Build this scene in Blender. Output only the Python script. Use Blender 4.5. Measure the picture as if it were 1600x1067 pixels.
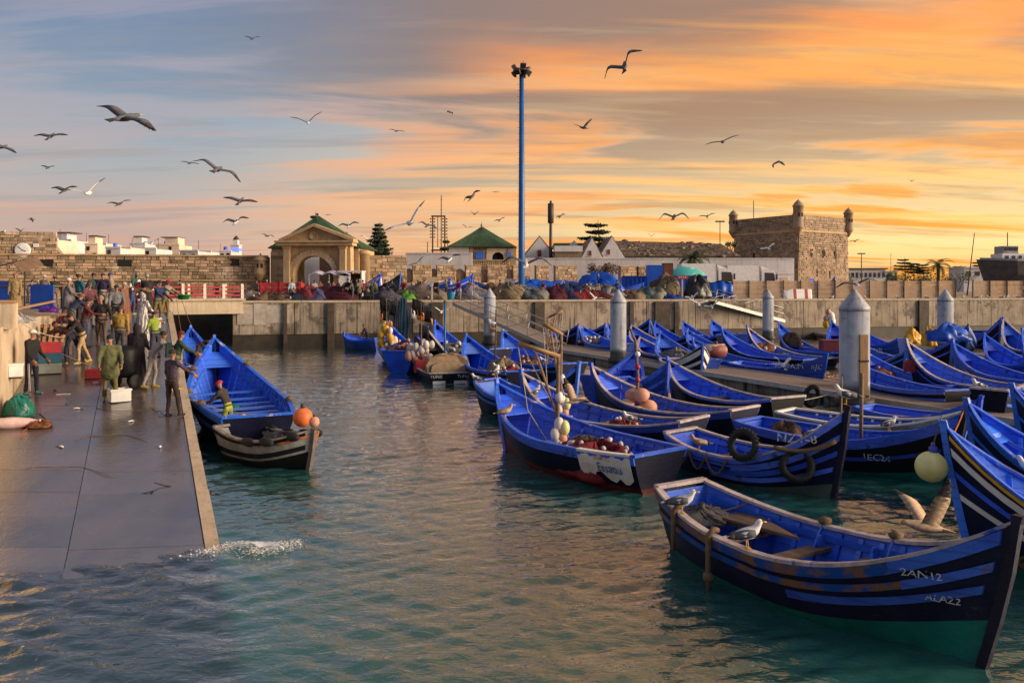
import bpy, math, random
import numpy as np
from mathutils import Vector, Matrix, Euler
for o in list(bpy.data.objects): bpy.data.objects.remove(o, do_unlink=True)
SC = bpy.context.scene
COL = SC.collection
R = math.radians
rnd = random.Random(7)
H, F, CX, CY = 4.4, 1250.0, 800.0, 450.0      # eye height over the water, focal length, horizon

# ---------------------------------------------------------------- camera
cd = bpy.data.cameras.new('camera'); cam = bpy.data.objects.new('camera', cd); COL.objects.link(cam)
cam.location = (0, 0, H); cam.rotation_euler = (R(90), 0, 0)
cd.sensor_width = 36; cd.lens = 36 * F / 1600; cd.shift_y = -83.5 / 1600
cd.clip_start = .1; cd.clip_end = 9000
SC.camera = cam
SC.view_settings.view_transform = 'Standard'; SC.view_settings.look = 'None'
SC.view_settings.gamma = 1; SC.view_settings.use_curve_mapping = False
SC.view_settings.exposure = 1.02
SC.cycles.use_denoising = True
SC.cycles.max_bounces = 6; SC.cycles.diffuse_bounces = 3; SC.cycles.glossy_bounces = 3
SC.cycles.transparent_max_bounces = 6; SC.cycles.caustics_reflective = False; SC.cycles.caustics_refractive = False

# ---------------------------------------------------------------- node helpers
class NT:
    def __init__(s, tree): s.t = tree; s.n = tree.nodes; s.l = tree.links
    def new(s, typ, **kw):
        n = s.n.new(typ)
        for k, v in kw.items(): setattr(n, k, v)
        return n
    def put(s, sock, v):
        if isinstance(v, bpy.types.NodeSocket): s.l.new(v, sock)
        elif isinstance(v, (tuple, list)) and sock.type == 'RGBA' and len(v) == 3: sock.default_value = (*v, 1)
        else: sock.default_value = v
    def math(s, op, a, b=0.0, c=0.0, clamp=False):
        n = s.new('ShaderNodeMath', operation=op, use_clamp=clamp)
        for k, v in enumerate((a, b, c)): s.put(n.inputs[k], v)
        return n.outputs[0]
    def mix(s, f, a, b, blend='MIX'):
        n = s.new('ShaderNodeMix', data_type='RGBA', blend_type=blend)
        s.put(n.inputs[0], f); s.put(n.inputs[6], a); s.put(n.inputs[7], b)
        return n.outputs[2]
    def ramp(s, f, stops, interp='LINEAR'):
        n = s.new('ShaderNodeValToRGB'); cr = n.color_ramp; cr.interpolation = interp
        while len(cr.elements) < len(stops): cr.elements.new(.5)
        for e, (p, c) in zip(cr.elements, stops):
            e.position = p; e.color = (*c, 1) if len(c) == 3 else c
        s.put(n.inputs[0], f); return n.outputs[0]
    def maprange(s, v, a, b, c=0.0, d=1.0, smooth=False):
        n = s.new('ShaderNodeMapRange', interpolation_type='SMOOTHSTEP' if smooth else 'LINEAR')
        for k, x in enumerate((v, a, b, c, d)): s.put(n.inputs[k], x)
        return n.outputs[0]
    def noise(s, vec, scale, detail=4, rough=.55, dist=0.0):
        n = s.new('ShaderNodeTexNoise'); s.put(n.inputs['Vector'], vec)
        n.inputs['Scale'].default_value = scale; n.inputs['Detail'].default_value = detail
        n.inputs['Roughness'].default_value = rough; n.inputs['Distortion'].default_value = dist
        return n.outputs[0]
    def mapping(s, vec, loc=(0, 0, 0), rot=(0, 0, 0), sc=(1, 1, 1)):
        n = s.new('ShaderNodeMapping'); s.put(n.inputs[0], vec)
        n.inputs[1].default_value = loc; n.inputs[2].default_value = rot; n.inputs[3].default_value = sc
        return n.outputs[0]

# ---------------------------------------------------------------- sky: dusk gradient, cloud streaks, Nishita air
SUN_AZ, SUN_EL = R(80), R(0.5)
w = bpy.data.worlds.new('World'); SC.world = w; w.use_nodes = True
T = NT(w.node_tree); T.n.clear()
tc = T.new('ShaderNodeTexCoord').outputs['Generated']
sep = T.new('ShaderNodeSeparateXYZ'); T.put(sep.inputs[0], tc)
sx, sy, sz = sep.outputs
hl = T.math('SQRT', T.math('ADD', T.math('MULTIPLY', sx, sx), T.math('ADD', T.math('MULTIPLY', sy, sy), 1e-5)))
ga = R(42)                                        # where the glow of the set sun stands
s_ = T.math('DIVIDE', T.math('ADD', T.math('MULTIPLY', sx, math.sin(ga)), T.math('MULTIPLY', sy, math.cos(ga))), hl)
g = T.maprange(s_, .36, 1.0, 0, 1, True)          # 0 away from the glow, 1 towards it
el = T.math('MAXIMUM', sz, 0.0)
left = T.ramp(el, [(0, (.80, .50, .42)), (.07, (.68, .50, .47)), (.13, (.48, .49, .54)), (.2, (.32, .44, .60)), (.32, (.15, .29, .54)), (.7, (.27, .38, .56))])  # topmost stop lies out of view, brightened as added fill light
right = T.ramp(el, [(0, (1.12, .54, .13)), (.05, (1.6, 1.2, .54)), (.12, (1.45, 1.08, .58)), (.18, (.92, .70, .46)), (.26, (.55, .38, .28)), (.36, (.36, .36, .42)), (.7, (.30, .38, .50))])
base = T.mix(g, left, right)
den = T.math('ADD', el, .11)
pc = T.new('ShaderNodeCombineXYZ')
T.put(pc.inputs[0], T.math('DIVIDE', sx, den)); T.put(pc.inputs[1], T.math('DIVIDE', sy, den)); T.put(pc.inputs[2], 3.7)
pv = pc.outputs[0]
SKO = (6.1807, 19.4749, 16.009, 3.8687)
m1 = T.mapping(pv, (SKO[0], SKO[1], 0), (0, 0, R(-17)), (.34, 1.0, 1))
n1 = T.noise(m1, 1.0, 7, .56, .5)
m2 = T.mapping(pv, (SKO[2], SKO[3], 2), (0, 0, R(-13)), (.26, 1.5, 1))
n2 = T.noise(m2, 1.45, 6, .55, .35)
m3 = T.mapping(pv, (2.1, 9.3, 5), (0, 0, R(-20)), (.5, 2.6, 1))
n3 = T.noise(m3, 1.6, 5, .6, .3)
dark = T.maprange(n1, .44, .53, 0, 1, True)       # grey cloud bank
dark = T.math('MULTIPLY', dark, T.maprange(el, .04, .22, .18, 1))
dark = T.math('MULTIPLY', dark, T.maprange(g, .0, .5, .30, .92))
dcol = T.mix(g, (.20, .21, .27), (.46, .225, .115))
c1 = T.mix(dark, base, dcol)
rim = T.math('MULTIPLY', T.maprange(n1, .36, .42, 0, 1, True), T.maprange(n1, .45, .52, 1, 0, True))   # glowing edges of the bank
rim = T.math('MULTIPLY', rim, T.maprange(g, .1, .6, .25, 1))
c1 = T.mix(rim, c1, T.mix(g, (.80, .46, .38), (1.30, .46, .05)))
e2 = T.math('ADD', sz, T.math('ADD', T.math('MULTIPLY', T.math('SUBTRACT', n1, .5), .17), T.math('MULTIPLY', T.math('SUBTRACT', n2, .5), .12)))
def bump_at(c, w_): return T.maprange(T.math('ABSOLUTE', T.math('SUBTRACT', e2, c)), 0, w_, 1, 0, True)
wg = T.maprange(g, .42, .86, 0, 1, True)
c1 = T.mix(T.math('MULTIPLY', T.math('MULTIPLY', bump_at(.225, .055), wg), .8), c1, (.50, .255, .13))     # brown bank
c1 = T.mix(T.math('MULTIPLY', T.math('MULTIPLY', bump_at(.285, .042), wg), .95), c1, (1.55, .46, .04))   # burning break above it
lit = T.maprange(n2, .51, .63, 0, 1, True)        # streaks lit from below
lit = T.math('MULTIPLY', lit, T.maprange(g, .0, .55, .55, .95))
lit = T.math('MULTIPLY', lit, T.math('MULTIPLY', T.maprange(el, .02, .15, .5, 1), T.maprange(el, .14, .27, 1, T.maprange(g, .35, .8, .05, 1))))
lcol = T.mix(g, (.95, .45, .32), T.mix(T.maprange(el, .05, .22), (1.55, .95, .34), (1.30, .52, .07)))
c2 = T.mix(lit, c1, lcol)
fine = T.math('MULTIPLY', T.maprange(n3, .48, .68, 0, 1, True), T.maprange(g, .1, .8, .10, .30))
c3 = T.mix(fine, c2, T.mix(g, (.70, .58, .58), (1.05, .74, .36)))
n5 = T.noise(T.mapping(pv, (4.7, 1.3, 8), (0, 0, R(-11)), (.42, 2.0, 1)), 1.7, 7, .62, .4)
c3 = T.mix(T.math('MULTIPLY', T.maprange(n5, .50, .66, 0, 1, True), T.maprange(g, 0, .7, .35, .55)), c3, T.mix(g, (.30, .31, .37), (.60, .31, .14)))   # torn mauve scraps
below = T.maprange(sz, -.06, 0.0, 0, 1)
c4 = T.mix(below, (.10, .10, .10), c3)
ns = T.new('ShaderNodeTexSky', sky_type='NISHITA', sun_disc=False)
ns.sun_elevation = SUN_EL; ns.sun_rotation = SUN_AZ; ns.altitude = 5; ns.air_density = 1.0; ns.dust_density = 1.0
b1 = T.new('ShaderNodeBackground'); T.put(b1.inputs[0], ns.outputs[0]); b1.inputs[1].default_value = .05
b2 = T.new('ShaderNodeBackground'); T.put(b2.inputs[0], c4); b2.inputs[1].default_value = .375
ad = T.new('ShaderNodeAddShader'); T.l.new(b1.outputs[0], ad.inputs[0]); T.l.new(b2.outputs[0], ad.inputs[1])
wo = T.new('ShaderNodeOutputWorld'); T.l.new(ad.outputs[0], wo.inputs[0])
w.cycles.sampling_method = 'MANUAL'; w.cycles.sample_map_resolution = 1024

sl = bpy.data.lights.new('sun', 'SUN'); so = bpy.data.objects.new('sun', sl); COL.objects.link(so)
sl.energy = 3.9; sl.angle = R(38); sl.color = (1, .79, .56)
sd = Vector((math.sin(R(100)) * math.cos(R(11)), math.cos(R(100)) * math.cos(R(11)), math.sin(R(11))))
so.rotation_euler = sd.to_track_quat('Z', 'Y').to_euler()

# ---------------------------------------------------------------- materials
MATS = {}
def M(name, c1, c2=None, scale=4.0, rough=.65, bump=0.0, bscale=30.0, isl=0.0, metal=0.0, spec=.4, c3=None, s3=1.0, k3=.55, rvar=0.0, stretch=(1, 1, 1), sharp=.12, streak=0.0, seams=0.0, orand=0.0):
    m = bpy.data.materials.new(name); m.use_nodes = True; t = NT(m.node_tree)
    b = t.n['Principled BSDF']; tc = t.new('ShaderNodeTexCoord').outputs['Object']
    v = t.mapping(tc, sc=stretch)
    col = c1
    if c2 is not None:
        n = t.noise(v, scale, 6, .62); f = t.maprange(n, .5 - sharp, .5 + sharp, 0, 1)
        col = t.mix(f, c1, c2)
        if rvar: t.put(b.inputs['Roughness'], t.maprange(n, .3, .7, max(.03, rough - rvar), min(1, rough + rvar)))
    if c3 is not None:
        n3_ = t.noise(v, s3, 7, .7); col = t.mix(t.maprange(n3_, k3, k3 + .07, 0, 1), col, c3)
    if streak:
        vs = t.mapping(tc, sc=(3.0, 3.0, .18)); ns_ = t.noise(vs, 2.2, 5, .6)
        col = t.mix(t.math('MULTIPLY', t.maprange(ns_, .5, .72, 0, 1), streak), col, (.05, .04, .03))
    if isl:
        ge = t.new('ShaderNodeNewGeometry').outputs['Random Per Island']
        hs = t.new('ShaderNodeHueSaturation')
        t.put(hs.inputs['Value'], t.maprange(ge, 0, 1, 1 - isl, 1 + isl)); t.put(hs.inputs['Color'], col)
        t.put(hs.inputs['Hue'], t.maprange(ge, 0, 1, .5 + .015 * isl, .5 - .02 * isl)); col = hs.outputs[0]
    if orand:
        oi = t.new('ShaderNodeObjectInfo').outputs['Random']; hs = t.new('ShaderNodeHueSaturation'); t.put(hs.inputs['Color'], col)
        t.put(hs.inputs['Value'], t.maprange(oi, 0, 1, 1 - orand, 1 + orand)); t.put(hs.inputs['Saturation'], t.maprange(t.math('FRACT', t.math('MULTIPLY', oi, 7.3)), 0, 1, 1, 1 - orand * .6)); col = hs.outputs[0]
    wv = None
    if seams:
        w_ = t.new('ShaderNodeTexWave', wave_type='BANDS', bands_direction='Z'); t.put(w_.inputs[0], tc); w_.inputs['Scale'].default_value = .314 / seams; w_.inputs['Distortion'].default_value = .25
        wv = t.maprange(w_.outputs[0], .0, .10, 0, 1); col = t.mix(t.maprange(wv, 0, 1, .32, 0), col, (.006, .006, .01))
    t.put(b.inputs['Base Color'], col)
    if not rvar or c2 is None: b.inputs['Roughness'].default_value = rough
    b.inputs['Metallic'].default_value = metal; b.inputs['Specular IOR Level'].default_value = spec
    if bump:
        bn = t.noise(v, bscale, 5, .6); bp = t.new('ShaderNodeBump'); bp.inputs['Strength'].default_value = bump
        bp.inputs['Distance'].default_value = .03; t.put(bp.inputs['Height'], bn); t.put(b.inputs['Normal'], bp.outputs[0])
    MATS[name] = m; return m

BLUE = M('blue_paint', (.002, .062, .66), (.004, .105, .80), 1.6, .5, .25, 22, c3=(.03, .05, .16), s3=3.4, k3=.585, spec=.3, seams=.17, orand=.22)
BLUE2 = M('worn_blue_paint', (.010, .12, .64), (.004, .065, .54), 2.2, .5, .35, 18, c3=(.16, .085, .05), s3=3.2, k3=.60, seams=.17, orand=.22)
BLUE3 = M('pale_blue_paint', (.012, .17, .76), (.01, .12, .70), 2.0, .45, .25, 20, c3=(.30, .27, .26), s3=4, k3=.64, seams=.17, orand=.22)
BLUE4 = M('deep_blue_paint', (.003, .035, .34), (.004, .05, .42), 1.7, .4, .25, 22, c3=(.01, .02, .07), s3=2.4, k3=.57, seams=.17, orand=.22)
WORN = M('worn_strake', (.20, .105, .055), (.008, .075, .36), 3.4, .55, .4, 20, sharp=.05)
NAVY = M('navy_hull', (.002, .003, .020), (.004, .006, .034), 2.0, .5, .3, 16, spec=.22, c3=(.03, .03, .05), s3=5, k3=.62, seams=.19, orand=.3)
BLACKH = M('black_hull', (.004, .004, .006), (.009, .008, .011), 2.0, .5, .3, 16, spec=.22, seams=.19, orand=.3)
GREEN = M('green_bottom', (.006, .16, .125), (.004, .10, .085), 2.5, .5, .3, 14)
REDB = M('red_bottom', (.13, .012, .010), (.07, .008, .008), 2.5, .5, .3, 14)
CAPP = M('pale_rail', (.52, .44, .42), (.30, .26, .28), 4, .5, .3, 25, c3=(.012, .08, .40), s3=2.2, k3=.58)
CAPB = M('blue_rail', (.012, .13, .70), (.006, .085, .60), 3, .42, .3, 25, c3=(.45, .40, .38), s3=2.4, k3=.58)
WOOD = M('weathered_wood', (.20, .13, .085), (.11, .07, .045), 3, .7, .5, 30, stretch=(.4, 4, 4))
WOODL = M('bare_plank', (.36, .20, .085), (.24, .13, .06), 3, .65, .4, 30, stretch=(.4, 4, 4))
GREY = M('grey_paint', (.30, .33, .36), (.20, .19, .18), 3, .55, .4, 18, c3=(.16, .10, .06), s3=4, k3=.6)
WHITE = M('white_paint', (.78, .77, .76), (.66, .63, .6), 3, .55, .2, 20, c3=(.35, .3, .26), s3=3, k3=.66)
LETTER = M('white_lettering', (.78, .77, .74), (.55, .55, .58), 14, .6, c3=(.012, .012, .035), s3=9, k3=.53)
LBLUE = M('blue_lettering', (.006, .07, .42), None, rough=.6)
LRED = M('red_lettering', (.5, .03, .03), None, rough=.6)
YELLOW = M('yellow_paint', (.75, .42, .03), (.6, .3, .02), 4, .5)
ROPE = M('rope_fibre', (.20, .13, .07), (.13, .085, .05), 20, .9, .6, 80)
ROPEO = M('orange_rope', (.42, .13, .03), (.26, .07, .02), 20, .9, .6, 80)
ROPEL = M('pale_rope', (.50, .44, .36), (.34, .28, .22), 20, .9, .6, 80)
TYRE = M('tyre_rubber', (.012, .012, .013), (.02, .02, .02), 8, .8, .3, 40)
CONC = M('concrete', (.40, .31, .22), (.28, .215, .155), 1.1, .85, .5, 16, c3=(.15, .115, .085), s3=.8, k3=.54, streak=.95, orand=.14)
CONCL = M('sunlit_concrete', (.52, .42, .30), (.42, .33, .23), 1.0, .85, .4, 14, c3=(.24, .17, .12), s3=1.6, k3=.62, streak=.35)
ALGAE = M('tide_stained_concrete', (.035, .026, .018), (.06, .045, .028), 1.0, .6, .5, 12)
PILE = M('galvanised_pile', (.38, .395, .43), (.29, .305, .34), 2.2, .5, .2, 30, c3=(.22, .22, .24), s3=3.5, k3=.60, streak=.6)
GROUND = M('quay_surface', (.30, .23, .16), (.22, .17, .12), .6, .9, .5, 6)
STONE = M('old_masonry', (.46, .33, .20), (.34, .23, .14), 1.2, .9, 1.0, 9, isl=.5, c3=(.56, .44, .30), s3=.35, k3=.56)
STONED = M('tower_masonry', (.36, .255, .165), (.27, .19, .125), .7, .9, .8, 7, isl=.30, c3=(.17, .115, .08), s3=.5, k3=.60, streak=.55)
STUCCO = M('ochre_stucco', (.50, .35, .19), (.38, .255, .14), .9, .9, .5, 10, c3=(.26, .18, .11), s3=1.5, k3=.62, streak=.35)
LIME = M('limewash', (.66, .62, .61), (.56, .52, .51), .5, .85, .3, 8, c3=(.50, .45, .42), s3=.7, k3=.66, streak=.3)
ROOFG = M('green_roof_tile', (.035, .085, .035), (.06, .11, .05), .8, .6, .3, 20, isl=.25)
ROOFM = M('mossy_roof_tile', (.22, .155, .115), (.13, .095, .07), .7, .9, .5, 6, c3=(.42, .36, .29), s3=1.6, k3=.57, isl=.25)
DARK = M('dark_recess', (.015, .012, .010), None, rough=.9)
GLASS = M('window_glass', (.02, .025, .03), None, rough=.08, spec=.8)
STEEL = M('galvanised_steel', (.48, .45, .42), (.36, .34, .32), 5, .45, metal=.4)
DECK = M('pontoon_deck', (.24, .19, .16), (.19, .15, .125), 1.2, .75, .3, 30, stretch=(.5, 3, 1))
MASTB = M('blue_mast_paint', (.015, .10, .30), (.012, .075, .24), 1.2, .45)
IRON = M('dark_iron', (.035, .03, .028), (.06, .04, .03), 4, .6)
TARP = M('blue_tarpaulin', (.006, .09, .50), (.004, .06, .38), 1.0, .4, .5, 4)
REDP = M('red_paint', (.42, .03, .035), (.28, .02, .025), 2, .55, .2, 20)
LEAF = M('leaf', (.035, .06, .018), (.06, .085, .025), 2, .6, isl=.5)
PINE = M('pine_needles', (.018, .035, .014), (.03, .05, .02), 2, .7, isl=.4)
TRUNK = M('bark', (.10, .07, .045), (.06, .04, .03), 6, .9, .6, 20)
BUOYY = M('pale_yellow_buoy', (.72, .70, .30), (.62, .56, .2), 2, .35, spec=.5)
BUOYO = M('orange_buoy', (.80, .20, .05), (.62, .13, .04), 3, .5)
FLOATW = M('white_float', (.72, .66, .60), (.52, .45, .40), 6, .6, isl=.15)
FLOATP = M('faded_float', (.62, .32, .20), (.5, .22, .14), 6, .6, isl=.3)
GULLW = M('white_feather', (.74, .72, .70), (.62, .60, .58), 12, .8)
GULLG = M('grey_feather', (.11, .112, .125), (.08, .082, .095), 10, .8)  # darkened: backlit silhouette shade of flying gulls put into the grey
GULLD = M('dark_feather', (.045, .04, .04), (.03, .026, .026), 10, .8)
GULLB = M('brown_feather', (.34, .21, .11), (.46, .36, .26), 16, .8, stretch=(1, 5, 1))
BILL = M('yellow_bill', (.7, .4, .05), None, rough=.5)
SKIN = M('skin', (.30, .15, .09), (.26, .125, .075), 9, .55)
HAIR = M('black_hair', (.012, .010, .009), None, rough=.7)
EYE = M('eye', (.01, .01, .01), None, rough=.2)
CLOTH = {}
def cloth(r, g_, b, name=None):
    k = (r, g_, b)
    if k not in CLOTH: CLOTH[k] = M('cloth_%d' % len(CLOTH), k, tuple(x * .72 for x in k), 7, .88, .5, 14)
    return CLOTH[k]
NETC = {}
def netm(r, g_, b):
    k = (r, g_, b)
    if k not in NETC: NETC[k] = M('net_%d' % len(NETC), k, tuple(x * .4 for x in k), 9, .92, 1.0, 26, sharp=.2)
    return NETC[k]
# ---------------------------------------------------------------- mesh helpers
def W(px, py, D): return Vector(((px - CX) * D / F, D, H - (py - CY) * D / F))
def DZ(py, z): return (H - z) * F / (py - CY)
def WZ(px, py, z): return W(px, py, DZ(py, z))
class MB:
    def __init__(s): s.v = []; s.f = []; s.m = []; s.sm = []
    def add(s, v, f, mi=0, smooth=False):
        b = len(s.v); s.v += [tuple(p) for p in v]; s.f += [tuple(b + i for i in q) for q in f]
        s.m += [mi] * len(f); s.sm += [smooth] * len(f); return s
    def box(s, c, d, rz=0.0, mi=0, mat=None, taper=1.0):
        x, y, z = d[0] / 2, d[1] / 2, d[2] / 2; v = []
        for k in (-1, 1):
            tp = taper if k > 0 else 1
            for i, j in ((-1, -1), (1, -1), (1, 1), (-1, 1)): v.append(Vector((i * x * tp, j * y * tp, k * z)))
        Q = (mat or Matrix.Rotation(rz, 3, 'Z')); c = Vector(c)
        return s.add([Q @ p + c for p in v], [(3, 2, 1, 0), (4, 5, 6, 7), (0, 1, 5, 4), (1, 2, 6, 5), (2, 3, 7, 6), (3, 0, 4, 7)], mi)
    def hexa(s, p, mi=0):            # 4 bottom, 4 top points
        return s.add(p, [(3, 2, 1, 0), (4, 5, 6, 7), (0, 1, 5, 4), (1, 2, 6, 5), (2, 3, 7, 6), (3, 0, 4, 7)], mi)
    def loft(s, rings, mi=0, closed=True, caps=True, smooth=True):
        n = len(rings[0]); v = [p for r in rings for p in r]; f = []
        for a in range(len(rings) - 1):
            for i in range(n if closed else n - 1):
                j = (i + 1) % n; f.append((a * n + i, a * n + j, (a + 1) * n + j, (a + 1) * n + i))
        b = len(s.v); s.add(v, f, mi, smooth)
        if caps and closed:
            s.f += [tuple(b + i for i in reversed(range(n))), tuple(b + (len(rings) - 1) * n + i for i in range(n))]
            s.m += [mi] * 2; s.sm += [False] * 2
        return s
    def tube(s, pts, r, n=6, mi=0, smooth=True):
        pts = [Vector(p) for p in pts]; rings = []
        rr = r if isinstance(r, (list, tuple)) else [r] * len(pts)
        ref = None
        for i, p in enumerate(pts):
            d = (pts[min(i + 1, len(pts) - 1)] - pts[max(i - 1, 0)])
            d = d.normalized() if d.length > 1e-9 else Vector((0, 0, 1))
            if ref is None: ref = d.orthogonal().normalized()
            u = (ref - d * ref.dot(d)); u = u.normalized() if u.length > 1e-6 else d.orthogonal().normalized()
            ref = u; v = d.cross(u)
            rings.append([p + (u * math.cos(2 * math.pi * k / n) + v * math.sin(2 * math.pi * k / n)) * rr[i] for k in range(n)])
        return s.loft(rings, mi, smooth=smooth)
    def sweep(s, pts, wv, hv, mi=0):  # box section: wv / hv are vectors or functions of i
        rings = []
        for i, p in enumerate(pts):
            a = (wv(i) if callable(wv) else wv); b = (hv(i) if callable(hv) else hv); p = Vector(p)
            rings.append([p - a - b, p + a - b, p + a + b, p - a + b])
        return s.loft(rings, mi, smooth=False)
    def lathe(s, prof, n=12, c=(0, 0, 0), mi=0, smooth=True):
        c = Vector(c)
        return s.loft([[c + Vector((r * math.cos(2 * math.pi * k / n), r * math.sin(2 * math.pi * k / n), z)) for k in range(n)] for r, z in prof], mi, smooth=smooth)
    def ball(s, c, r, n=8, m=6, mi=0, mat=None, jit=0.0, rg=None):
        c = Vector(c); r = Vector(r if hasattr(r, '__len__') else (r, r, r)); rings = []
        for a in range(m + 1):
            th = math.pi * (.02 + .96 * a / m); ring = []
            for k in range(n):
                q = 2 * math.pi * k / n; jj = 1 + (rg.uniform(-jit, jit) if rg else 0)
                p = Vector((math.sin(th) * math.cos(q) * r.x, math.sin(th) * math.sin(q) * r.y, -math.cos(th) * r.z)) * jj
                ring.append((mat @ p if mat else p) + c)
            rings.append(ring)
        return s.loft(rings, mi)
    def build(s, name, mats, parent=None, loc=None, rz=None):
        me = bpy.data.meshes.new(name); me.from_pydata(s.v, [], s.f)
        for m in (mats if isinstance(mats, (list, tuple)) else [mats]): me.materials.append(m)
        me.polygons.foreach_set('material_index', s.m); me.polygons.foreach_set('use_smooth', s.sm); me.update()
        o = bpy.data.objects.new(name, me); COL.objects.link(o)
        if parent is not None: o.parent = parent
        if loc is not None: o.location = loc
        if rz is not None: o.rotation_euler = (0, 0, rz)
        return o
def tag(o, label, cat, group=None, kind=None):
    o['label'] = label; o['category'] = cat
    if group: o['group'] = group
    if kind: o['kind'] = kind
    return o
def thing(name, label, cat, loc=(0, 0, 0), rz=0.0, group=None):
    o = bpy.data.objects.new(name, None); COL.objects.link(o); o.location = loc; o.rotation_euler = (0, 0, rz)
    o.empty_display_size = .2
    return tag(o, label, cat, group)
def stuff(o): o['kind'] = 'stuff'; return o
def struct(o): o['kind'] = 'structure'; return o
def box_part(name, c, d, m, parent, rz=0.0, mat=None): return MB().box(c, d, rz, 0, mat).build(name, m, parent)
def inst(src, parent=None, loc=None, rot=None, sc=None, name=None):
    o = src.copy(); COL.objects.link(o); o.parent = parent
    if name: o.name = name
    if loc is not None: o.location = loc
    if rot is not None: o.rotation_euler = rot
    if sc is not None: o.scale = sc if hasattr(sc, '__len__') else (sc, sc, sc)
    return o
_tx = {}
def text_tris(s, size):
    if s not in _tx:
        c = bpy.data.curves.new('t', 'FONT'); c.body = s; c.size = 1; c.resolution_u = 2
        o = bpy.data.objects.new('t', c); COL.objects.link(o)
        dg = bpy.context.evaluated_depsgraph_get(); me = o.evaluated_get(dg).to_mesh()
        _tx[s] = ([tuple(v.co) for v in me.vertices], [tuple(p.vertices) for p in me.polygons])
        o.evaluated_get(dg).to_mesh_clear(); bpy.data.objects.remove(o); bpy.data.curves.remove(c)
    v, f = _tx[s]; xs = [p[0] for p in v]; cx = (min(xs) + max(xs)) / 2
    wb = lambda x, y: (x + .035 * math.sin(y * 5 + x * 2.3) + .02 * math.sin(x * 9), y * (1 + .06 * math.sin(x * 3.1 + 1)) + .03 * math.sin(x * 4.7))
    return [tuple(c * size for c in wb(p[0] - cx, p[1])) for p in v], f
def flat_text(s, size, m, parent, origin, xdir, ydir, off):
    v, f = text_tris(s, size); o = Vector(origin) + Vector(off); xd, yd = Vector(xdir), Vector(ydir)
    return MB().add([o + xd * a + yd * b for a, b in v], f).build('lettering', m, parent)
def catenary(a, b, sag, n=10):
    a, b = Vector(a), Vector(b)
    return [a.lerp(b, i / n) - Vector((0, 0, sag * 4 * (i / n) * (1 - i / n))) for i in range(n + 1)]
def rope(a, b, sag, r, m, label, n=10, group=None, name='mooring_rope'):
    o = MB().tube(catenary(a, b, sag, n), r, 5).build(name, m); return tag(o, label, 'rope', group)

def stone_wall(name, parent, A, B, z0, z1, sw, sh, depth, m, seed=1, skip=None, ztop=None):
    """courses of single uneven blocks on the face A-B (face normal to the right of A->B)"""
    rg = random.Random(seed); A = Vector((A[0], A[1], 0)); B = Vector((B[0], B[1], 0)); d = (B - A); L = d.length; d.normalize()
    nrm = Vector((d.y, -d.x, 0)); mb = MB(); z = z0; k = 0
    while z < z1 - .05:
        h = min(sh * rg.uniform(.75, 1.25), z1 - z)
        if z1 - (z + h) < sh * .4: h = z1 - z
        x = -rg.uniform(0, sw)
        while x < L:
            ww = sw * rg.uniform(.4, 1.7); xa, xb = max(x, 0), min(x + ww, L)
            if xb - xa > .06:
                g_ = .011; pr = depth * rg.uniform(.2, 1.15); xm, zm = (xa + xb) / 2, z + h / 2
                top = ztop(xm) if ztop else 1e9
                if (skip is None or not skip(xm, zm)) and z + h <= top + .02:
                    P = []
                    for off in (-.05, pr):
                        ii = g_ if off < 0 else g_ + .02
                        for (xx, zz) in ((xa + ii, z + ii), (xb - ii, z + ii), (xb - ii, z + h - ii), (xa + ii, z + h - ii)):
                            j = rg.uniform(-.026, .026) if off > 0 else 0
                            P.append(A + d * (xx + j) + nrm * off + Vector((0, 0, zz + j)))
                    mb.add(P, [(4, 5, 6, 7), (0, 1, 5, 4), (1, 2, 6, 5), (2, 3, 7, 6), (3, 0, 4, 7)])
            x += ww
        z += h
    o = mb.build(name, m, parent); return stuff(o)
# ---------------------------------------------------------------- slipway geometry (world metres)
QZ = 3.3
SU = Vector((-.418, .908, 0)); SN = Vector((-.908, -.418, 0)); SE0 = Vector((-5.06, 13.75, 0)); SG = .133; SW = 4.4
def slip(s, c, dz=0.0):                       # s metres up the ramp from the waterline, c metres in from the water edge
    p = SE0 + SU * s + SN * c; return Vector((p.x, p.y, min(QZ, SG * s if s > 0 else SG * .42 * s) + dz))
def slip_px(px, py):                          # the point of the ramp (or of the landing) seen at a pixel
    d = Vector(((px - CX) / F, 1, -(py - CY) / F)); e = Vector((0, 0, H))
    # plane z = SG*((p-SE0).SU)
    n = Vector((-SG * SU.x, -SG * SU.y, 1)); k = -SG * SE0.dot(SU)
    t = -(n.dot(e) - k) / n.dot(d); p = e + d * t
    if p.z > QZ: t = (QZ - H) / d.z; p = e + d * t
    return p
STOP = QZ / SG
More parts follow.
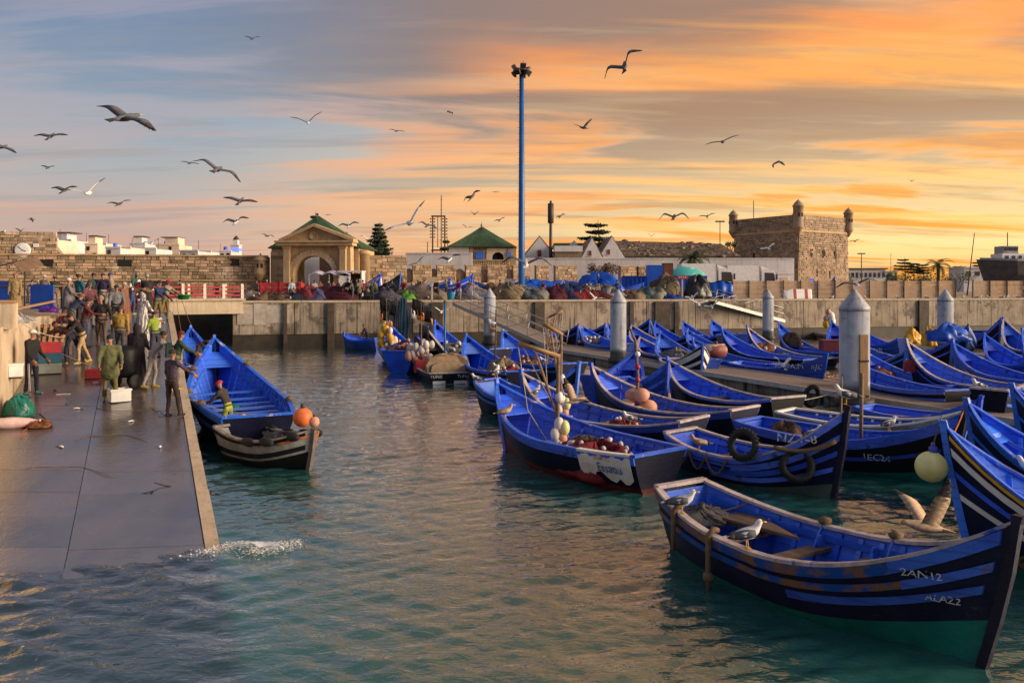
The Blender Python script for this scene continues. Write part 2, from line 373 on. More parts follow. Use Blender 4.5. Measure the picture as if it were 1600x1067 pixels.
# ---------------------------------------------------------------- water
def make_water():
    rg = np.random.RandomState(5)
    ys = [-40, -10, 2]; y = 4.0
    while y < 62: ys.append(y); y += .06 + max(0, y - 10) * .0045
    ys += [70, 80, 95, 130, 200]
    xs = [-40] + list(np.arange(-22, 32, .08)) + [36, 40, 46, 55, 70, 100, 200]
    X, Y = np.meshgrid(np.array(xs, float), np.array(ys, float)); Z = np.zeros_like(X)
    amp_all = np.clip(1.1 - (Y - 8) / 90, .35, 1)
    for k in range(70):
        lam = .235 * (1.031 ** k) * rg.uniform(.94, 1.06)
        a = .062 * lam / 6.283 * min(1, (lam / .42) ** -.95) * rg.uniform(.6, 1.3)
        th = R(rg.normal(97, 30)); ph = rg.uniform(0, 6.28)
        warp = .35 * np.sin(X * .31 + Y * .23 + k) + .3 * np.sin(Y * .41 - X * .17 + 2 * k)
        q = 2 * math.pi / lam * (X * math.cos(th) + Y * math.sin(th)) + ph + warp * 2
        grp = .55 + .45 * np.sin(X * rg.uniform(.1, .5) + Y * rg.uniform(.1, .5) + ph)
        Z += a * grp * (np.sin(q) + .22 * np.cos(2 * q))
    Z *= amp_all * (.98 + .42 * np.sin(.37 * X + .21 * Y + .8 * np.sin(.3 * Y)) * np.sin(.24 * Y - .19 * X + 1.1)) * np.clip(.72 + (Y - 8) / 24, .72, 1)
    # wash thrown off the foot of the ramp
    cx0, cy0 = -4.2, 13.3; r = np.hypot(X - cx0, Y - cy0)
    r = r + .5 * np.sin(X * 1.3 + Y) + .3 * np.sin(Y * 2.1 - X); Z += .030 * np.exp(-r / 1.3) * np.sin(r * 6.5) + .006 * np.exp(-((r - 2.4) / 1.0) ** 2) * np.sin(r * 8 + 1)
    lw = np.clip((-3 - X) / 3, 0, 1) * np.clip((15 - Y) / 3, 0, 1)
    q = (X * .32 + Y) * 2 * math.pi / .85 + .9 * np.sin(X * .9) + .5 * np.sin(Y * 1.7 + X * .6)
    Z += lw * (.012 * np.sin(q) + .007 * np.sin(q * 1.73 + X))
    Z[(Y > 64) | (Y < 3) | (np.abs(X) > 35)] = 0
    Z += .0
    ny, nx = X.shape
    V = np.stack([X, Y, Z], -1).reshape(-1, 3); i = np.arange(ny * nx).reshape(ny, nx)
    Fq = np.stack([i[:-1, :-1], i[:-1, 1:], i[1:, 1:], i[1:, :-1]], -1).reshape(-1, 4)
    me = bpy.data.meshes.new('water'); me.vertices.add(len(V)); me.vertices.foreach_set('co', V.ravel())
    me.loops.add(Fq.size); me.loops.foreach_set('vertex_index', Fq.ravel().astype(np.int32))
    me.polygons.add(len(Fq)); me.polygons.foreach_set('loop_start', np.arange(0, Fq.size, 4, dtype=np.int32))
    me.polygons.foreach_set('loop_total', np.full(len(Fq), 4, np.int32)); me.polygons.foreach_set('use_smooth', np.ones(len(Fq), bool))
    # depth of water over the drowned foot of the ramp
    s = (X - SE0.x) * SU.x + (Y - SE0.y) * SU.y; c = (X - SE0.x) * SN.x + (Y - SE0.y) * SN.y
    dep = np.where(c > -.02, -SG * .42 * s, 9.0); dep = np.where(s > 0, 0, dep)
    edge = np.clip((c + .02) / .25, 0, 1)
    sh = np.exp(-np.clip(dep, 0, 9) / .75) * edge
    at = me.attributes.new('shallow', 'FLOAT', 'POINT'); at.data.foreach_set('value', sh.ravel().astype(np.float32))
    me.update(); me.validate()
    m = bpy.data.materials.new('harbour_water'); m.use_nodes = True; t = NT(m.node_tree); t.n.clear()
    out = t.new('ShaderNodeOutputMaterial'); tc = t.new('ShaderNodeTexCoord').outputs['Object']
    v1 = t.mapping(tc, rot=(0, 0, R(12)), sc=(1, 1.8, 1)); na = t.noise(v1, 4.5, 3, .5, .6)
    v2 = t.mapping(tc, rot=(0, 0, R(-25)), sc=(1, 2.0, 1)); nb = t.noise(v2, 8.0, 2, .5, .4)
    hgt = t.math('ADD', t.math('MULTIPLY', na, .046), t.math('MULTIPLY', nb, .008))
    bp = t.new('ShaderNodeBump'); bp.inputs['Strength'].default_value = .42; bp.inputs['Distance'].default_value = 1.0; t.put(bp.inputs['Height'], hgt)
    n0 = t.noise(tc, .25, 4, .6)
    body = t.mix(t.maprange(n0, .35, .65, 0, 1), (.017, .088, .080), (.023, .104, .090))
    df = t.new('ShaderNodeBsdfDiffuse'); t.put(df.inputs[0], body)
    tr = t.new('ShaderNodeBsdfTransparent'); t.put(tr.inputs[0], (.70, .66, .56))
    at_ = t.new('ShaderNodeAttribute', attribute_name='shallow')
    mx = t.new('ShaderNodeMixShader'); t.put(mx.inputs[0], at_.outputs['Fac']); t.l.new(df.outputs[0], mx.inputs[1]); t.l.new(tr.outputs[0], mx.inputs[2])
    gl = t.new('ShaderNodeBsdfGlossy'); gl.inputs['Roughness'].default_value = .03; t.put(gl.inputs[0], (.95, .95, .95)); t.l.new(bp.outputs[0], gl.inputs['Normal'])
    fr = t.new('ShaderNodeFresnel'); fr.inputs[0].default_value = 1.55; t.l.new(bp.outputs[0], fr.inputs['Normal'])
    m2_ = t.new('ShaderNodeMixShader'); t.put(m2_.inputs[0], t.math('MULTIPLY', fr.outputs[0], 1.85, clamp=True)); t.l.new(mx.outputs[0], m2_.inputs[1]); t.l.new(gl.outputs[0], m2_.inputs[2])
    t.l.new(m2_.outputs[0], out.inputs[0]); me.materials.append(m)
    o = bpy.data.objects.new('water', me); COL.objects.link(o); struct(o)
make_water()
struct(MB().add([(-80, -40, -2.4), (300, -40, -2.4), (300, 200, -2.4), (-80, 200, -2.4)], [(0, 1, 2, 3)]).build('harbour_bed', ALGAE))

# foam where the swell breaks on the ramp edge
def foam():
    rg = random.Random(3); mb = MB()
    for k in range(1500):
        a = rg.uniform(0, 6.28); q = abs(rg.gauss(0, .30)); u = rg.uniform(-.2, 1.25)
        p = Vector((-4.95 + u * 1.0 + q * math.cos(a) * .6, 13.35 + u * .12 + q * math.sin(a) * .45 + .22 * math.sin(u * 6), 0))
        hgt = max(0, .09 - q * .1) * rg.random() + .012
        r = rg.uniform(.002, .009) * (1.8 if rg.random() < .12 else 1)
        mb.ball((p.x, p.y, hgt), (r * 2.2, r * 1.1, r * .6), 4, 2)
    m = M('sea_foam', (.80, .82, .82), None, rough=.6); nt = NT(m.node_tree); b_ = nt.n['Principled BSDF']; pos_ = nt.new('ShaderNodeTexCoord').outputs['Object']
    at_ = nt.new('ShaderNodeAttribute', attribute_name='lace'); n_ = nt.noise(pos_, 7, 6, .62, 1.2); nt.put(b_.inputs['Alpha'], nt.math('MULTIPLY', nt.maprange(nt.math('ADD', n_, nt.math('SUBTRACT', at_.outputs['Fac'], .5)), .50, .62, 0, 1), .92))
    n0 = len(mb.v); gx, gy = 46, 30; V = []; lace = [1.0] * n0
    for j in range(gy):
        for i in range(gx):
            u, v_ = i / (gx - 1) * 2 - 1, j / (gy - 1) * 2 - 1; x, y = -4.35 + u * 1.35, 13.42 + v_ * .62 + .12 * u; r_ = math.hypot(x + 4.2, y - 13.3)
            V.append((x, y, .075 + .035 * math.exp(-r_ / 2.2) * math.sin(r_ * 6.5) + .02 * math.sin(x * 9 + y * 5))); lace.append(max(0, .62 - .62 * math.hypot(u, v_ * 1.05) ** 1.4 + .1 * math.sin(u * 6 + v_ * 4)))
    mb.add(V, [(j * gx + i, j * gx + i + 1, (j + 1) * gx + i + 1, (j + 1) * gx + i) for j in range(gy - 1) for i in range(gx - 1)], 0, True)
    o = mb.build('sea_foam', m); stuff(o); a_ = o.data.attributes.new('lace', 'FLOAT', 'POINT'); a_.data.foreach_set('value', lace)
    tag(o, 'white foam splashing at the foot of the wet concrete ramp', 'foam', None, 'stuff')
foam()

# ---------------------------------------------------------------- slipway: wet concrete slabs laid in a herringbone of two rows
def wet_mat():
    m = bpy.data.materials.new('wet_concrete'); m.use_nodes = True; t = NT(m.node_tree); b = t.n['Principled BSDF']; b.inputs['IOR'].default_value = 3.0; oi = t.new('ShaderNodeObjectInfo').outputs['Random']
    tc = t.new('ShaderNodeTexCoord').outputs['Object']
    v = t.mapping(tc, rot=(0, 0, R(-25)), sc=(1.0, .55, 1))
    n = t.noise(v, .8, 7, .62, .3); n2 = t.noise(v, 3.2, 6, .65)
    c = t.mix(t.maprange(n, .4, .62, 0, 1), (.11, .085, .078), (.055, .044, .043)); c = t.mix(t.maprange(n2, .5, .75, 0, .6), c, (.12, .095, .085))
    hs = t.new('ShaderNodeHueSaturation'); t.put(hs.inputs['Color'], c); t.put(hs.inputs['Value'], t.maprange(oi, 0, 1, .8, 1.2)); c = hs.outputs[0]
    t.put(b.inputs['Base Color'], c); pud = t.maprange(t.noise(v, .42, 5, .6, .5), .47, .56, 0, 1); t.put(b.inputs['Roughness'], t.mix(pud, t.math('ADD', t.maprange(n, .32, .68, .26, .12), t.maprange(n2, .4, .7, -.02, .08)), (.04, .04, .04)))
    b.inputs['Specular IOR Level'].default_value = .5
    bn = t.noise(tc, 9, 5, .6); bn2 = t.noise(tc, 1.3, 3, .5); bp = t.new('ShaderNodeBump'); bp.inputs['Strength'].default_value = .3; bp.inputs['Distance'].default_value = .03
    t.put(bp.inputs['Height'], t.math('ADD', bn, bn2)); t.put(b.inputs['Normal'], bp.outputs[0]); return m
WET = wet_mat()
def make_slip():
    rg = random.Random(2); S0 = -10.0
    mb = MB()
    for sa, sb in ((S0, 0), (0, STOP)):
        P = [slip(sa, 0, -.03), slip(sa, SW, -.03), slip(sb, SW, -.03), slip(sb, 0, -.03)]
        P2 = [Vector((p.x, p.y, -2.3)) for p in P]
        mb.hexa(P2[:1] + P2[3:] + P2[2:3] + P2[1:2] + P[:1] + P[3:] + P[2:3] + P[1:2])
    base = struct(mb.build('slipway', CONC))
    step = 1.25; n = int((STOP - S0) / step); mid = SW * .52
    for k in range(n):
        for (ca, cb, sk) in ((.22, mid, .45), (mid, SW, -.55)):
            s0, s1 = S0 + k * step, S0 + (k + 1) * step; g_ = .006; dz = rg.uniform(-.003, .005)
            def q(s, c, t_=(ca, cb), f=sk): return max(S0, min(STOP, s + f * ((c - t_[0]) / (t_[1] - t_[0]) if f > 0 else 1 - (c - t_[0]) / (t_[1] - t_[0])) * (1 if f > 0 else -f / .45)))
            T_ = [(q(s0 + g_, ca), ca + g_), (q(s1 - g_, ca), ca + g_), (q(s1 - g_, cb), cb - g_), (q(s0 + g_, cb), cb - g_)]
            if abs(T_[1][0] - T_[0][0]) < .05: continue
            top = [slip(s, c, dz + .012) for s, c in T_]; bot = [slip(s, c, -.03) for s, c in T_]
            MB().hexa(bot + top).build('slab', WET, base)
    k = S0
    while k < STOP:
        e = min(k + 2.5, STOP); g_ = .008
        jx = rg.uniform(-.012, .012); T_ = [(k + g_, jx), (e - g_, jx + rg.uniform(-.01, .01)), (e - g_, .205), (k + g_, .205)]
        MB().hexa([slip(s, c - .02 if c < .1 else c, -.25) for s, c in T_] + [slip(s, c - .02 if c < .1 else c, .03) for s, c in T_]).build('edge_stone', CONCL if k < STOP - 9 else REDP if False else CONCL, base)
        k = e
    # red painted edge near the top
    MB().hexa([slip(s, c, -.22) for s, c in ((STOP - 9.5, -.03), (STOP - .2, -.03), (STOP - .2, -.021), (STOP - 9.5, -.021))] + [slip(s, c, .031) for s, c in ((STOP - 9.5, -.03), (STOP - .2, -.03), (STOP - .2, -.021), (STOP - 9.5, -.021))]).build('painted_edge', REDP, base)
    CRK = M('crack', (.012, .010, .010), None, rough=.5)
    for k in range(9):
        s, c = rg.uniform(-1, STOP - 3), rg.uniform(.4, SW - .6); pts = []
        for j in range(9):
            pts.append(slip(s, c, .0135)); s += rg.uniform(-.12, .34); c = min(SW - .1, max(.25, c + rg.uniform(-.22, .22)))
        MB().tube(pts, [.004 + .006 * rg.random() for _ in pts], 4).build('crack', CRK, base)
    # water side wall under the edge
    w_ = MB(); S0 = 0; w_.hexa([Vector((*slip(S0, .01).xy, -2.2)), Vector((*slip(STOP, .01).xy, -2.2)), Vector((*slip(STOP, .3).xy, -2.2)), Vector((*slip(S0, .3).xy, -2.2)),
                       slip(S0, .01, -.26), slip(STOP, .01, -.26), slip(STOP, .3, -.26), slip(S0, .3, -.26)])
    w_.build('side_wall', ALGAE, base)
make_slip()

# ---------------------------------------------------------------- quay land: one sheet with skirts
QA, QB = Vector((-20.6, 59, 0)), Vector((200, 110, 0))
def land():
    tl = slip(STOP, SW); tr = slip(STOP, 0); e2 = SE0 + SU * 46.5
    out = [(-5.6, 4.4), (tl.x, tl.y), (tr.x, tr.y), (e2.x, e2.y), (-32, 72), (-24, 72), (QA.x, QA.y), (QB.x, QB.y), (3000, 757), (3000, 4500), (-3000, 4500), (-3000, 4.4)]
    mb = MB(); mb.add([(x, y, QZ) for x, y in out], [tuple(range(len(out)))])
    for a, b in ((1, 2), (2, 3), (3, 4), (4, 5), (5, 6), (6, 7), (7, 8)):
        if a == 1: continue
        (x0, y0), (x1, y1) = out[a], out[b]
        mb.add([(x0, y0, -2.4), (x1, y1, -2.4), (x1, y1, QZ), (x0, y0, QZ)], [(0, 1, 2, 3)], 1)
    struct(mb.build('ground', [GROUND, ALGAE]))
    # wet apron at the head of the ramp
    ap = MB(); z = QZ + .004
    ap.add([(tl.x + .05, tl.y, z), (tr.x, tr.y, z), (e2.x + .02, e2.y, z), (e2.x - 7, e2.y - 2, z), (tl.x - 3, tl.y + 6, z)], [(0, 1, 2, 3, 4)])
    struct(ap.build('wet_apron', WET))
land()

def left_wall():
    t = thing('retaining_wall', 'tall sunlit concrete wall along the inner side of the wet ramp', 'wall', (0, 0, 0))
    a0 = SE0 + SN * SW
    S = [-7.4, -2, 2, 6, 10, 14, 18, 21.5, STOP + .2]
    for i in range(len(S) - 1):
        s0, s1 = S[i] + .012, S[i + 1] - .012; P = []
        for z in ('lo', 'hi'):
            for (s, c) in ((s0, SW), (s0, SW + .6), (s1, SW + .6), (s1, SW)):
                p = slip(s, c); zz = max(-1.2, SG * s - .3) if z == 'lo' else QZ + .12
                P.append((p.x, p.y, zz))
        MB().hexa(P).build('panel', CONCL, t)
    p = slip(20.8, SW - .012); q = slip(21.9, SW - .012)
    return t
left_wall()

# ---------------------------------------------------------------- far quay wall
QD = (QB - QA).normalized(); QN = Vector((QD.y, -QD.x, 0))
def quay_wall():
    t = thing('quay_wall', 'long concrete quay wall dark below the tide line behind the boats', 'wall', QA)
    L = 118; k = 0; x = 0; rg = random.Random(4)
    while x < L:
        wd = 4.6 * rg.uniform(.9, 1.15); a, b = x + .03, x + wd - .03; pr = rg.uniform(.0, .03)
        P = []
        for z in (.95, QZ):
            for (s, o_) in ((a, .12 + pr), (b, .12 + pr), (b, -.3), (a, -.3)):
                p = QD * s + QN * o_; P.append((p.x, p.y, z))
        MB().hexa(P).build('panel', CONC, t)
        P = []
        for z in (-2.2, .93):
            for (s, o_) in ((a - .03, .06 + pr), (b + .03, .06 + pr), (b + .03, -.3), (a - .03, -.3)):
                p = QD * s + QN * o_; P.append((p.x, p.y, z))
        MB().hexa(P).build('tide_band', ALGAE, t)
        x += wd
    def onq(px):                    # distance along the quay at a pixel column
        k_ = (px - CX) / F; return (k_ * QA.y - QA.x) / (QD.x - k_ * QD.y)
    for px, wd in ((446, .25), (517, .5), (640, .35), (682, .9), (842, .8), (985, .35), (1033, 1.3), (1440, 1.0), (1055, .35)):
        s = onq(px); c = QD * s + QN * .2
        MB().box((c.x, c.y, 1.2), (wd, .28, QZ * 1.25), math.atan2(QD.y, QD.x)).build('fender_pile', M('dark_fender_%d' % px, (.05, .035, .025), (.09, .065, .045), 2, .8, .5), t)
    for px, wd, hgt in ((383, 1.1, 1.5), (407, .95, 1.6), (434, 1.7, 1.35)):
        s = onq(px); c = QD * s + QN * .155
        MB().box((c.x, c.y, 2.45), (wd, .03, hgt), math.atan2(QD.y, QD.x)).build('paint_patch', M('faded_white_patch_%d' % px, (.48, .42, .36), (.36, .30, .24), 3, .8, .3), t)
    # coping
    for i in range(24):
        a, b = i * 4.9 + .02, i * 4.9 + 4.88; P = []
        for z in (QZ + .002, QZ + .16):
            for (s, o_) in ((a, .2), (b, .2), (b, -.5), (a, -.5)):
                p = QD * s + QN * o_; P.append((p.x, p.y, z))
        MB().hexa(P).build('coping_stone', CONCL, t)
    return onq
ONQ = quay_wall()
def quay(px, back=0.0, dz=.0):      # a point on the quay, so many metres behind its edge
    p = QA + QD * ONQ(px); k = 1 + back / p.y; return Vector((p.x * k, p.y * k, QZ + dz))

# ---------------------------------------------------------------- bridge
def bridge():
    a, b = Vector((-24.9, 55.6, 0)), Vector((-19.7, 58.6, 0)); d = (b - a).normalized(); L = (b - a).length; n = Vector((d.y, -d.x, 0)); rz = math.atan2(d.y, d.x)
    t = thing('footbridge', 'tan concrete bridge with red and white railing across the quay gap', 'bridge', a, rz)
    MB().box((L / 2, 2.6, QZ - .3), (L, 5.2, .95)).build('deck_beam', CONCL, t)
    MB().box((L / 2, 2.6, QZ + .26), (L + .3, 5.5, .16)).build('kerb', CONCL, t)
    for side in (.05, 5.1):
        xs = [-1.6 + .2, .35, 1.9, 3.35, 4.65, 5.95] if side < 1 else [.3, 3, 5.7]
        for x in xs: MB().box((x, side, QZ + .85), (.2, .18, 1.1), taper=.9).build('railing_post', M('railing_post_white', (.70, .62, .52), (.55, .46, .38), 5, .7) if 'railing_post_white' not in MATS else MATS['railing_post_white'], t)
        for i in range(len(xs) - 1):
            for z in (.55, .85, 1.15):
                MB().box(((xs[i] + xs[i + 1]) / 2, side, QZ + z), (xs[i + 1] - xs[i] - .2, .07, .13)).build('rail', REDP, t)
    return t
bridge()
def red_gate():
    p = slip_px(184, 492); p = W(184, 465, 52)
    t = thing('road_barrier', 'short red slatted barrier standing left of the net cart', 'barrier', (p.x, p.y, QZ))
    for x in (-1.1, 1.1): box_part('post', (x, 0, .6), (.16, .12, 1.2), WHITE, t)
    for z in (.3, .62, .95): box_part('rail', (0, 0, z), (2.1, .06, .2), REDP, t)
red_gate()

# ---------------------------------------------------------------- pontoons, piles, gangways
def pontoon(a, b, wd, label):
    a, b = Vector(a), Vector(b); d = b - a; L = d.length; rz = math.atan2(d.y, d.x)
    t = thing('pontoon', label, 'pontoon', (a.x, a.y, 0), rz)
    n = int(L / 4); st = L / n
    for i in range(n):
        box_part('float_block', ((i + .5) * st, 0, .0), (st - .25, wd - .3, .7), CONC, t)
        m = int(st / .66)
        for j in range(m):
            box_part('deck_board', (i * st + (j + .5) * st / m, 0, .46), (st / m - .025, wd, .08), DECK, t)
    for s in (-1, 1): box_part('edge_beam', (L / 2, s * (wd / 2 + .06), .43), (L, .11, .2), STEEL, t)
    return t
pontoon((2.2, 55.5, 0), (18.2, 19.2, 0), 2.3, 'long pontoon walkway crossing the harbour between the moored blue boats')
pontoon((27.4, 73, 0), (28.6, 44, 0), 2.2, 'far pontoon walkway below the right gangway')

def pile(px, D, dia, top, label):
    p = W(px, 450, D)
    t = thing('mooring_pile', label, 'pile', (p.x, D, 0), 0, 'grey steel piles with pointed caps')
    r = dia / 2; m = MB(); m.lathe([(r, -2.3), (r, .9), (r * 1.004, .9), (r * 1.004, 1.2), (r, 1.2), (r, top - .75)], 28)
    m.build('shaft', PILE, t)
    MB().lathe([(r * 1.02, top - .76), (r * 1.02, top - .64), (r * .98, top - .6), (r * .12, top - .03), (.02, top)], 28).build('cap', PILE, t)
    MB().lathe([(r * 1.15, .3), (r * 1.3, .3), (r * 1.3, .55), (r * 1.15, .55)], 20).build('guide_ring', IRON, t)
    return t
PL = [(765, 58, .86, 4.4, 'pile in front of the gangway'), (966, 44, .88, 4.33, 'pile between the two net masts and the black hulled boat'), (1335, 28, 1.0, 4.36, 'thickest grey pile with a gull taking off from its point'),
      (1200, 64, .86, 4.3, 'thin pile standing by the foot of the right gangway'), (1477, 50, .92, 4.32, 'pile at the right in front of the tan fence')]
for px, D, d, tz, l in PL: pile(px, D, d, tz, 'grey steel ' + l if not l.startswith('t') else l)

def gangway(A, B, wd, label):
    A, B = Vector(A), Vector(B); d = B - A; L = d.length; rz = math.atan2(d.y, d.x); sl_ = math.atan2(d.z, d.xy.length)
    t = thing('gangway', label, 'gangway', A, rz); t.rotation_euler = Euler((0, -sl_, rz), 'XYZ')
    for i in range(int(L / .6)):
        box_part('deck_board', (.3 + i * .6, 0, 0), (.58, wd - .1, .05), DECK, t)
    for s in (-1, 1):
        y = s * wd / 2
        box_part('edge_beam', (L / 2, y, -.08), (L, .08, .26), STEEL, t)
        for z in (1.0, .52): MB().tube([(0, y, z), (L, y, z)], .028, 6).build('handrail', STEEL, t)
        n = max(3, int(L / 1.9))
        for i in range(n + 1):
            x = L * i / n
            MB().tube([(x, y, 0), (x, y, 1.0)], .026, 6).build('stanchion', STEEL, t)
            if i < n: MB().tube([(x, y, .02), (L * (i + 1) / n, y, .98)], .02, 5).build('brace', STEEL, t)
    # curved grab rail at the foot
    MB().tube([(L, -wd / 2, 1.0), (L + .5, -wd / 2, .95), (L + .7, -wd / 2, .5), (L + .4, -wd / 2, .1)], .028, 6).build('end_loop', STEEL, t)
    return t
gangway(W(722, 473, 61), (3.0, 53.2, .62), 1.7, 'steel gangway sloping down from the quay to the near pontoon')
gangway(quay(1108, -.4), (27.2, 71.5, .62), 1.7, 'farther steel gangway sloping down beside the torn blue screen')
# ---------------------------------------------------------------- buildings
def rampart():
    A, B = Vector((-78, 76, 0)), Vector((-26.2, 86, 0)); d = (B - A).normalized(); L = (B - A).length
    t = thing('rampart_wall', 'old ochre stone rampart running left of the arched gate', 'wall', (0, 0, 0))
    n = Vector((d.y, -d.x, 0)); rz = math.atan2(d.y, d.x); z1 = 7.75
    holes = [(W(55, 450, 80).x, 6.95, .75), (W(193, 450, 83).x, 7.0, .75), (W(365, 450, 85).x, 7.15, .55)]
    def skip(x, z):
        p = A + d * x
        return any(abs(p.x - hx) < hw and abs(z - hz) < .42 for hx, hz, hw in holes)
    c = A + d * L / 2 - n * .85
    MB().box((c.x, c.y, (QZ + z1) / 2), (L, 1.6, z1 - QZ), rz).build('wall_core', STONED, t)
    stone_wall('masonry', t, A, B, QZ, z1, .62, .31, .10, STONE, 1, skip)
    for hx, hz, hw in holes:
        k = (hx - A.x) / d.x; p = A + d * k - n * .0
        MB().box((p.x, p.y, hz), (hw * 1.7, .12, .72), rz).build('gun_port', DARK, t)
    for zc, pr in ((5.2, .2), (z1 + .06, .22)):
        cc = A + d * L / 2 + n * .0
        for i in range(26):
            q = A + d * (L * (i + .5) / 26); MB().box((q.x, q.y, zc), (L / 26 - .03, .3 + pr, .16), rz).build('string_course_stone' if zc < 7 else 'coping_stone', STUCCO, t)
    # raised gable end with the clock at far left
    A2 = W(-60, 400, 79); k0 = (A2.x - A.x) / d.x
    t2 = thing('clock_wall', 'raised stone wall with a sloping top and a white clock face', 'wall', (0, 0, 0))
    x0, x1 = (W(-80, 0, 77).x - A.x) / d.x, (W(78, 0, 80).x - A.x) / d.x; xm = (W(2, 0, 79).x - A.x) / d.x
    def zt(x): return 10.15 if x < xm else 10.15 - (x - xm) / (x1 - xm - 1.0) * 1.35
    pts = [(x0, z1 + .16), (x1 - .2, z1 + .16), (x1 - .75, zt(x1 - .8) - .05), (xm, 10.1), (x0, 10.1)]
    P = []
    for o_ in (-.1, -1.2):
        for x, z in pts: q = A + d * x + n * o_; P.append((q.x, q.y, z))
    k = len(pts); mb = MB(); mb.add(P, [tuple(range(k)), tuple(reversed(range(k, 2 * k)))] + [(i, k + i, k + (i + 1) % k, (i + 1) % k) for i in range(k)])
    mb.build('wall_core', STONED, t2)
    a, b = A + d * x0 - n * .1, A + d * (x1 - .5) - n * .1
    stone_wall('masonry', t2, a, b, z1 + .16, 10.15, .6, .3, .09, STONE, 5, None, zt)
    q = W(8, 389, 78.6) ; q = A + d * ((q.x - A.x) / d.x) + n * .05
    cl = thing('wall_clock', 'round white clock face high on the old stone wall', 'clock', (q.x, q.y, 8.25), rz)
    m = MB(); rings = [[(r * math.cos(2 * math.pi * i / 28), y, r * math.sin(2 * math.pi * i / 28)) for i in range(28)] for r, y in ((.74, .1), (.74, -.06), (.68, -.08), (.02, -.08))]
    m.loft(rings); m.build('dial', WHITE, cl)
    for a_, l_, w_ in ((140, .58, .05), (-20, .36, .07)):
        mm = Matrix.Rotation(-R(a_), 3, 'Y'); MB().box(mm @ Vector((l_ / 2, 0, 0)) + Vector((0, -.1, 0)), (l_, .02, w_), 0, 0, mm).build('hand', IRON, cl)
    q = A + d * ((W(36, 0, 79.5).x - A.x) / d.x) + n * .03
    p = tag(MB().box((q.x, q.y, 8.75), (.5, .06, .36), rz).build('wall_plaque', WHITE), 'small white plaque on the stone wall right of the clock', 'plaque')
rampart()

def turret(parent_label, p, r, z0, z1, zt, m, win=True, rz=0):
    t = thing('corner_turret', parent_label, 'turret', (p.x, p.y, 0), rz)
    MB().lathe([(.1, z0 - r * 1.5), (r * .55, z0 - r * .9), (r * .95, z0 - .15), (r * 1.12, z0), (r * 1.12, z0 + .2), (r, z0 + .25), (r, z1), (r * 1.15, z1 + .02), (r * 1.15, z1 + .22), (r * 1.0, z1 + .25), (r * .85, z1 + (zt - z1) * .5), (r * .4, z1 + (zt - z1) * .85), (.06, zt)], 16).build('drum', m, t)
    MB().ball((0, 0, zt + .06), .09, 8, 6).build('finial', m, t)
    if win:
        for a in (-100, -60, 170): 
            c = Vector((math.cos(R(a)), math.sin(R(a)), 0)) * r
            MB().box((c.x, c.y, z0 + (z1 - z0) * .6), (.1, r * .34, r * .75), R(a)).build('loophole', DARK, t)
    return t

def arch_front(parent, name, x0, x1, z0, z1, ax, ar, spring, y0, y1, m, n=20):
    """wall slab x0..x1, z0..z1 between y0 (front) and y1 with a round-headed opening; real thickness"""
    mb = MB(); pts = [(ax - ar, z0), (ax - ar, spring)] + [(ax - ar * math.cos(math.pi * i / n), spring + ar * math.sin(math.pi * i / n)) for i in range(1, n)] + [(ax + ar, spring), (ax + ar, z0)]
    outer = [(x0, z0), (x0, spring)] + [(x0 + (x1 - x0) * i / n, z1) if 0 < i < n else None for i in range(1, n)] + [(x1, spring), (x1, z0)]
    for i in range(len(pts)):
        if outer[i] is None: outer[i] = (pts[i][0], z1)
    outer = [(x0, z0), (x0, spring)] + [(min(x1, max(x0, ax + (q[0] - ax) / ar * max(ax - x0, x1 - ax))), z1) for q in pts[2:-2]] + [(x1, spring), (x1, z0)]
    k = len(pts)
    V = [(x, y, z) for y in (y0, y1) for ring in (pts, outer) for x, z in ring]
    f = []
    for i in range(k - 1):
        a, b, c, d_ = i, i + 1, k + i + 1, k + i
        f += [(a, d_, c, b), (2 * k + a, 2 * k + b, 2 * k + c, 2 * k + d_), (a, b, 2 * k + b, 2 * k + a), (d_, 2 * k + d_, 2 * k + c, c)]
    mb.add(V, f); return mb.build(name, m, parent)

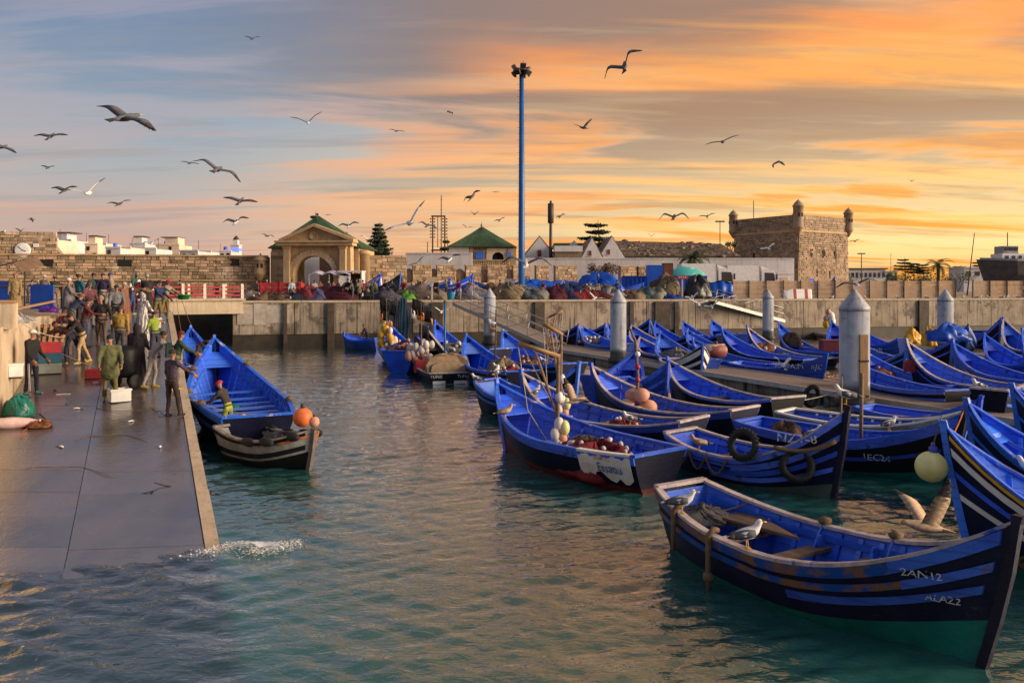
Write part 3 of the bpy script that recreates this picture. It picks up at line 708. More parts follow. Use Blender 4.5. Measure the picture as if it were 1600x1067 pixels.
def gate():
    D = 84.0; o = W(494, 450, D); t = thing('city_gate', 'ochre stone gate with a round arch, pediment and green pyramid roof', 'gate', (o.x, D, 0), R(-4))
    u = D / F                                                    # metres per pixel
    def X(px): return (px - 494) * u
    def Z(py): return H - (py - 450) * u
    arch_front(t, 'arch_front', X(441), X(549), QZ, Z(384), X(489.5), 32 * u, Z(432), 0, 1.3, STUCCO)
    # ring of voussoirs
    for i in range(19):
        a = math.pi * (i + .5) / 19; rr = 36.5 * u; c = Vector((X(489.5) - rr * math.cos(a), -.07, Z(432) + rr * math.sin(a)))
        MB().box(c, (9 * u, .24, math.pi * rr / 19 - .02), 0, 0, Matrix.Rotation(math.pi + a, 3, 'Y')).build('voussoir', STONE, t)
    for px in (449, 538):
        box_part('pilaster', (X(px), -.28, (QZ + Z(388)) / 2), (.62, .5, Z(388) - QZ), STUCCO, t)
        box_part('capital', (X(px), -.3, Z(388) + .1), (.82, .62, .3), STUCCO, t)
        box_part('plinth', (X(px), -.3, QZ + .35), (.86, .64, .7), STUCCO, t)
    for py, hh, pr in ((384, .3, .62), (380, .2, .85)):
        box_part('cornice', (X(495), .3 - pr / 2, Z(py) + .12), ((549 - 441) * u + pr * 1.3, 1.2 + pr, hh), STUCCO, t)
    # pediment
    zb, za = Z(377), Z(353); mb = MB(); P = [(X(438), zb), (X(556), zb), (X(493), za)]
    mb.add([(x, y, z) for y in (-.15, 1.2) for x, z in P], [(0, 1, 2), (5, 4, 3), (0, 3, 4, 1), (1, 4, 5, 2), (2, 5, 3, 0)]); mb.build('pediment', STUCCO, t)
    for (xa, xb) in ((P[0], P[2]), (P[2], P[1])):
        a, b = Vector((xa[0], .1, xa[1] + .05)), Vector((xb[0], .1, xb[1] + .05))
        MB().sweep([a, b], Vector((0, .85, 0)), Vector((0, 0, .16))).build('raking_cornice', STUCCO, t)
    m = MB(); m.loft([[(X(491) + r * math.cos(2 * math.pi * i / 20), y, zb + .55 + r * math.sin(2 * math.pi * i / 20)) for i in range(20)] for r, y in ((.5, -.14), (.5, -.26), (.32, -.26), (.3, -.18), (.02, -.18))]); m.build('medallion', STUCCO, t)
    # body and roof behind
    bx0, bx1 = X(413), X(556)
    body = MB(); 
    for (xa, xb) in ((bx0, X(457.5) - .05), (X(521.5) + .05, bx1)): body.box(((xa + xb) / 2, 2.6, (QZ + Z(392)) / 2), (xb - xa, 2.3, Z(392) - QZ))
    body.box(((bx0 + bx1) / 2, 5.0, (Z(398) + Z(388)) / 2 + .05), (bx1 - bx0 - .1, 6.9, Z(388) - Z(397)))
    body.build('gate_body', STUCCO, t)
    stone_wall('masonry', t, Vector((bx0, 1.5, 0)), Vector((X(441) - .05, 1.5, 0)), QZ, Z(392), .7, .36, .06, STONE, 8)
    stone_wall('masonry', t, Vector((X(549) + .05, 1.5, 0)), Vector((bx1, 1.5, 0)), QZ, Z(392), .7, .36, .06, STONE, 9)
    ze = Z(387); ap = Vector((X(474), 4.6, Z(331))); E = [(bx0 - .3, 1.25, ze), (bx1 + .25, 1.25, ze), (bx1 + .25, 8.8, ze), (bx0 - .3, 8.8, ze)]
    MB().add([E[0], E[1], E[2], E[3], ap], [(0, 1, 4), (1, 2, 4), (2, 3, 4), (3, 0, 4), (3, 2, 1, 0)]).build('roof_core', ROOFG, t)
    # tile ribs on the roof slopes
    mb = MB()
    for (a, b) in ((0, 1), (3, 0), (1, 2)):
        a, b = Vector(E[a]), Vector(E[b]); nrm = (b - a).cross(ap - a).normalized(); n = 26
        for i in range(1, n):
            p = a.lerp(b, i / n); f = 1 - abs(2 * i / n - 1)
            q = p.lerp(ap, f * .98); 
            if (q - p).length > .3: mb.sweep([p + nrm * .04, q + nrm * .04], (b - a).normalized() * .07, nrm * .05)
    stuff(mb.build('roof_tiles', ROOFG, t))
    MB().ball(ap + Vector((0, 0, .15)), .16, 8, 5).build('finial', IRON, t)
    box_part('inner_door_leaf', (X(512), 2.6, QZ + 2.0), (.18, 2.6, 4.0), M('gate_door', (.05, .03, .02), (.08, .05, .03), 2, .7), t)
    return t
gate()
p = W(407, 450, 85.0); turret('small round sentry turret with a domed cap left of the gate', p, .6, 5.9, 7.3, 7.95, STUCCO)
p = W(569, 450, 86.0); 
def buttress(p):
    t = thing('round_buttress', 'half round masonry buttress to the right of the gate', 'buttress', (p.x, p.y, 0))
    MB().lathe([(.62, QZ), (.6, 8.0), (.75, 8.02), (.75, 8.3), (.5, 8.45), (.05, 8.5)], 16).build('drum', STUCCO, t)
buttress(p)
def street_behind():
    # whitewashed street seen through the arch
    p = W(478, 450, 97); t = thing('white_house', 'whitewashed house front with a dark doorway seen through the arch', 'house', (p.x, 97, 0))
    arch_front(t, 'house_front', -3.2, 1.9, QZ, 8.6, -.9, .8, 5.2, 0, .5, LIME)
    box_part('doorway', (-.9, .6, QZ + 1.4), (1.5, .1, 2.7), DARK, t)
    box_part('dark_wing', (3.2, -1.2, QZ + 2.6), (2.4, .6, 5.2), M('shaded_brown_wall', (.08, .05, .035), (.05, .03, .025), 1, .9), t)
    # plain row houses far to the rear
street_behind()

def crenel_wall():
    D0 = 88.0; a, b = W(572, 450, D0), W(1068, 450, 96.0); d = (b - a); d.z = 0; L = d.length; d.normalize(); rz = math.atan2(d.y, d.x); n = Vector((d.y, -d.x, 0))
    t = thing('battlement_wall', 'low crenellated stone wall with arched embrasures behind the stored boats', 'wall', (0, 0, 0))
    def pos(px): k = (px - CX) / F; return (k * a.y - a.x) / (d.x - k * d.y)
    zb = 5.0
    c = a + d * L / 2 - n * .5; MB().box((c.x, c.y, (QZ + zb) / 2), (L, .9, zb - QZ), rz).build('wall_core', STONED, t)
    stone_wall('masonry', t, a - n * .05, b - n * .05, QZ, zb, .7, .36, .1, STONE, 11)
    for (x0, x1, ztop) in ((572, 597, 8.0), (597, 636, 8.0)):
        s0, s1 = pos(x0), pos(x1); q = a + d * (s0 + s1) / 2 - n * .5
        MB().box((q.x, q.y, (zb + ztop) / 2), (s1 - s0, .8, ztop - zb), rz).build('wall_core', STONED, t)
        stone_wall('masonry', t, a + d * s0 - n * .1, a + d * s1 - n * .1, zb, ztop, .8, .4, .1, STONE, int(x0))
    for (x0, x1) in ((645, 675), (683, 713), (728, 752), (762, 792), (802, 830), (838, 858), (868, 902), (970, 995), (998, 1020), (1024, 1045)):
        s0, s1 = pos(x0), pos(x1); q = a + d * (s0 + s1) / 2 - n * .5; zt = 6.9
        MB().box((q.x, q.y, (zb + zt) / 2), (s1 - s0, .8, zt - zb), rz).build('merlon', STONED, t)
        stone_wall('masonry', t, a + d * s0 - n * .1, a + d * s1 - n * .1, zb, zt, .6, .33, .09, STONE, int(x0))
        MB().box((q.x, q.y, zt + .06), (s1 - s0 + .1, .95, .13), rz).build('coping_stone', STUCCO, t)
    for px in (640, 679, 720, 757, 797):
        q = a + d * pos(px) - n * .9
        m = MB(); m.ball((q.x, q.y, zb + .5), (.75, .45, 1.1), 10, 7); m.build('embrasure_hood', STONED, t)
    return t
crenel_wall()

def gable_roof(mb, x0, x1, y0, y1, ze, zr, ov=.25, along='y', mi=0):
    if along == 'y':
        xm = (x0 + x1) / 2; P = [(x0 - ov, y0 - ov, ze), (xm, y0 - ov, zr), (x1 + ov, y0 - ov, ze), (x0 - ov, y1 + ov, ze), (xm, y1 + ov, zr), (x1 + ov, y1 + ov, ze)]
    else:
        ym = (y0 + y1) / 2; P = [(x0 - ov, y0 - ov, ze), (x0 - ov, ym, zr), (x0 - ov, y1 + ov, ze), (x1 + ov, y0 - ov, ze), (x1 + ov, ym, zr), (x1 + ov, y1 + ov, ze)]
    th = .14; Q = [(x, y, z + th) for x, y, z in P]; V = P + Q
    mb.add(V, [(0, 3, 4, 1), (1, 4, 5, 2), (6, 7, 10, 9), (7, 8, 11, 10), (0, 1, 7, 6), (1, 2, 8, 7), (3, 9, 10, 4), (4, 10, 11, 5), (0, 6, 9, 3), (2, 5, 11, 8)], mi)

def green_roof_house():
    D = 104.0; u = D / F; o = W(752, 450, D); t = thing('harbour_office', 'stone house with a green hipped roof, arched loggia and blue shutters', 'house', (o.x, D, 0), R(0))
    X = lambda px: (px - 752) * u; Z = lambda py: H - (py - 450) * u
    MB().box((X(733), 3.2, (QZ + Z(386)) / 2), ((760 - 706) * u, 6.0, Z(386) - QZ)).build('main_block', STONED, t)
    stone_wall('masonry', t, Vector((X(733.5), .2, 0)), Vector((X(759.5), .2, 0)), QZ, Z(386), .6, .32, .07, STONE, 21)
    box_part('white_wing', (X(717), .15, (QZ + Z(386)) / 2), ((732.5 - 702) * u, .6, Z(386) - QZ), LIME, t)
    arch_front(t, 'loggia', X(759.8), X(793), Z(408), Z(388), X(778), 9 * u, Z(403), .1, .5, M('loggia_plaster', (.72, .60, .42), (.6, .5, .34), 1, .8), 12)
    box_part('side_pier', (X(800), 1.5, (QZ + Z(388)) / 2), (13 * u, 3, Z(388) - QZ), STUCCO, t)
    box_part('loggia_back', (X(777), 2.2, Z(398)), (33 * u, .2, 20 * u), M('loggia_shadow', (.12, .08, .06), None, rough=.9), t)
    box_part('loggia_base', (X(777), 1.3, (QZ + Z(409)) / 2), (35 * u, 2.4, Z(409) - QZ), STONED, t)
    for px, wd in ((749.5, 12), (796, 6)):
        box_part('shutter', (X(px), .02 if px < 760 else -.05, Z(399)), (wd * u, .1, 11 * u), BLUE3, t)
    box_part('door', (X(772), 2.0, Z(401)), (7 * u, .1, 12 * u), BLUE4, t)
    z = Z(407); box_part('balustrade_rail', (X(765), -.5, z), (64 * u, .3, .16), STUCCO, t); box_part('balustrade_base', (X(765), -.5, z - .75), (64 * u, .35, .18), STUCCO, t)
    for i in range(22): MB().lathe([(.06, 0), (.11, .18), (.05, .36), (.08, .58)], 7, (X(735) + i * 2.85 * u, -.5, z - .66)).build('baluster', STUCCO, t)
    box_part('terrace', (X(765), .6, (QZ + z - .85) / 2), (64 * u, 2.3, z - .85 - QZ), STONED, t)
    ze = Z(386); ap = Vector((X(751), 4.2, Z(351))); E = [(X(700), -.7, ze), (X(807), -.7, Z(387)), (X(807), 8.6, ze), (X(700), 8.6, ze)]
    MB().add(E + [ap], [(0, 1, 4), (1, 2, 4), (2, 3, 4), (3, 0, 4), (3, 2, 1, 0)]).build('roof_core', ROOFG, t)
    mb = MB()
    for (a, b) in ((0, 1), (3, 0), (1, 2)):
        a, b = Vector(E[a]), Vector(E[b]); nrm = (b - a).cross(ap - a).normalized(); n = 24
        for i in range(1, n):
            p = a.lerp(b, i / n); q = p.lerp(ap, (1 - abs(2 * i / n - 1)) * .98)
            if (q - p).length > .3: mb.sweep([p + nrm * .04, q + nrm * .04], (b - a).normalized() * .08, nrm * .05)
    stuff(mb.build('roof_tiles', ROOFG, t))
    MB().lathe([(.1, 0), (.22, .2), (.05, .5), (.02, .8)], 8, ap).build('finial', STUCCO, t)
green_roof_house()

def white_walls():
    def wall(px0, px1, D, py, label, th=.5, m=LIME):
        a, b = W(px0, 450, D), W(px1, 450, D); zt = H - (py - 450) * D / F
        t = thing('white_wall', label, 'wall', ((a.x + b.x) / 2, D, 0)); L = b.x - a.x; n = max(1, int(L / 5))
        for i in range(n): box_part('wall_section', (-L / 2 + (i + .5) * L / n, 0, (QZ + zt) / 2), (L / n - .012, th, zt - QZ), m, t)
        for i in range(n): box_part('coping', (-L / 2 + (i + .5) * L / n, 0, zt + .07), (L / n - .03, th + .2, .14), LIME, t)
        return t
    wall(634, 738, 98, 397, 'whitewashed wall between the gate and the green roofed house')
    wall(806, 1240, 107, 405, 'long whitewashed yard wall below the gabled sheds')
white_walls()

def shed(px0, px1, pya, pye, D, depth, label, roofm, win=None, pyb=405):
    u = D / F; o = W((px0 + px1) / 2, 450, D); t = thing('gabled_shed', label, 'shed', (o.x, D, 0)); hw = (px1 - px0) * u / 2; Z = lambda py: H - (py - 450) * u
    za, ze = Z(pya), Z(pye); mb = MB(); P = [(-hw, QZ), (hw, QZ), (hw, ze), (0, za), (-hw, ze)]
    V = [(x, y, z) for y in (0, depth) for x, z in P]
    mb.add(V, [(0, 1, 2, 3, 4), (9, 8, 7, 6, 5)] + [(i, 5 + i, 5 + (i + 1) % 5, (i + 1) % 5) for i in range(5)]); mb.build('walls', LIME, t)
    r = MB(); gable_roof(r, -hw, hw, .15, depth, ze + .03, za + .03, .12); r.build('roof', roofm, t)
    if win:
        f = box_part('window', ((win[0] - (px0 + px1) / 2) * u, -.03, Z(win[1])), (win[2] * u, .12, win[3] * u), M('brown_shutter_%d' % px0, (.16, .05, .035), (.1, .03, .02), 3, .7), t)
        box_part('sill', ((win[0] - (px0 + px1) / 2) * u, -.1, Z(win[1] + win[3] / 2) - .06), (win[2] * u + .2, .2, .1), LIME, f)
    return t
shed(816, 870, 370, 404, 112, 14, 'white gabled shed with a green roof nearest the light mast', ROOFG, (843, 396, 6, 10))
shed(909, 941, 372, 402, 114, 12, 'small white gabled shed with a tiny shuttered window', ROOFM, (922, 396, 4, 8))
shed(936, 976, 370, 402, 115, 12, 'white gabled end of the long mossy roofed hall', ROOFM, (951, 394, 4, 8))
shed(886, 910, 377, 398, 118, 8, 'white gabled shed half hidden behind its taller neighbours', LIME)
def shed_terrace():
    D = 110; u = D / F; o = W(888, 450, D); Z = lambda py: H - (py - 450) * u
    t = thing('flat_annexe', 'flat white annexe with a brown fascia between two gables', 'annexe', (o.x, D, 0))
    box_part('wall', (0, 1, (QZ + Z(394)) / 2), (42 * u, 2.5, Z(394) - QZ), M('brown_fascia', (.28, .20, .13), (.2, .14, .09), 2, .8), t)
    box_part('parapet', (0, .9, Z(389)), (44 * u, 2.9, 9 * u), LIME, t)
    D = 132; u = D / F; o = W(905, 450, D); t = thing('green_roof_hall', 'long hall with a flat green roof behind the gables', 'hall', (o.x, D, 0))
    box_part('wall', (0, 3, (QZ + 11.0) / 2), (75 * u, 5, 11.0 - QZ), STONED, t); box_part('roof', (0, 3, 11.3), (80 * u, 6.4, .5), ROOFG, t); box_part('roof_ridge', (0, 4, 11.75), (76 * u, 3, .4), ROOFG, t)
shed_terrace()
def mossy_hall():
    D = 116; u = D / F; o = W(1055, 450, D); t = thing('mossy_hall', 'long whitewashed hall under a broken mossy tile roof', 'hall', (o.x, D, 0)); X = lambda px: (px - 1055) * u; Z = lambda py: H - (py - 450) * u
    box_part('wall', ((X(962) + X(1152)) / 2, 4, (QZ + Z(402)) / 2), (X(1152) - X(962), 7.5, Z(402) - QZ), LIME, t)
    ze, zr = Z(401), Z(373); x0, x1 = X(956), X(1156); y0, ym, y1 = -.6, 5.0, 9
    P = [(x0, y0, ze), (x1, y0, ze), (X(1140), ym, zr - .5), (X(948), ym, zr), (x0, y1, ze), (x1, y1, ze)]
    MB().add(P, [(0, 1, 2, 3), (3, 2, 5, 4), (1, 5, 2), (0, 3, 4)]).build('roof_core', ROOFM, t)
    rg = random.Random(6); mb = MB(); a, b, c, d_ = [Vector(P[i]) for i in (0, 1, 2, 3)]; nrm = (b - a).cross(d_ - a).normalized()
    for r_ in range(13):
        for k in range(80):
            if rg.random() < .07: continue
            f0, f1 = k / 80, (k + .9) / 80; g0, g1 = r_ / 13, (r_ + 1.15) / 13
            g1 = min(g1, 1); h0, h1 = .05 + rg.uniform(0, .05), .02 + rg.uniform(0, .04)
            q = [a.lerp(b, f0).lerp(d_.lerp(c, f0), g0), a.lerp(b, f1).lerp(d_.lerp(c, f1), g0), a.lerp(b, f1).lerp(d_.lerp(c, f1), g1), a.lerp(b, f0).lerp(d_.lerp(c, f0), g1)]
            up = [q[0] + nrm * (h0 + .05), q[1] + nrm * (h0 + .05), q[2] + nrm * h1, q[3] + nrm * h1]
            mb.hexa([p - nrm * .02 for p in q] + up)
    for k in range(46):
        f, g_ = rg.random(), rg.random(); q = a.lerp(b, f).lerp(d_.lerp(c, f), g_); r = rg.uniform(.12, .42)
        mb.ball(q + nrm * .05, (r * 1.4, r, r * .7), 6, 4, 0, None, .3, rg)
    stuff(mb.build('roof_tiles', ROOFM, t))
    box_part('eaves_board', ((x0 + x1) / 2, y0 - .02, ze - .12), (x1 - x0, .12, .22), IRON, t)
mossy_hall()

def tower():
    D = 128.0; u = D / F; c0 = W(1247, 450, D); s = 13.0; th = R(56.6)
    da = Vector((-math.cos(th), math.sin(th), 0)); db = Vector((math.sin(th), math.cos(th), 0))
    zt = H + 113 * u; zp = H + 88 * u
    t = thing('fort_tower', 'square stone harbour fort with corner turrets and a plain parapet', 'fort', (0, 0, 0))
    C = [c0, c0 + da * s, c0 + da * s + db * s, c0 + db * s]
    def slab(z0, z1, off, name, m):
        P = []
        ctr = (C[0] + C[2]) / 2
        for z, o_ in ((z0, off[0]), (z1, off[1])):
            for p in C: q = p + (p - ctr).normalized() * o_ * 1.414; P.append((q.x, q.y, z))
        MB().hexa(P).build(name, m, t)
    slab(QZ, zp, (.25, 0), 'body', STONED); slab(zp, zp + .35, (.28, .28), 'string_course', STUCCO); slab(zp + .35, zt, (.06, .06), 'parapet', STONED); slab(zt, zt + .2, (.16, .16), 'coping', STONED)
    for A, B, sd in ((C[1], C[0], 31), (C[0], C[3], 32)):
        d = (B - A).normalized(); n = Vector((d.y, -d.x, 0))
        slits = [(3.2, 10.0), (6.3, 10.0), (9.4, 9.9), (4.6, 6.9), (8.0, 6.6)] if sd == 32 else [(4.3, 9.6)]
        sk = lambda x, z, S=slits: any(abs(x - a) < .3 and abs(z - b) < .8 for a, b in S)
        stone_wall('masonry', t, A + n * .12, B + n * .12, QZ, zp, .75, .34, .12, STONED, sd, sk)
        stone_wall('masonry', t, A + n * .1, B + n * .1, zp + .36, zt, .75, .4, .08, STONED, sd + 5)
        for a, b in slits:
            q = A + d * a + n * .1; MB().box((q.x, q.y, b), (.34, .2, 1.3), math.atan2(d.y, d.x)).build('arrow_slit', DARK, t)
    # arched doorway at the foot of the left face
    d = (C[0] - C[1]).normalized(); n = Vector((d.y, -d.x, 0)); q = C[1] + d * 4 + n * .2
    MB().box((q.x, q.y, QZ + 2.2), (1.5, .3, 4.6), math.atan2(d.y, d.x)).build('doorway', DARK, t)
    box_part('roof_antenna', ((C[1] + C[0]).x / 2 - 1, (C[1] + C[0]).y / 2 + 3, zt + 1.6), (.1, .1, 3.4), IRON, t)
    names = ['front turret on the nearest tower corner, tallest of four', 'turret on the left tower corner', 'small far turret barely above the parapet', 'turret on the right tower corner']
    for i, p in enumerate(C):
        if i == 2: turret('stone ' + names[i], p, .6, zt - 1.2, zt + .5, zt + 1.3, STONED, False); continue
        turret('domed stone ' + names[i], p + (p - (C[0] + C[2]) / 2).normalized() * .2, .72 if i else .8, zt - 1.9, zt + .9 + .5 * (i == 0), zt + 1.9 + .6 * (i == 0), STONED, True)
tower()

def far_houses():
    rg = random.Random(12)
    L = [(66, 90, 378, 'tall white house at the left end of the rooftops'), (80, 112, 379, 'white house with a brown roof terrace and cream side'), (108, 136, 382, 'white house with a blue shuttered window above the rampart'), (133, 152, 385, 'low white house with two round headed openings'),
         (150, 166, 384, 'cream house with a flat grey roof'), (165, 188, 391, 'low pale house beside the cream one'), (186, 204, 390, 'small white house with red brown shutters'), (203, 226, 384, 'white house with a grey roof penthouse'), (226, 244, 392, 'low white house left of the arcaded one'),
         (243, 280, 386, 'wide white house with a row of dark arched windows'), (280, 310, 396, 'long low white rooftop behind the rampart'), (308, 330, 397, 'small white rooftop with a washing line'), (328, 345, 398, 'pale blue low house'), (343, 361, 396, 'white block just left of the minaret'), (40, 66, 386, 'white house half hidden by the clock wall')]
    for i, (x0, x1, py, lab) in enumerate(L):
        D = 128 + (i * 37 % 5) * 7; py -= 3; u = D / F; o = W((x0 + x1) / 2, 450, D); wd = (x1 - x0) * u; zt = H - (py - 450) * u
        t = thing('town_house', lab, 'house', (o.x, D, 0), R(rg.uniform(-6, 6)), 'white town houses behind the rampart')
        m = LIME if i % 3 else (M('cream_wall', (.74, .60, .46), (.62, .48, .36), .6, .85) if 'cream_wall' not in MATS else MATS['cream_wall'])
        if i == 12: m = M('bluish_wall', (.55, .62, .72), (.48, .55, .66), .6, .85)
        box_part('wall', (0, 3, (QZ + zt) / 2), (wd, 6, zt - QZ), m, t)
        box_part('parapet', (0, .0, zt + .12), (wd + .12, .3, .26), m, t)
        n = max(2, int(wd / 1.1))
        for k in range(n):
            if rg.random() < .25: continue
            x = -wd / 2 + (k + .5) * wd / n; z = zt - rg.choice((.62, .7, .75, 1.8)); wm = rg.choice((DARK, DARK, BLUE3, IRON))
            f = box_part('window', (x, -.02, z), (.5, .12, .72), wm, t); box_part('sill', (x, -.1, z - .42), (.62, .2, .1), m, f)
        if i in (1, 3, 7, 9):
            box_part('roof_room', (rg.uniform(-.2, .2) * wd, 2.5, zt + .75), (wd * .55, 3, 1.4), m, t); box_part('roof_slab', (0, 2.5, zt + 1.5), (wd * .7, 3.6, .16), IRON, t)
        if i % 2 == 0:
            MB().tube([(wd * .2, 2, zt), (wd * .2, 2, zt + 1.9)], .04, 4).build('aerial', IRON, t)
        if i % 4 == 1: MB().lathe([(.35, 0), (.35, .8), (.1, .95)], 8, (-wd * .25, 2, zt)).build('water_tank', BLUE2, t)
    D = 150; u = D / F; o = W(369, 450, D); t = thing('minaret', 'square white minaret with a small dark cap and blue lit band', 'minaret', (o.x, D, 0)); zt = H - (384 - 450) * u
    box_part('shaft', (0, 0, (QZ + zt) / 2), (1.55, 1.55, zt - QZ), LIME, t)
    bl = M('blue_lit_band', (.1, .16, .7), None, rough=.5); n = bl.node_tree.nodes['Principled BSDF']; n.inputs['Emission Color'].default_value = (.12, .2, 1, 1); n.inputs['Emission Strength'].default_value = .7
    box_part('lit_band', (0, 0, zt - .75), (1.6, 1.6, .6), bl, t)
    box_part('gallery', (0, 0, zt + .06), (1.75, 1.75, .2), LIME, t); box_part('lantern', (0, 0, zt + .6), (.85, .85, 1.0), LIME, t); MB().lathe([(.62, 0), (.4, .45), (.03, .8)], 8, (0, 0, zt + 1.1)).build('cap', IRON, t)
far_houses()

def right_far():
    D = 230; u = D / F
    for (x0, x1, py, lab, nw) in ((1322, 1384, 421, 'low white terminal building with square windows right of the fort', 9), (1506, 1548, 419, 'pale boxy building behind the palm at the right', 3), (1384, 1402, 425, 'small cream building next to the white terminal', 2), (1545, 1562, 424, 'cream block under the moored ship', 2)):
        o = W((x0 + x1) / 2, 450, D); wd = (x1 - x0) * u; zt = H - (py - 450) * u; t = thing('harbour_building', lab, 'building', (o.x, D, 0))
        box_part('wall', (0, 4, (QZ + zt) / 2), (wd, 8, zt - QZ), LIME if nw > 2 else MATS['cream_wall'], t); box_part('roof_slab', (0, 3.8, zt + .2), (wd + .8, 8.8, .35), IRON if nw > 8 else LIME, t)
        for k in range(nw):
            x = -wd / 2 + (k + .5) * wd / nw; f = box_part('window', (x, -.03, zt - 1.6), (wd / nw * .55, .14, 1.3), GLASS, t); box_part('sill', (x, -.1, zt - 2.35), (wd / nw * .65, .24, .12), LIME, f)
right_far()
# ---------------------------------------------------------------- trees
def leaf_quads(mb, c, r, n, size, rg, flat=.6):
    for _ in range(n):
        d = Vector((rg.gauss(0, 1), rg.gauss(0, 1), rg.gauss(0, 1) * flat)); d = d.normalized() * r * rg.random() ** .45
        p = Vector(c) + Vector((d.x, d.y, d.z * flat)); a = Vector((rg.gauss(0, 1), rg.gauss(0, 1), rg.gauss(0, .6))).normalized(); b = a.orthogonal().normalized() * size * .5 * rg.uniform(.6, 1.2); a = a * size * rg.uniform(.7, 1.3)
        mb.add([p - a, p + b, p + a, p - b], [(0, 1, 2, 3)])
def norfolk(px, pyt, D, z0, spread, label, tiers=9, seed=1, flat=False, m=PINE):
    rg = random.Random(seed); o = W(px, 450, D); t = thing('pine_tree', label, 'tree', (o.x, D, z0)); h = H - (pyt - 450) * D / F - z0
    MB().tube([(0, 0, 0), (.05 * h, 0, h * .5), (.02 * h, 0, h)], [h * .03, h * .018, .03], 7).build('trunk', TRUNK, t)
    limbs, cr = MB(), MB()
    for k in range(tiers):
        f = (k + .5) / tiers; z = h * (.25 + .73 * f) if not flat else h * (.60 + .36 * f)
        r = spread * ((1 - f) ** .75 + .08) if not flat else spread * (1 - .5 * f)
        nb = 6 if not flat else 8
        for j in range(nb):
            a = 2 * math.pi * (j + rg.uniform(-.3, .3)) / nb + k; rr = r * rg.uniform(.6, 1.1)
            tip = Vector((math.cos(a) * rr, math.sin(a) * rr, z + rr * (.12 if not flat else .08))); b0 = Vector((0, 0, z - rr * .1))
            limbs.tube([b0, b0.lerp(tip, .5) - Vector((0, 0, rr * .06)), tip], [.05, .035, .015], 4)
            for q in range(5):
                c = b0.lerp(tip, .3 + .17 * q); leaf_quads(cr, c, rr * .30 + .16, 26, .20 + .04 * rr, rg, .55 if not flat else .34)
    limbs.build('limbs', TRUNK, t); cr.build('crown', m, t); return t
norfolk(592, 347, 112, QZ, 2.3, 'tall dark pine standing to the right of the gate', 13, 3)
norfolk(490, 331, 118, QZ, 1.1, 'small pine top poking over the gate roof', 8, 4)
norfolk(528, 358, 116, QZ, 2.0, 'low dark tree crown behind the right slope of the gate roof', 5, 5, True)
norfolk(697, 371, 116, QZ, 1.5, 'small dark tree left of the green roofed house', 6, 6)
norfolk(932, 343, 128, QZ, 3.0, 'flat topped pine with spreading layers above the sheds', 4, 7, True)
for i, (px, py, l) in enumerate(((1412, 402, 'thin pine on the far shore left of the right palm'), (1426, 409, 'flat topped pine on the far shore'), (1441, 411, 'small far pine next to the palm'), (1500, 414, 'small pine right of the far palm'), (1528, 407, 'thin far pine behind the pale boxy building'))):
    norfolk(px, py, 240, QZ, 2.6, l, 4, 20 + i, True)
def bush(px, D, wd, hh, z0, label, name='bush', seed=1, m=None, cat='bush'):
    rg = random.Random(seed); o = W(px, 450, D); t = thing(name, label, cat, (o.x, D, z0)); st = MB(); cr = MB()
    for k in range(7):
        a = rg.uniform(0, 6.28); tip = Vector((math.cos(a) * wd * .3, math.sin(a) * wd * .2, hh * rg.uniform(.5, .9)))
        st.tube([(0, 0, 0), tip * .5 + Vector((0, 0, hh * .1)), tip], [.05, .035, .01], 4); leaf_quads(cr, tip, min(wd, hh) * .36, 60, .1 + wd * .02, rg, .9)
    st.build('stems', TRUNK, t); cr.build('crown', m or LEAF, t); return t
for i, (px, w_, h_, l) in enumerate(((1425, 24, 5.2, 'broad hazy tree mass left of the far palm'), (1449, 9, 4.6, 'rounded bush at the foot of the far palm'), (1404, 9, 5.0, 'bush between the white terminal and the broad trees'), (1497, 11, 5.2, 'wide bush right of the far palm'), (1330, 5, 3.2, 'dark green bush at the right foot of the fort'), (1478, 7, 4.6, 'low bush behind the palm trunk'))):
    bush(px, 215 if i != 4 else 140, w_ * .75, h_, QZ, l, 'shore_tree' if i != 4 else 'bush', 40 + i, None, 'tree' if i != 4 else 'bush')
bush(158, 83.2, 1.5, 2.0, 4.9, 'green bush growing out of the rampart stones', 'wall_bush', 60)
bush(880, 94, 1.6, 1.4, 5.3, 'green plant growing behind the blue tarpaulins', 'wall_bush', 61)
bush(1030, 96, 2.6, 2.2, 5.0, 'green shrub at the end of the low merlons', 'wall_bush', 62)
bush(936, 98.5, 3.6, 1.6, 5.6, 'reddish bougainvillea hedge against the white wall', 'flowering_hedge', 63, M('bougainvillea', (.14, .05, .05), (.08, .07, .03), 3, .7, isl=.5))
bush(958, 98.6, 2.8, 1.6, 5.6, 'second dark red bougainvillea clump beside the stone merlons', 'flowering_hedge', 64, MATS['bougainvillea'])
bush(1143, 113, 1.6, 1.4, 9.6, 'small dark bush on the hall roof against the tower', 'wall_bush', 65)
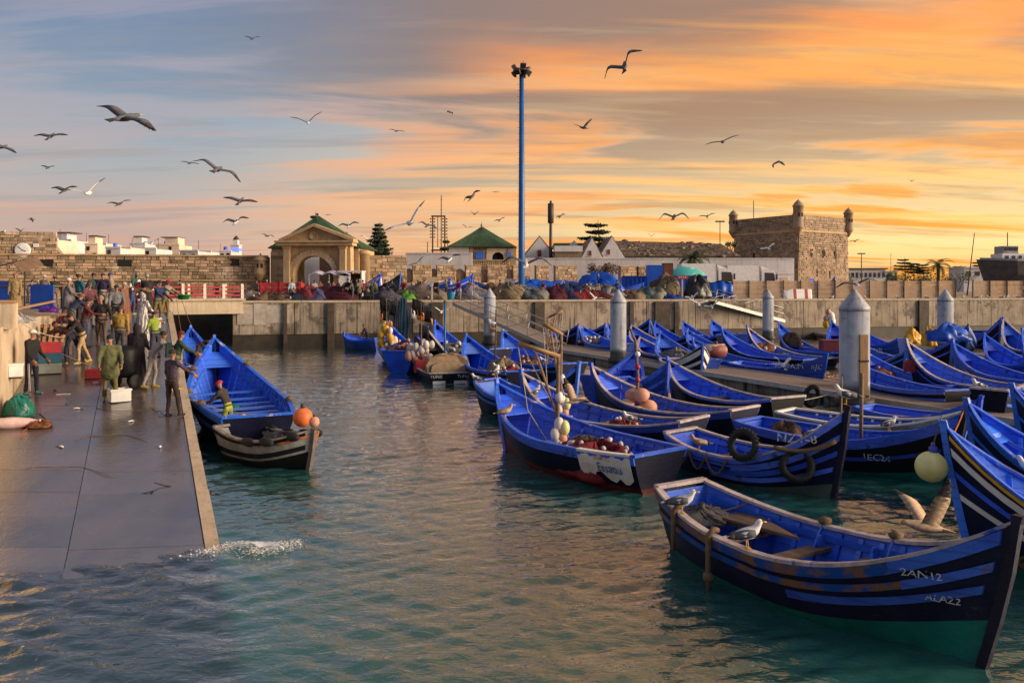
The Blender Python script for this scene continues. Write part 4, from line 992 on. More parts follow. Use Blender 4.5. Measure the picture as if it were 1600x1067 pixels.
def palm(px, pyc, D, z0, fl, label, nf=26, seed=1):
    rg = random.Random(seed); o = W(px, 450, D); t = thing('palm_tree', label, 'palm', (o.x, D, z0)); h = H - (pyc - 450) * D / F - z0
    MB().tube([(0, 0, 0), (.08, 0, h * .5), (0, 0, h)], [.42, .36, .42], 10).build('trunk', TRUNK, t)
    for k in range(nf):
        a = 2 * math.pi * k * .381966 + rg.uniform(-.2, .2); up = 1.25 - 1.75 * (k / nf) + rg.uniform(-.1, .1); mb = MB(); pts = []
        L = fl * rg.uniform(.85, 1.1); d = Vector((math.cos(a), math.sin(a), 0)); n = 9; p = Vector((0, 0, h)); e = up
        for i in range(n + 1):
            pts.append(p.copy()); p += (d * math.cos(e) + Vector((0, 0, math.sin(e)))) * L / n; e -= .17 + .02 * i
        mb.tube(pts, [.045 * (1 - .8 * i / n) for i in range(n + 1)], 4); sd_ = d.cross(Vector((0, 0, 1)))
        for i in range(1, n * 3):
            f = i / (n * 3) * n; q0 = pts[int(f)].lerp(pts[min(n, int(f) + 1)], f - int(f)); tan = (pts[min(n, int(f) + 1)] - pts[int(f)]).normalized()
            ll = L * .24 * math.sin(math.pi * min(.97, (.12 + i / (n * 3) * .86))) + .08
            for s in (-1, 1):
                q1 = q0 + (sd_ * s * .8 + tan * .55 - Vector((0, 0, .28))).normalized() * ll; mb.add([q0 - tan * .045, q0 + tan * .045, q1], [(0, 1, 2)])
        mb.build('frond', LEAF, t)
    return t
palm(1082, 405, 101, QZ, 3.0, 'palm with arching fronds in front of the white yard wall', 26, 2)
palm(1466, 415, 190, QZ, 4.2, 'palm rising above the tan fence at the right', 24, 3)

# ---------------------------------------------------------------- masts and poles
def light_mast():
    D = 71.0; o = W(815, 450, D); t = thing('light_mast', 'tall blue lighting mast with a crown of floodlights', 'light mast', (o.x, D, QZ)); h = H + 338 * D / F - QZ
    MB().lathe([(.42, 0), (.42, .06), (.30, .1), (.27, h * .4), (.2, h)], 12).build('pole', MASTB, t)
    mb = MB()
    for k in range(int(h / .55)): mb.tube([(-.42, -.02, 1 + k * .55), (.42, -.02, 1 + k * .55)], .014, 4)
    stuff(mb.build('climbing_rungs', MASTB, t))
    MB().lathe([(.2, h), (.75, h - .05), (.78, h + .02), (.75, h + .09), (.2, h + .04)], 14).build('head_ring', IRON, t)
    for k in range(9):
        a = 2 * math.pi * k / 9; c = Vector((math.cos(a) * .72, math.sin(a) * .72, h + (.32 if k % 2 else -.22)))
        f = MB().box(c, (.2, .5, .42), a, 0, Matrix.Rotation(a, 3, 'Z') @ Matrix.Rotation(R(35), 3, 'Y')).build('floodlight', IRON, t)
        MB().box(c + Matrix.Rotation(a, 3, 'Z') @ Matrix.Rotation(R(35), 3, 'Y') @ Vector((.105, 0, 0)), (.02, .42, .34), 0, 0, Matrix.Rotation(a, 3, 'Z') @ Matrix.Rotation(R(35), 3, 'Y')).build('lens', GLASS, f)
    MB().tube([(0, 0, h), (.15, 0, h + .9)], .03, 5).build('spike', IRON, t)
    box_part('control_box', (-1.15, -.1, .95), (.75, .5, 1.9), GREY, t)
light_mast()
def pole(px, pyt, D, label, r=.1, head=None, lean=0.0, name='mast'):
    o = W(px, 450, D); t = thing(name, label, 'mast', (o.x, D, QZ)); h = H - (pyt - 450) * D / F - QZ
    MB().tube([(0, 0, 0), (lean * h, 0, h)], [r, r * .55], 8).build('shaft', IRON, t)
    if head == 'lamp':
        for s in (-1, 0, 1): MB().box((s * .6, 0, h + .1), (.5, .35, .22)).build('lamp_head', IRON, t)
        box_part('cross_arm', (0, 0, h), (1.6, .08, .08), IRON, t)
    if head == 'cell':
        MB().lathe([(.16, h - 3.2), (.42, h - 3.1), (.42, h - .4), (.16, h - .3)], 10).build('antenna_drum', IRON, t)
    if head == 'aerial':
        for k in range(5): box_part('cross_arm', (0, 0, h * (.55 + .1 * k)), (.5 - .06 * k, .04, .04), IRON, t)
    return t
pole(860.5, 314, 112, 'slim dark phone mast right of the light mast', .3, 'cell')
pole(1125, 347, 150, 'distant floodlight post left of the fort', .12, 'lamp', name='lamp_post')
pole(1346, 397, 180, 'short lamp post right of the fort', .16, 'lamp', name='lamp_post')
pole(1392, 395, 200, 'thin aerial above the far trees', .08, 'aerial')
pole(1511, 364, 120, 'leaning bare boat mast above the tan fence', .1, None, .12)
pole(689.5, 305, 130, 'tall lattice radio aerial behind the pylon frame', .12, 'aerial')
pole(668, 378, 120, 'thin pointed mast left of the pylon frame', .1, None)
def pylon():
    D = 118; u = D / F; o = W(685, 450, D); t = thing('pylon', 'rusty rectangular power pylon frame hung with insulators', 'pylon', (o.x, D, QZ)); zt = (450 - 337) * u + H - QZ
    for px in (676, 695): 
        x = (px - 685) * u; box_part('upright', (x, 0, zt / 2), (.2, .2, zt), M('rusty_steel', (.16, .06, .03), (.09, .04, .03), 3, .8) if 'rusty_steel' not in MATS else MATS['rusty_steel'], t)
        for k in range(7):
            for s in (-1, 1): MB().lathe([(.05, 0), (.16, .1), (.05, .2)], 6, (x + s * .28, 0, zt - .6 - k * .45)).build('insulator', IRON, t)
    for py in (338, 391): box_part('cross_beam', (0, 0, H - (py - 450) * u - QZ), (19 * u + .3, .22, .22), MATS['rusty_steel'], t)
    box_part('inner_rod', (-.1, 0, zt - 2.4), (.1, .1, 4.6), MATS['rusty_steel'], t)
pylon()

# ---------------------------------------------------------------- tan fence, barrier, trucks
def fence():
    D = 84.5; u = D / F; px0, px1 = 1143, 1600; a = W(px0, 450, D); t = thing('site_fence', 'long tan hoarding of horizontal boards along the quay right of the blue screen', 'fence', (a.x, D, QZ)); n = 17; L = (px1 - px0) * u; st = L / n; rg = random.Random(3)
    tan = M('tan_board', (.64, .44, .27), (.56, .37, .22), 1.2, .8, .3, 12, isl=0, streak=.25)
    for i in range(n + 1):
        box_part('fence_post', (i * st, -.06, .95), (.09, .1, 1.95), IRON, t)
        if i < n and i != 13:
            for k in range(4):
                MB().box(((i + .5) * st, .03 + rg.uniform(-.02, .02), .28 + k * .45), (st - .1, .05, .42), rg.uniform(-.01, .01), 0, Matrix.Rotation(rg.uniform(-.012, .012), 3, 'Y')).build('board', tan, t)
    for k in (.05,): box_part('base_beam', (L / 2, .02, .05), (L, .2, .1), CONCL, t)
fence()
def barrier():
    o = quay(1246, 2.2); t = thing('plastic_barrier', 'white plastic barrier with two red stripes lying on the quay edge', 'barrier', o, R(10)); 
    P = [(-1.3, -.3, .35), (-1.3, .3, .35), (-.9, -.35, .0)]
    m = MB(); prof = [(-1.35, .2, .45), (-1.05, .42, .42), (-.6, .5, .5), (1.2, .5, .5), (1.3, .42, .48)]
    m.loft([[(x, -h_ * .55, .05), (x, h_ * .55, .05), (x, h_ * .3, z * 2), (x, -h_ * .3, z * 2)] for x, h_, z in prof], smooth=False); m.build('shell', WHITE, t)
    for x in (-.35, .75): MB().loft([[(xx, -.285, .06), (xx, .285, .06), (xx, .16, 1.0), (xx, -.16, 1.0)] for xx in (x - .14, x + .14)], smooth=False).build('red_stripe', REDP, t)
barrier()
def truck(px0, px1, pyt, D, label):
    u = D / F; o = W(px0, 450, D); t = thing('box_truck', label, 'truck', (o.x, D, QZ)); L = (px1 - px0) * u; cabL = 1.9; bt = H - (pyt - 450) * u - QZ
    bl = L - cabL - .25
    box_part('cargo_box', (bl / 2, 1.2, (bt + .95) / 2), (bl, 2.4, bt - .95), WHITE, t)
    for x in (0.03, bl - .03): box_part('box_edge', (x, -.012, (bt + .95) / 2), (.08, .03, bt - .95), STEEL, t)
    box_part('chassis', (L / 2 - .2, 1.2, .75), (L - .6, 1.0, .25), IRON, t)
    cab = MB(); x0 = bl + .2; x1 = x0 + cabL
    prof = [(x0, .65), (x1, .65), (x1 + .03, 1.6), (x1 - .22, 3.05), (x1 - .6, 3.35), (x0, 3.4)]
    V = [(x, y, z) for y in (.02, 2.38) for x, z in prof]; k = len(prof)
    cab.add(V, [tuple(range(k)), tuple(reversed(range(k, 2 * k)))] + [(i, k + i, k + (i + 1) % k, (i + 1) % k) for i in range(k)]); cb = cab.build('cab', WHITE, t)
    dr = MB().add([(x0 + .35, 0, 1.85), (x1 - .22, 0, 1.85), (x1 - .42, 0, 2.95), (x0 + .35, 0, 3.0)], [(0, 1, 2, 3)]); dr.build('side_window', GLASS, t)
    MB().add([(x1 + .01, .15, 1.75), (x1 + .01, 2.25, 1.75), (x1 - .2, 2.2, 3.0), (x1 - .2, .2, 3.0)], [(0, 1, 2, 3)]).build('windscreen', GLASS, t)
    MB().loft([[(x0 + .1, y, 3.4), (x0 + .1, y, 3.4 + hh), (x0 + 1.1, y, 3.4)] for y, hh in ((.35, .4), (2.05, .4))], smooth=False).build('roof_fairing', WHITE, t)
    box_part('bumper', (x1 - .1, 1.2, .55), (.3, 2.4, .35), GREY, t)
    box_part('wing_mirror', (x1 - .1, -.16, 2.45), (.14, .24, .7), IRON, t)
    for y in (.25, 2.15): box_part('headlight', (x1 + .02, y, .95), (.06, .3, .2), GLASS, t)
    for x in (1.2, 2.3, x0 + .9):
        for y in (.15, 2.25):
            wh = MB(); wh.loft([[(x + r * math.cos(2 * math.pi * i / 14), y + yy, .5 + r * math.sin(2 * math.pi * i / 14)) for i in range(14)] for r, yy in ((.3, -.16), (.5, -.15), (.5, .15), (.3, .16))]); wh.build('wheel', TYRE, t)
truck(1064, 1149, 412, 94, 'white box truck with a plain white body parked left of the other truck')
truck(1136, 1215, 415, 99, 'white box truck parked nearest the fort')
def white_container():
    o = W(1227, 450, 104); t = thing('cabin', 'pale yellow and white site cabin beside the fort', 'cabin', (o.x, 104, QZ)); u = 104 / F
    box_part('walls', (0, 1, 1.45), (26 * u, 2, 2.9), WHITE, t); box_part('door', (-.1, -.03, 1.3), (.9, .06, 2.4), M('cream_door', (.7, .55, .3), (.6, .45, .25), 2, .6), t); box_part('roof', (0, 1, 2.98), (27 * u, 2.3, .14), WHITE, t)
white_container()
def land_boat_dark():
    pass

# ---------------------------------------------------------------- ship on the right, gantry
def ship():
    D = 120; u = D / F; o = W(1610, 450, D); t = thing('trawler', 'grey trawler hauled out on the quay at the far right', 'ship', (o.x, D, QZ)); zt = H - (410 - 450) * u - QZ; zk = H - (447 - 450) * u - QZ
    rings = []
    for f in (0, .12, .3, .6, 1.0):
        x = -6.2 + 14 * f; hw = 2.6 * min(1, (f + .02) * 3.2) ** .6; top = zt + .5 * (1 - f) ** 2; xo = -.5 * (1 - f)
        rings.append([(x + .6 * (1 - f), 2 - hw * .1, zk), (x + .2, 2 - hw * .75, zk + (top - zk) * .45), (x + xo, 2 - hw, top), (x + xo, 2 + hw, top), (x + .2, 2 + hw * .75, zk + (top - zk) * .45), (x + .6 * (1 - f), 2 + hw * .1, zk)])
    MB().loft(rings, smooth=False).build('hull', M('ship_hull', (.05, .055, .065), (.09, .08, .08), 1, .6, .3, 8, streak=.5), t)
    MB().sweep([Vector(r[2]) + Vector((0, -.03, .1)) for r in rings], Vector((0, .06, 0)), Vector((0, 0, .16))).build('bulwark_rail', GREY, t)
    box_part('deckhouse', (-1.6, 2, zt + .7), (4.6, 3, 1.3), WHITE, t); box_part('wheelhouse', (-2.4, 2, zt + 1.9), (2.2, 2.4, 1.2), GREY, t)
    for k in range(4): box_part('porthole', (-3.2 + k * 1.0, .46, zt + .8), (.45, .1, .45), GLASS, t)
    for k in range(3): box_part('wheelhouse_window', (-3.1 + k * .7, .76, zt + 2.05), (.5, .1, .5), GLASS, t)
    MB().tube([(-2.2, 2, zt + 2.5), (-2.2, 2, zt + 4.6)], .07, 6).build('mast', IRON, t)
    MB().tube([(1.0, 1.5, zt + .5), (1.3, 1.5, zt + 1.9), (2.6, 1.5, zt + 3.1)], .13, 6).build('derrick', M('derrick_red', (.25, .05, .03), (.15, .04, .03), 2, .6), t)
    for x in (-4, -1, 2, 5): box_part('cradle_prop', (x, .8, zk / 2), (.3, .4, zk + .3), IRON, t)
ship()
def red_frame():
    o = W(1556, 450, 90); t = thing('red_trolley', 'red steel trolley frame standing under the trawler bow', 'trolley', (o.x, 90, QZ))
    for x in (-.55, .55):
        for y in (-.5, .5): box_part('leg', (x, y, .9), (.12, .12, 1.8), REDP, t)
    for y in (-.5, .5): box_part('top_bar', (0, y, 1.85), (1.3, .12, .14), REDP, t); box_part('lower_bar', (0, y, .7), (1.1, .1, .12), REDP, t)
red_frame()
# ---------------------------------------------------------------- boats
BGRP = 'blue wooden fishing boats moored in the harbour'
class Boat: pass
def smooth(a, b, x): x = max(0, min(1, (x - a) / (b - a))); return x * x * (3 - 2 * x)
def make_boat(label, bow, stern, beam=2.0, zm=None, detail=1, hull=None, bottom=None, blue=None, cap=None, strakes=None, tr=.62, thw=3, deck=.14, texts=(), lining=None, group=BGRP, name='fishing_boat', base=0.0, draft=.42, post=.12, full=.45, cat='fishing boat', list_=0.0, zbt=None, bow_b=None, stem=None, ribm=None, floorz=None):
    b = Vector(bow); s = Vector(stern); hor = (b - s); hor.z = 0; L = hor.length; rz = math.atan2(hor.y, hor.x); c = (b + s) / 2
    hull = hull or NAVY; bottom = bottom or GREEN; blue = blue or BLUE; cap = cap or CAPP; lining = lining or blue
    o = Boat(); t = thing(name, label, cat, (c.x, c.y, base), rz, group); o.t = t; o.L = L
    if list_: t.rotation_euler = Euler((list_, 0, rz), 'XYZ')
    zb, zs = b.z - base, s.z - base; zm = zm if zm is not None else min(zs, .8 if zs > .8 else zs) - .06; tm = .38; hb = beam / 2
    def gz(t_): return zm + (zs - zm) * ((tm - t_) / tm) ** 2 if t_ < tm else zm + (zb - zm) * ((t_ - tm) / (1 - tm)) ** 2.45
    def gw(t_): return hb * (1 - (1 - tr) * ((full - t_) / full) ** 2) if t_ < full else hb * max(0, 1 - ((t_ - full) / (1 - full)) ** 2.35) + .035
    rake = .085 * L
    def zk(t_): return -draft + .1 * max(0, .25 - t_) + .12 * t_ ** 6
    def bt(t_): return (zbt if zbt is not None else .02) + (.30 if bow_b is None else bow_b) * max(0, (t_ - .45) / .55) ** 1.6
    def hp(t_, z, side, off=0.0):
        g_ = gz(t_); k = zk(t_); u = max(0, min(1.0, (z - k) / (g_ - k))); e = .42 + .65 * smooth(.55, 1, t_) + .1 * smooth(.2, 0, t_)
        y = gw(t_) * u ** e + off
        x = L * (t_ - .5) - rake * smooth(.5, 1, t_) ** 2 * (1 - u) ** 1.3 + .05 * L * smooth(.25, 0, t_) * (1 - u) * .5
        return Vector((x, side * y, z))
    o.hp, o.gz, o.gw = hp, gz, gw
    ns = 22 if detail else 13; T_ = [i / ns for i in range(ns + 1)]; T_[-1] = .997
    def levels(t_):
        k, w_, g_ = zk(t_), bt(t_), gz(t_); return [k + (w_ - k) * f for f in (0, .5, 1)] + [w_ + (g_ - w_) * f for f in (.25, .5, .75, 1)]
    mb = MB(); nl = 7
    for side in (-1, 1):
        V = [hp(t_, z, side) for t_ in T_ for z in levels(t_)]
        f, f2 = [], []
        for i in range(len(T_) - 1):
            for j in range(nl - 1):
                q = (i * nl + j, (i + 1) * nl + j, (i + 1) * nl + j + 1, i * nl + j + 1); q = q if side < 0 else q[::-1]
                (f2 if j < 2 else f).append(q)
        base_i = len(mb.v); mb.add(V, f, 0, True); n0 = len(f2); mb.f += [tuple(base_i + i for i in q) for q in f2]; mb.m += [1] * n0; mb.sm += [True] * n0
    # transom
    lv = levels(0); P = [hp(0, z, -1) for z in lv] + [hp(0, z, 1) for z in reversed(lv)]
    mb.add(P, [(0, 1, 2, 11, 12, 13)], 1); mb.add(P, [(2, 3, 4, 5, 6, 7, 8, 9, 10, 11)], 0)
    mb.build('hull', [hull, bottom], t)
    # lining with a floor inside
    fz = floorz if floorz is not None else .13; li = MB(); th = .055; Ti = [.02 + .95 * i / ns for i in range(ns + 1)]
    def ip(t_, f, side):
        g_ = gz(t_) - .03; z0_ = min(g_ - .1, max(fz, zk(t_) + .12 + .9 * smooth(.8, 1, t_))); z = z0_ + (g_ - z0_) * f; p = hp(t_, z, side); y = max(.004, abs(p.y) - th); return Vector((p.x - (.05 if t_ > .9 else 0), side * y, z))
    o.ip = ip
    for side in (-1, 1):
        V = [ip(t_, f, side) for t_ in Ti for f in (0, .5, 1)]; n_ = len(V)
        li.add(V, [((i * 3 + j, i * 3 + j + 1, (i + 1) * 3 + j + 1, (i + 1) * 3 + j) if side < 0 else (i * 3 + j, (i + 1) * 3 + j, (i + 1) * 3 + j + 1, i * 3 + j + 1)) for i in range(ns) for j in range(2)], 0, True)
    V = [ip(t_, 0, s_) for t_ in Ti for s_ in (-1, 1)]; li.add(V, [(i * 2, i * 2 + 2, i * 2 + 3, i * 2 + 1) for i in range(ns)], 1)
    li.add([ip(Ti[0], 0, -1), ip(Ti[0], 1, -1), ip(Ti[0], 1, 1), ip(Ti[0], 0, 1)], [(0, 1, 2, 3)])
    li.build('lining', [lining, WOOD if detail > 1 else lining], t)
    # rails
    nr = ns * 1
    for side in (-1, 1):
        pts = [hp(t_, gz(t_), side, -.045) + Vector((0, 0, .012)) for t_ in T_]
        MB().sweep(pts, lambda i, s_=side: Vector((0, .062 if T_[i] < .96 else .04, 0)), Vector((0, 0, .024))).build('gunwale', cap, t)
        if detail:
            pi = [ip(t_, .80, side) + Vector((0, -side * .03, 0)) for t_ in T_[1:-2]]
            MB().sweep(pi, Vector((0, .03, 0)), Vector((0, 0, .045))).build('inner_stringer', blue, t)
    a, b_ = hp(0, gz(0), -1), hp(0, gz(0), 1)
    MB().sweep([a + Vector((.03, 0, .014)), b_ + Vector((.03, 0, .014))], Vector((.06, 0, 0)), Vector((0, 0, .03))).build('transom_cap', cap, t)
    # stem
    zz = [zk(1) + .1, bt(1), .5 * (bt(1) + zb), zb, zb + post]; pts = []
    for z in zz:
        p = hp(.995, min(z, zb), 1); pts.append((p.x + .05 + (.03 if z > zb else 0), 0, z))
    MB().sweep(pts, Vector((.06, 0, 0)), Vector((0, .045, 0))).build('stem_post', stem or (blue if detail else hull), t)
    # strakes
    if strakes is None: strakes = [(.93, .13, 0, 1, blue), (.62, .09, .0, 1, blue)] if detail else [(.9, .16, 0, 1, blue)]
    for v, hh, ta, tb, m in strakes:
        for side in (-1, 1):
            n = max(4, int(ns * (tb - ta))); tt = [min(.992, ta + (tb - ta) * i / n) for i in range(n + 1)]
            def zz_(t_, d): w_ = max(.06, bt(t_)); g_ = gz(t_); return w_ + (g_ - w_) * v + d
            rings = []
            for t_ in tt:
                h2 = hh / 2
                rings.append([hp(t_, zz_(t_, -h2), side, -.01), hp(t_, zz_(t_, -h2), side, .028), hp(t_, min(gz(t_) - .012, zz_(t_, h2)), side, .028), hp(t_, min(gz(t_) - .012, zz_(t_, h2)), side, -.01)])
            MB().loft(rings if side < 0 else [r[::-1] for r in rings], smooth=False).build('strake', m, t)
    # ribs
    nrb = int(L / (.42 if detail else .6)); allr = MB()
    for k in range(1, nrb):
        t_ = .06 + .86 * k / nrb
        for side in (-1, 1):
            pts = [ip(t_, f, side) + Vector((0, -side * .012, 0)) for f in (0, .35, .7, .98)]
            if detail > 1: MB().sweep(pts, Vector((.035, 0, 0)), Vector((0, .025, 0))).build('rib', ribm or blue, t)
            else: allr.sweep(pts, Vector((.032, 0, 0)), Vector((0, .022, 0)))
    if detail <= 1: stuff(allr.build('ribs', ribm or blue, t))
    # thwarts, foredeck
    for k in range(thw):
        t_ = .2 + .5 * (k + .3) / max(1, thw); g_ = gz(t_); f = max(.3, (g_ - .26 - fz) / (g_ - fz)); pa, pb = ip(t_, f, -1), ip(t_, f, 1)
        MB().box(((pa.x), 0, pa.z), (.24, abs(pa.y) * 2 + .02, .05)).build('thwart', WOOD if (detail > 1 and lining is blue and cap is not CAPB) else blue, t)
        if detail > 1:
            for side in (-1, 1): MB().box((pa.x, side * (abs(pa.y) - .1), pa.z + .1), (.06, .16, .2), taper=.5).build('thwart_knee', blue, t)
    if deck:
        t0 = 1 - deck; P = [ip(t0, .85, -1), ip(t0, .85, 1)] ; n = 5; mb = MB(); rows = []
        for i in range(n + 1):
            tt = t0 + (.97 - t0) * i / n; rows.append((ip(tt, .86, -1), ip(tt, .86, 1)))
        V = [p for r in rows for p in r] + [p - Vector((0, 0, .04)) for r in rows for p in r]; k2 = 2 * (n + 1)
        mb.add(V, [(2 * i, 2 * i + 2, 2 * i + 3, 2 * i + 1) for i in range(n)] + [(k2 + 2 * i, k2 + 2 * i + 1, k2 + 2 * i + 3, k2 + 2 * i + 2) for i in range(n)] + [(0, 1, k2 + 1, k2)])
        mb.build('foredeck', blue, t)
    for (txt, side, t0, z0, size, m) in texts:
        V, f = text_tris(txt, size); P = [hp(max(0, min(.985, t0 + (-side) * x / L)), z0 + y + .0, side, .034) for x, y in V]
        MB().add(P, f if side < 0 else f).build('lettering', m, t)
    mtx = Matrix.Translation((c.x, c.y, base)) @ Matrix.Rotation(rz, 4, 'Z') @ Matrix.Rotation(list_, 4, 'X')
    o.w = lambda p: mtx @ Vector(p)
    o.at = lambda t_, yf, z=None: mtx @ Vector((L * (t_ - .5), gw(t_) * yf, fz if z is None else z))
    o.gun = lambda t_, side, dz=.04: mtx @ (hp(t_, gz(t_), side, -.04) + Vector((0, 0, dz)))
    o.rz = rz; o.fz = fz; return o
BO = {}
def B(key, label, bow, stern, **k): BO[key] = make_boat(label, W(*bow), W(*stern), **k); return BO[key]
S3 = lambda m: [(.93, .14, 0, .99, m), (.62, .12, 0, .99, m), (.33, .10, .35, .98, m)]
# nearest row
B('near', 'nearest blue and black boat with worn brown rubbing strakes and a bare green bottom', (1585, 817, 9.0), (1062, 755, 13.7), beam=2.0, zm=.74, detail=2, bottom=GREEN, zbt=.04, bow_b=.55, tr=.55,
  strakes=[(.88, .15, 0, .8, WORN), (.90, .17, .8, .985, BLUE2), (.60, .10, 0, .82, WORN), (.60, .12, .82, .98, BLUE2), (.36, .11, .55, .97, BLUE2)], blue=BLUE2, lining=BLUE2, thw=3, deck=0,
  stem=NAVY, texts=[('2AN12  ', -1, .86, .98, .14, LETTER), ('ALAZ2', -1, .90, .70, .13, LETTER)], post=.10)
B('right', 'blue boat with yellow and white trim cut off by the right frame edge', (1478, 668, 13.0), (2300, 884, 9.6), beam=2.1, detail=2, strakes=[(.95, .07, 0, .99, YELLOW), (.82, .13, 0, .99, WHITE), (.62, .10, 0, .99, BLUE), (.42, .10, 0, .99, WHITE)], cap=CAPB, blue=BLUE3, thw=3, deck=0, tr=.6)
B('rightb', 'blue boat with a broad pale blue rail behind the yellow trimmed one', (1513, 630, 17.0), (2050, 760, 12.6), beam=2.1, detail=2, cap=CAPB, blue=BLUE3, lining=BLUE, thw=3, deck=.12)
B('rightc', 'bow of a blue boat at the right edge next to the white gull', (1584, 606, 19.0), (2050, 690, 15.4), beam=2.0, cap=CAPB, blue=BLUE3)
B('nz', 'blue striped boat lettered NZ1-8 with old tyres hung on its bow', (1322, 642, 16.5), (1062, 672, 20.0), beam=1.9, zm=.62, detail=2, strakes=[(.94, .17, 0, .99, BLUE), (.70, .06, 0, .5, BLUE), (.66, .14, .5, .99, BLUE), (.44, .12, .25, .99, BLUE), (.22, .11, .35, .98, BLUE)], bottom=M('pale_green_bottom', (.10, .13, .11), (.06, .10, .09), 2, .6), stem=NAVY, texts=[('NZ1-8', -1, .83, 1.17, .26, LETTER)], blue=BLUE, cap=CAPP, deck=.16, thw=2)
B('tec', 'black hulled boat with a blue top strake behind the pale yellow buoy', (1505, 648, 17.6), (1168, 655, 22.0), beam=2.0, detail=2, hull=BLACKH, strakes=[(.90, .24, 0, .99, BLUE), (.42, .09, .1, .95, BLUE4)], stem=BLACKH, texts=[('1EC24', -1, .72, .42, .22, LETTER)], bottom=GREEN, thw=3, deck=0, cap=CAPB)
B('white', 'boat with a grey white inner lining and square openings between the ribs', (1512, 640, 20.0), (1226, 641, 23.6), beam=1.8, detail=2, lining=BLUE4, ribm=WHITE, cap=WHITE, blue=BLUE, strakes=[(.9, .2, 0, 1, GREY)], deck=0)
B('behind8', 'low blue boat tied along the near side of the pontoon', (1530, 624, 22.0), (1350, 634, 25.0), beam=1.7, cap=CAPB)
B('ess', 'blue boat with a torn white banner lettered Essaou on its stern quarter', (777, 599, 22.0), (1033, 707, 17.2), beam=2.3, zm=.80, detail=2, strakes=[(.90, .24, 0, .99, BLUE)], bottom=REDB, zbt=.12, tr=.72, deck=.16, thw=3, cap=CAPB, blue=BLUE)
B('a3', 'blue boat carrying a red and white net behind the Essaou boat', (815, 583, 24.8), (1085, 655, 20.6), beam=2.1, detail=2, blue=BLUE, cap=CAPP, tr=.7, thw=2, strakes=[(.9, .2, 0, .99, BLUE4)])
B('a2', 'blue boat with a tall pole of brown buoys amidships', (925, 572, 27.0), (1165, 638, 22.6), beam=2.1, detail=2, blue=BLUE, cap=CAPP, tr=.7, thw=2, strakes=[(.9, .22, 0, .99, BLUE4)])
B('a1', 'black hulled blue boat moored against the near side of the pontoon, red under its stern', (1044, 562, 30.0), (1232, 621, 24.6), beam=2.0, detail=2, hull=BLACKH, bottom=REDB, zbt=.3, strakes=[(.95, .10, 0, .99, BLUE)], blue=BLUE, cap=CAPP, tr=.72, thw=4)
B('tar', 'blue boat lettered TAR 15 pointing right behind the Essaou boat', (903, 570, 25.5), (760, 593, 28.5), beam=2.0, blue=BLUE3, texts=[('TAR18', -1, .86, .86, .24, LETTER)], cap=CAPB, deck=.1)
B('n13', 'dark blue boat numbered 13 pointing right beside the middle pile', (992, 550, 33.0), (930, 588, 29.0), beam=1.9, hull=BLUE4, texts=[('-  13', -1, .80, 1.25, .24, LETTER)], cap=CAPB, strakes=S3(BLUE))
B('bow14', 'blue boat pointing right just behind the black hulled one', (1043, 568, 28.0), (965, 590, 30.5), beam=1.8, texts=[('IMI', -1, .75, .9, .2, LETTER)], cap=CAPB, strakes=S3(BLUE), hull=BLUE4)
B('e', 'blue boat with red nets and a short mast left of the net frame', (729, 524, 40.0), (818, 580, 33.6), beam=2.2, tr=.75, cap=CAPB, blue=BLUE3, lining=BLUE)
B('g', 'broad blue boat with its bow under the gangway', (786, 517, 43.0), (893, 568, 36.4), beam=2.3, tr=.75, cap=CAPB, blue=BLUE3, lining=BLUE)
B('h', 'blue boat between the dark covered boat and the grey pile, full of net floats', (680, 503, 46.0), (783, 545, 40.0), beam=2.2, cap=CAPB, lining=BLUE)
B('tun', 'black boat lettered Tunis across its stern with a covered load', (669, 516, 42.5), (703, 583, 36.5), beam=2.1, hull=BLACKH, lining=BLACKH, blue=M('brown_black_paint', (.05, .035, .035), (.03, .02, .02), 2, .6), cap=CAPP, tr=.92, thw=2, bottom=GREY)
B('yel', 'boat with a yellow dashed gunwale and a mast full of yellow buoys', (607, 505, 52.0), (636, 540, 44.0), beam=2.2, strakes=[(.9, .24, 0, .96, YELLOW), (.6, .1, 0, .96, BLUE)], cap=CAPB, lining=BLUE)
B('tr20', 'blue boat showing a flat blue transom beside the black covered boat', (668, 512, 47.0), (622, 549, 41.0), beam=2.0, tr=.85, hull=BLUE, cap=CAPB)
B('wall21', 'low dark blue boat lying in the shade of the quay wall', (538, 521, 58.0), (594, 528, 56.0), beam=1.8, hull=BLUE4, cap=CAPB, detail=0, zm=.7)
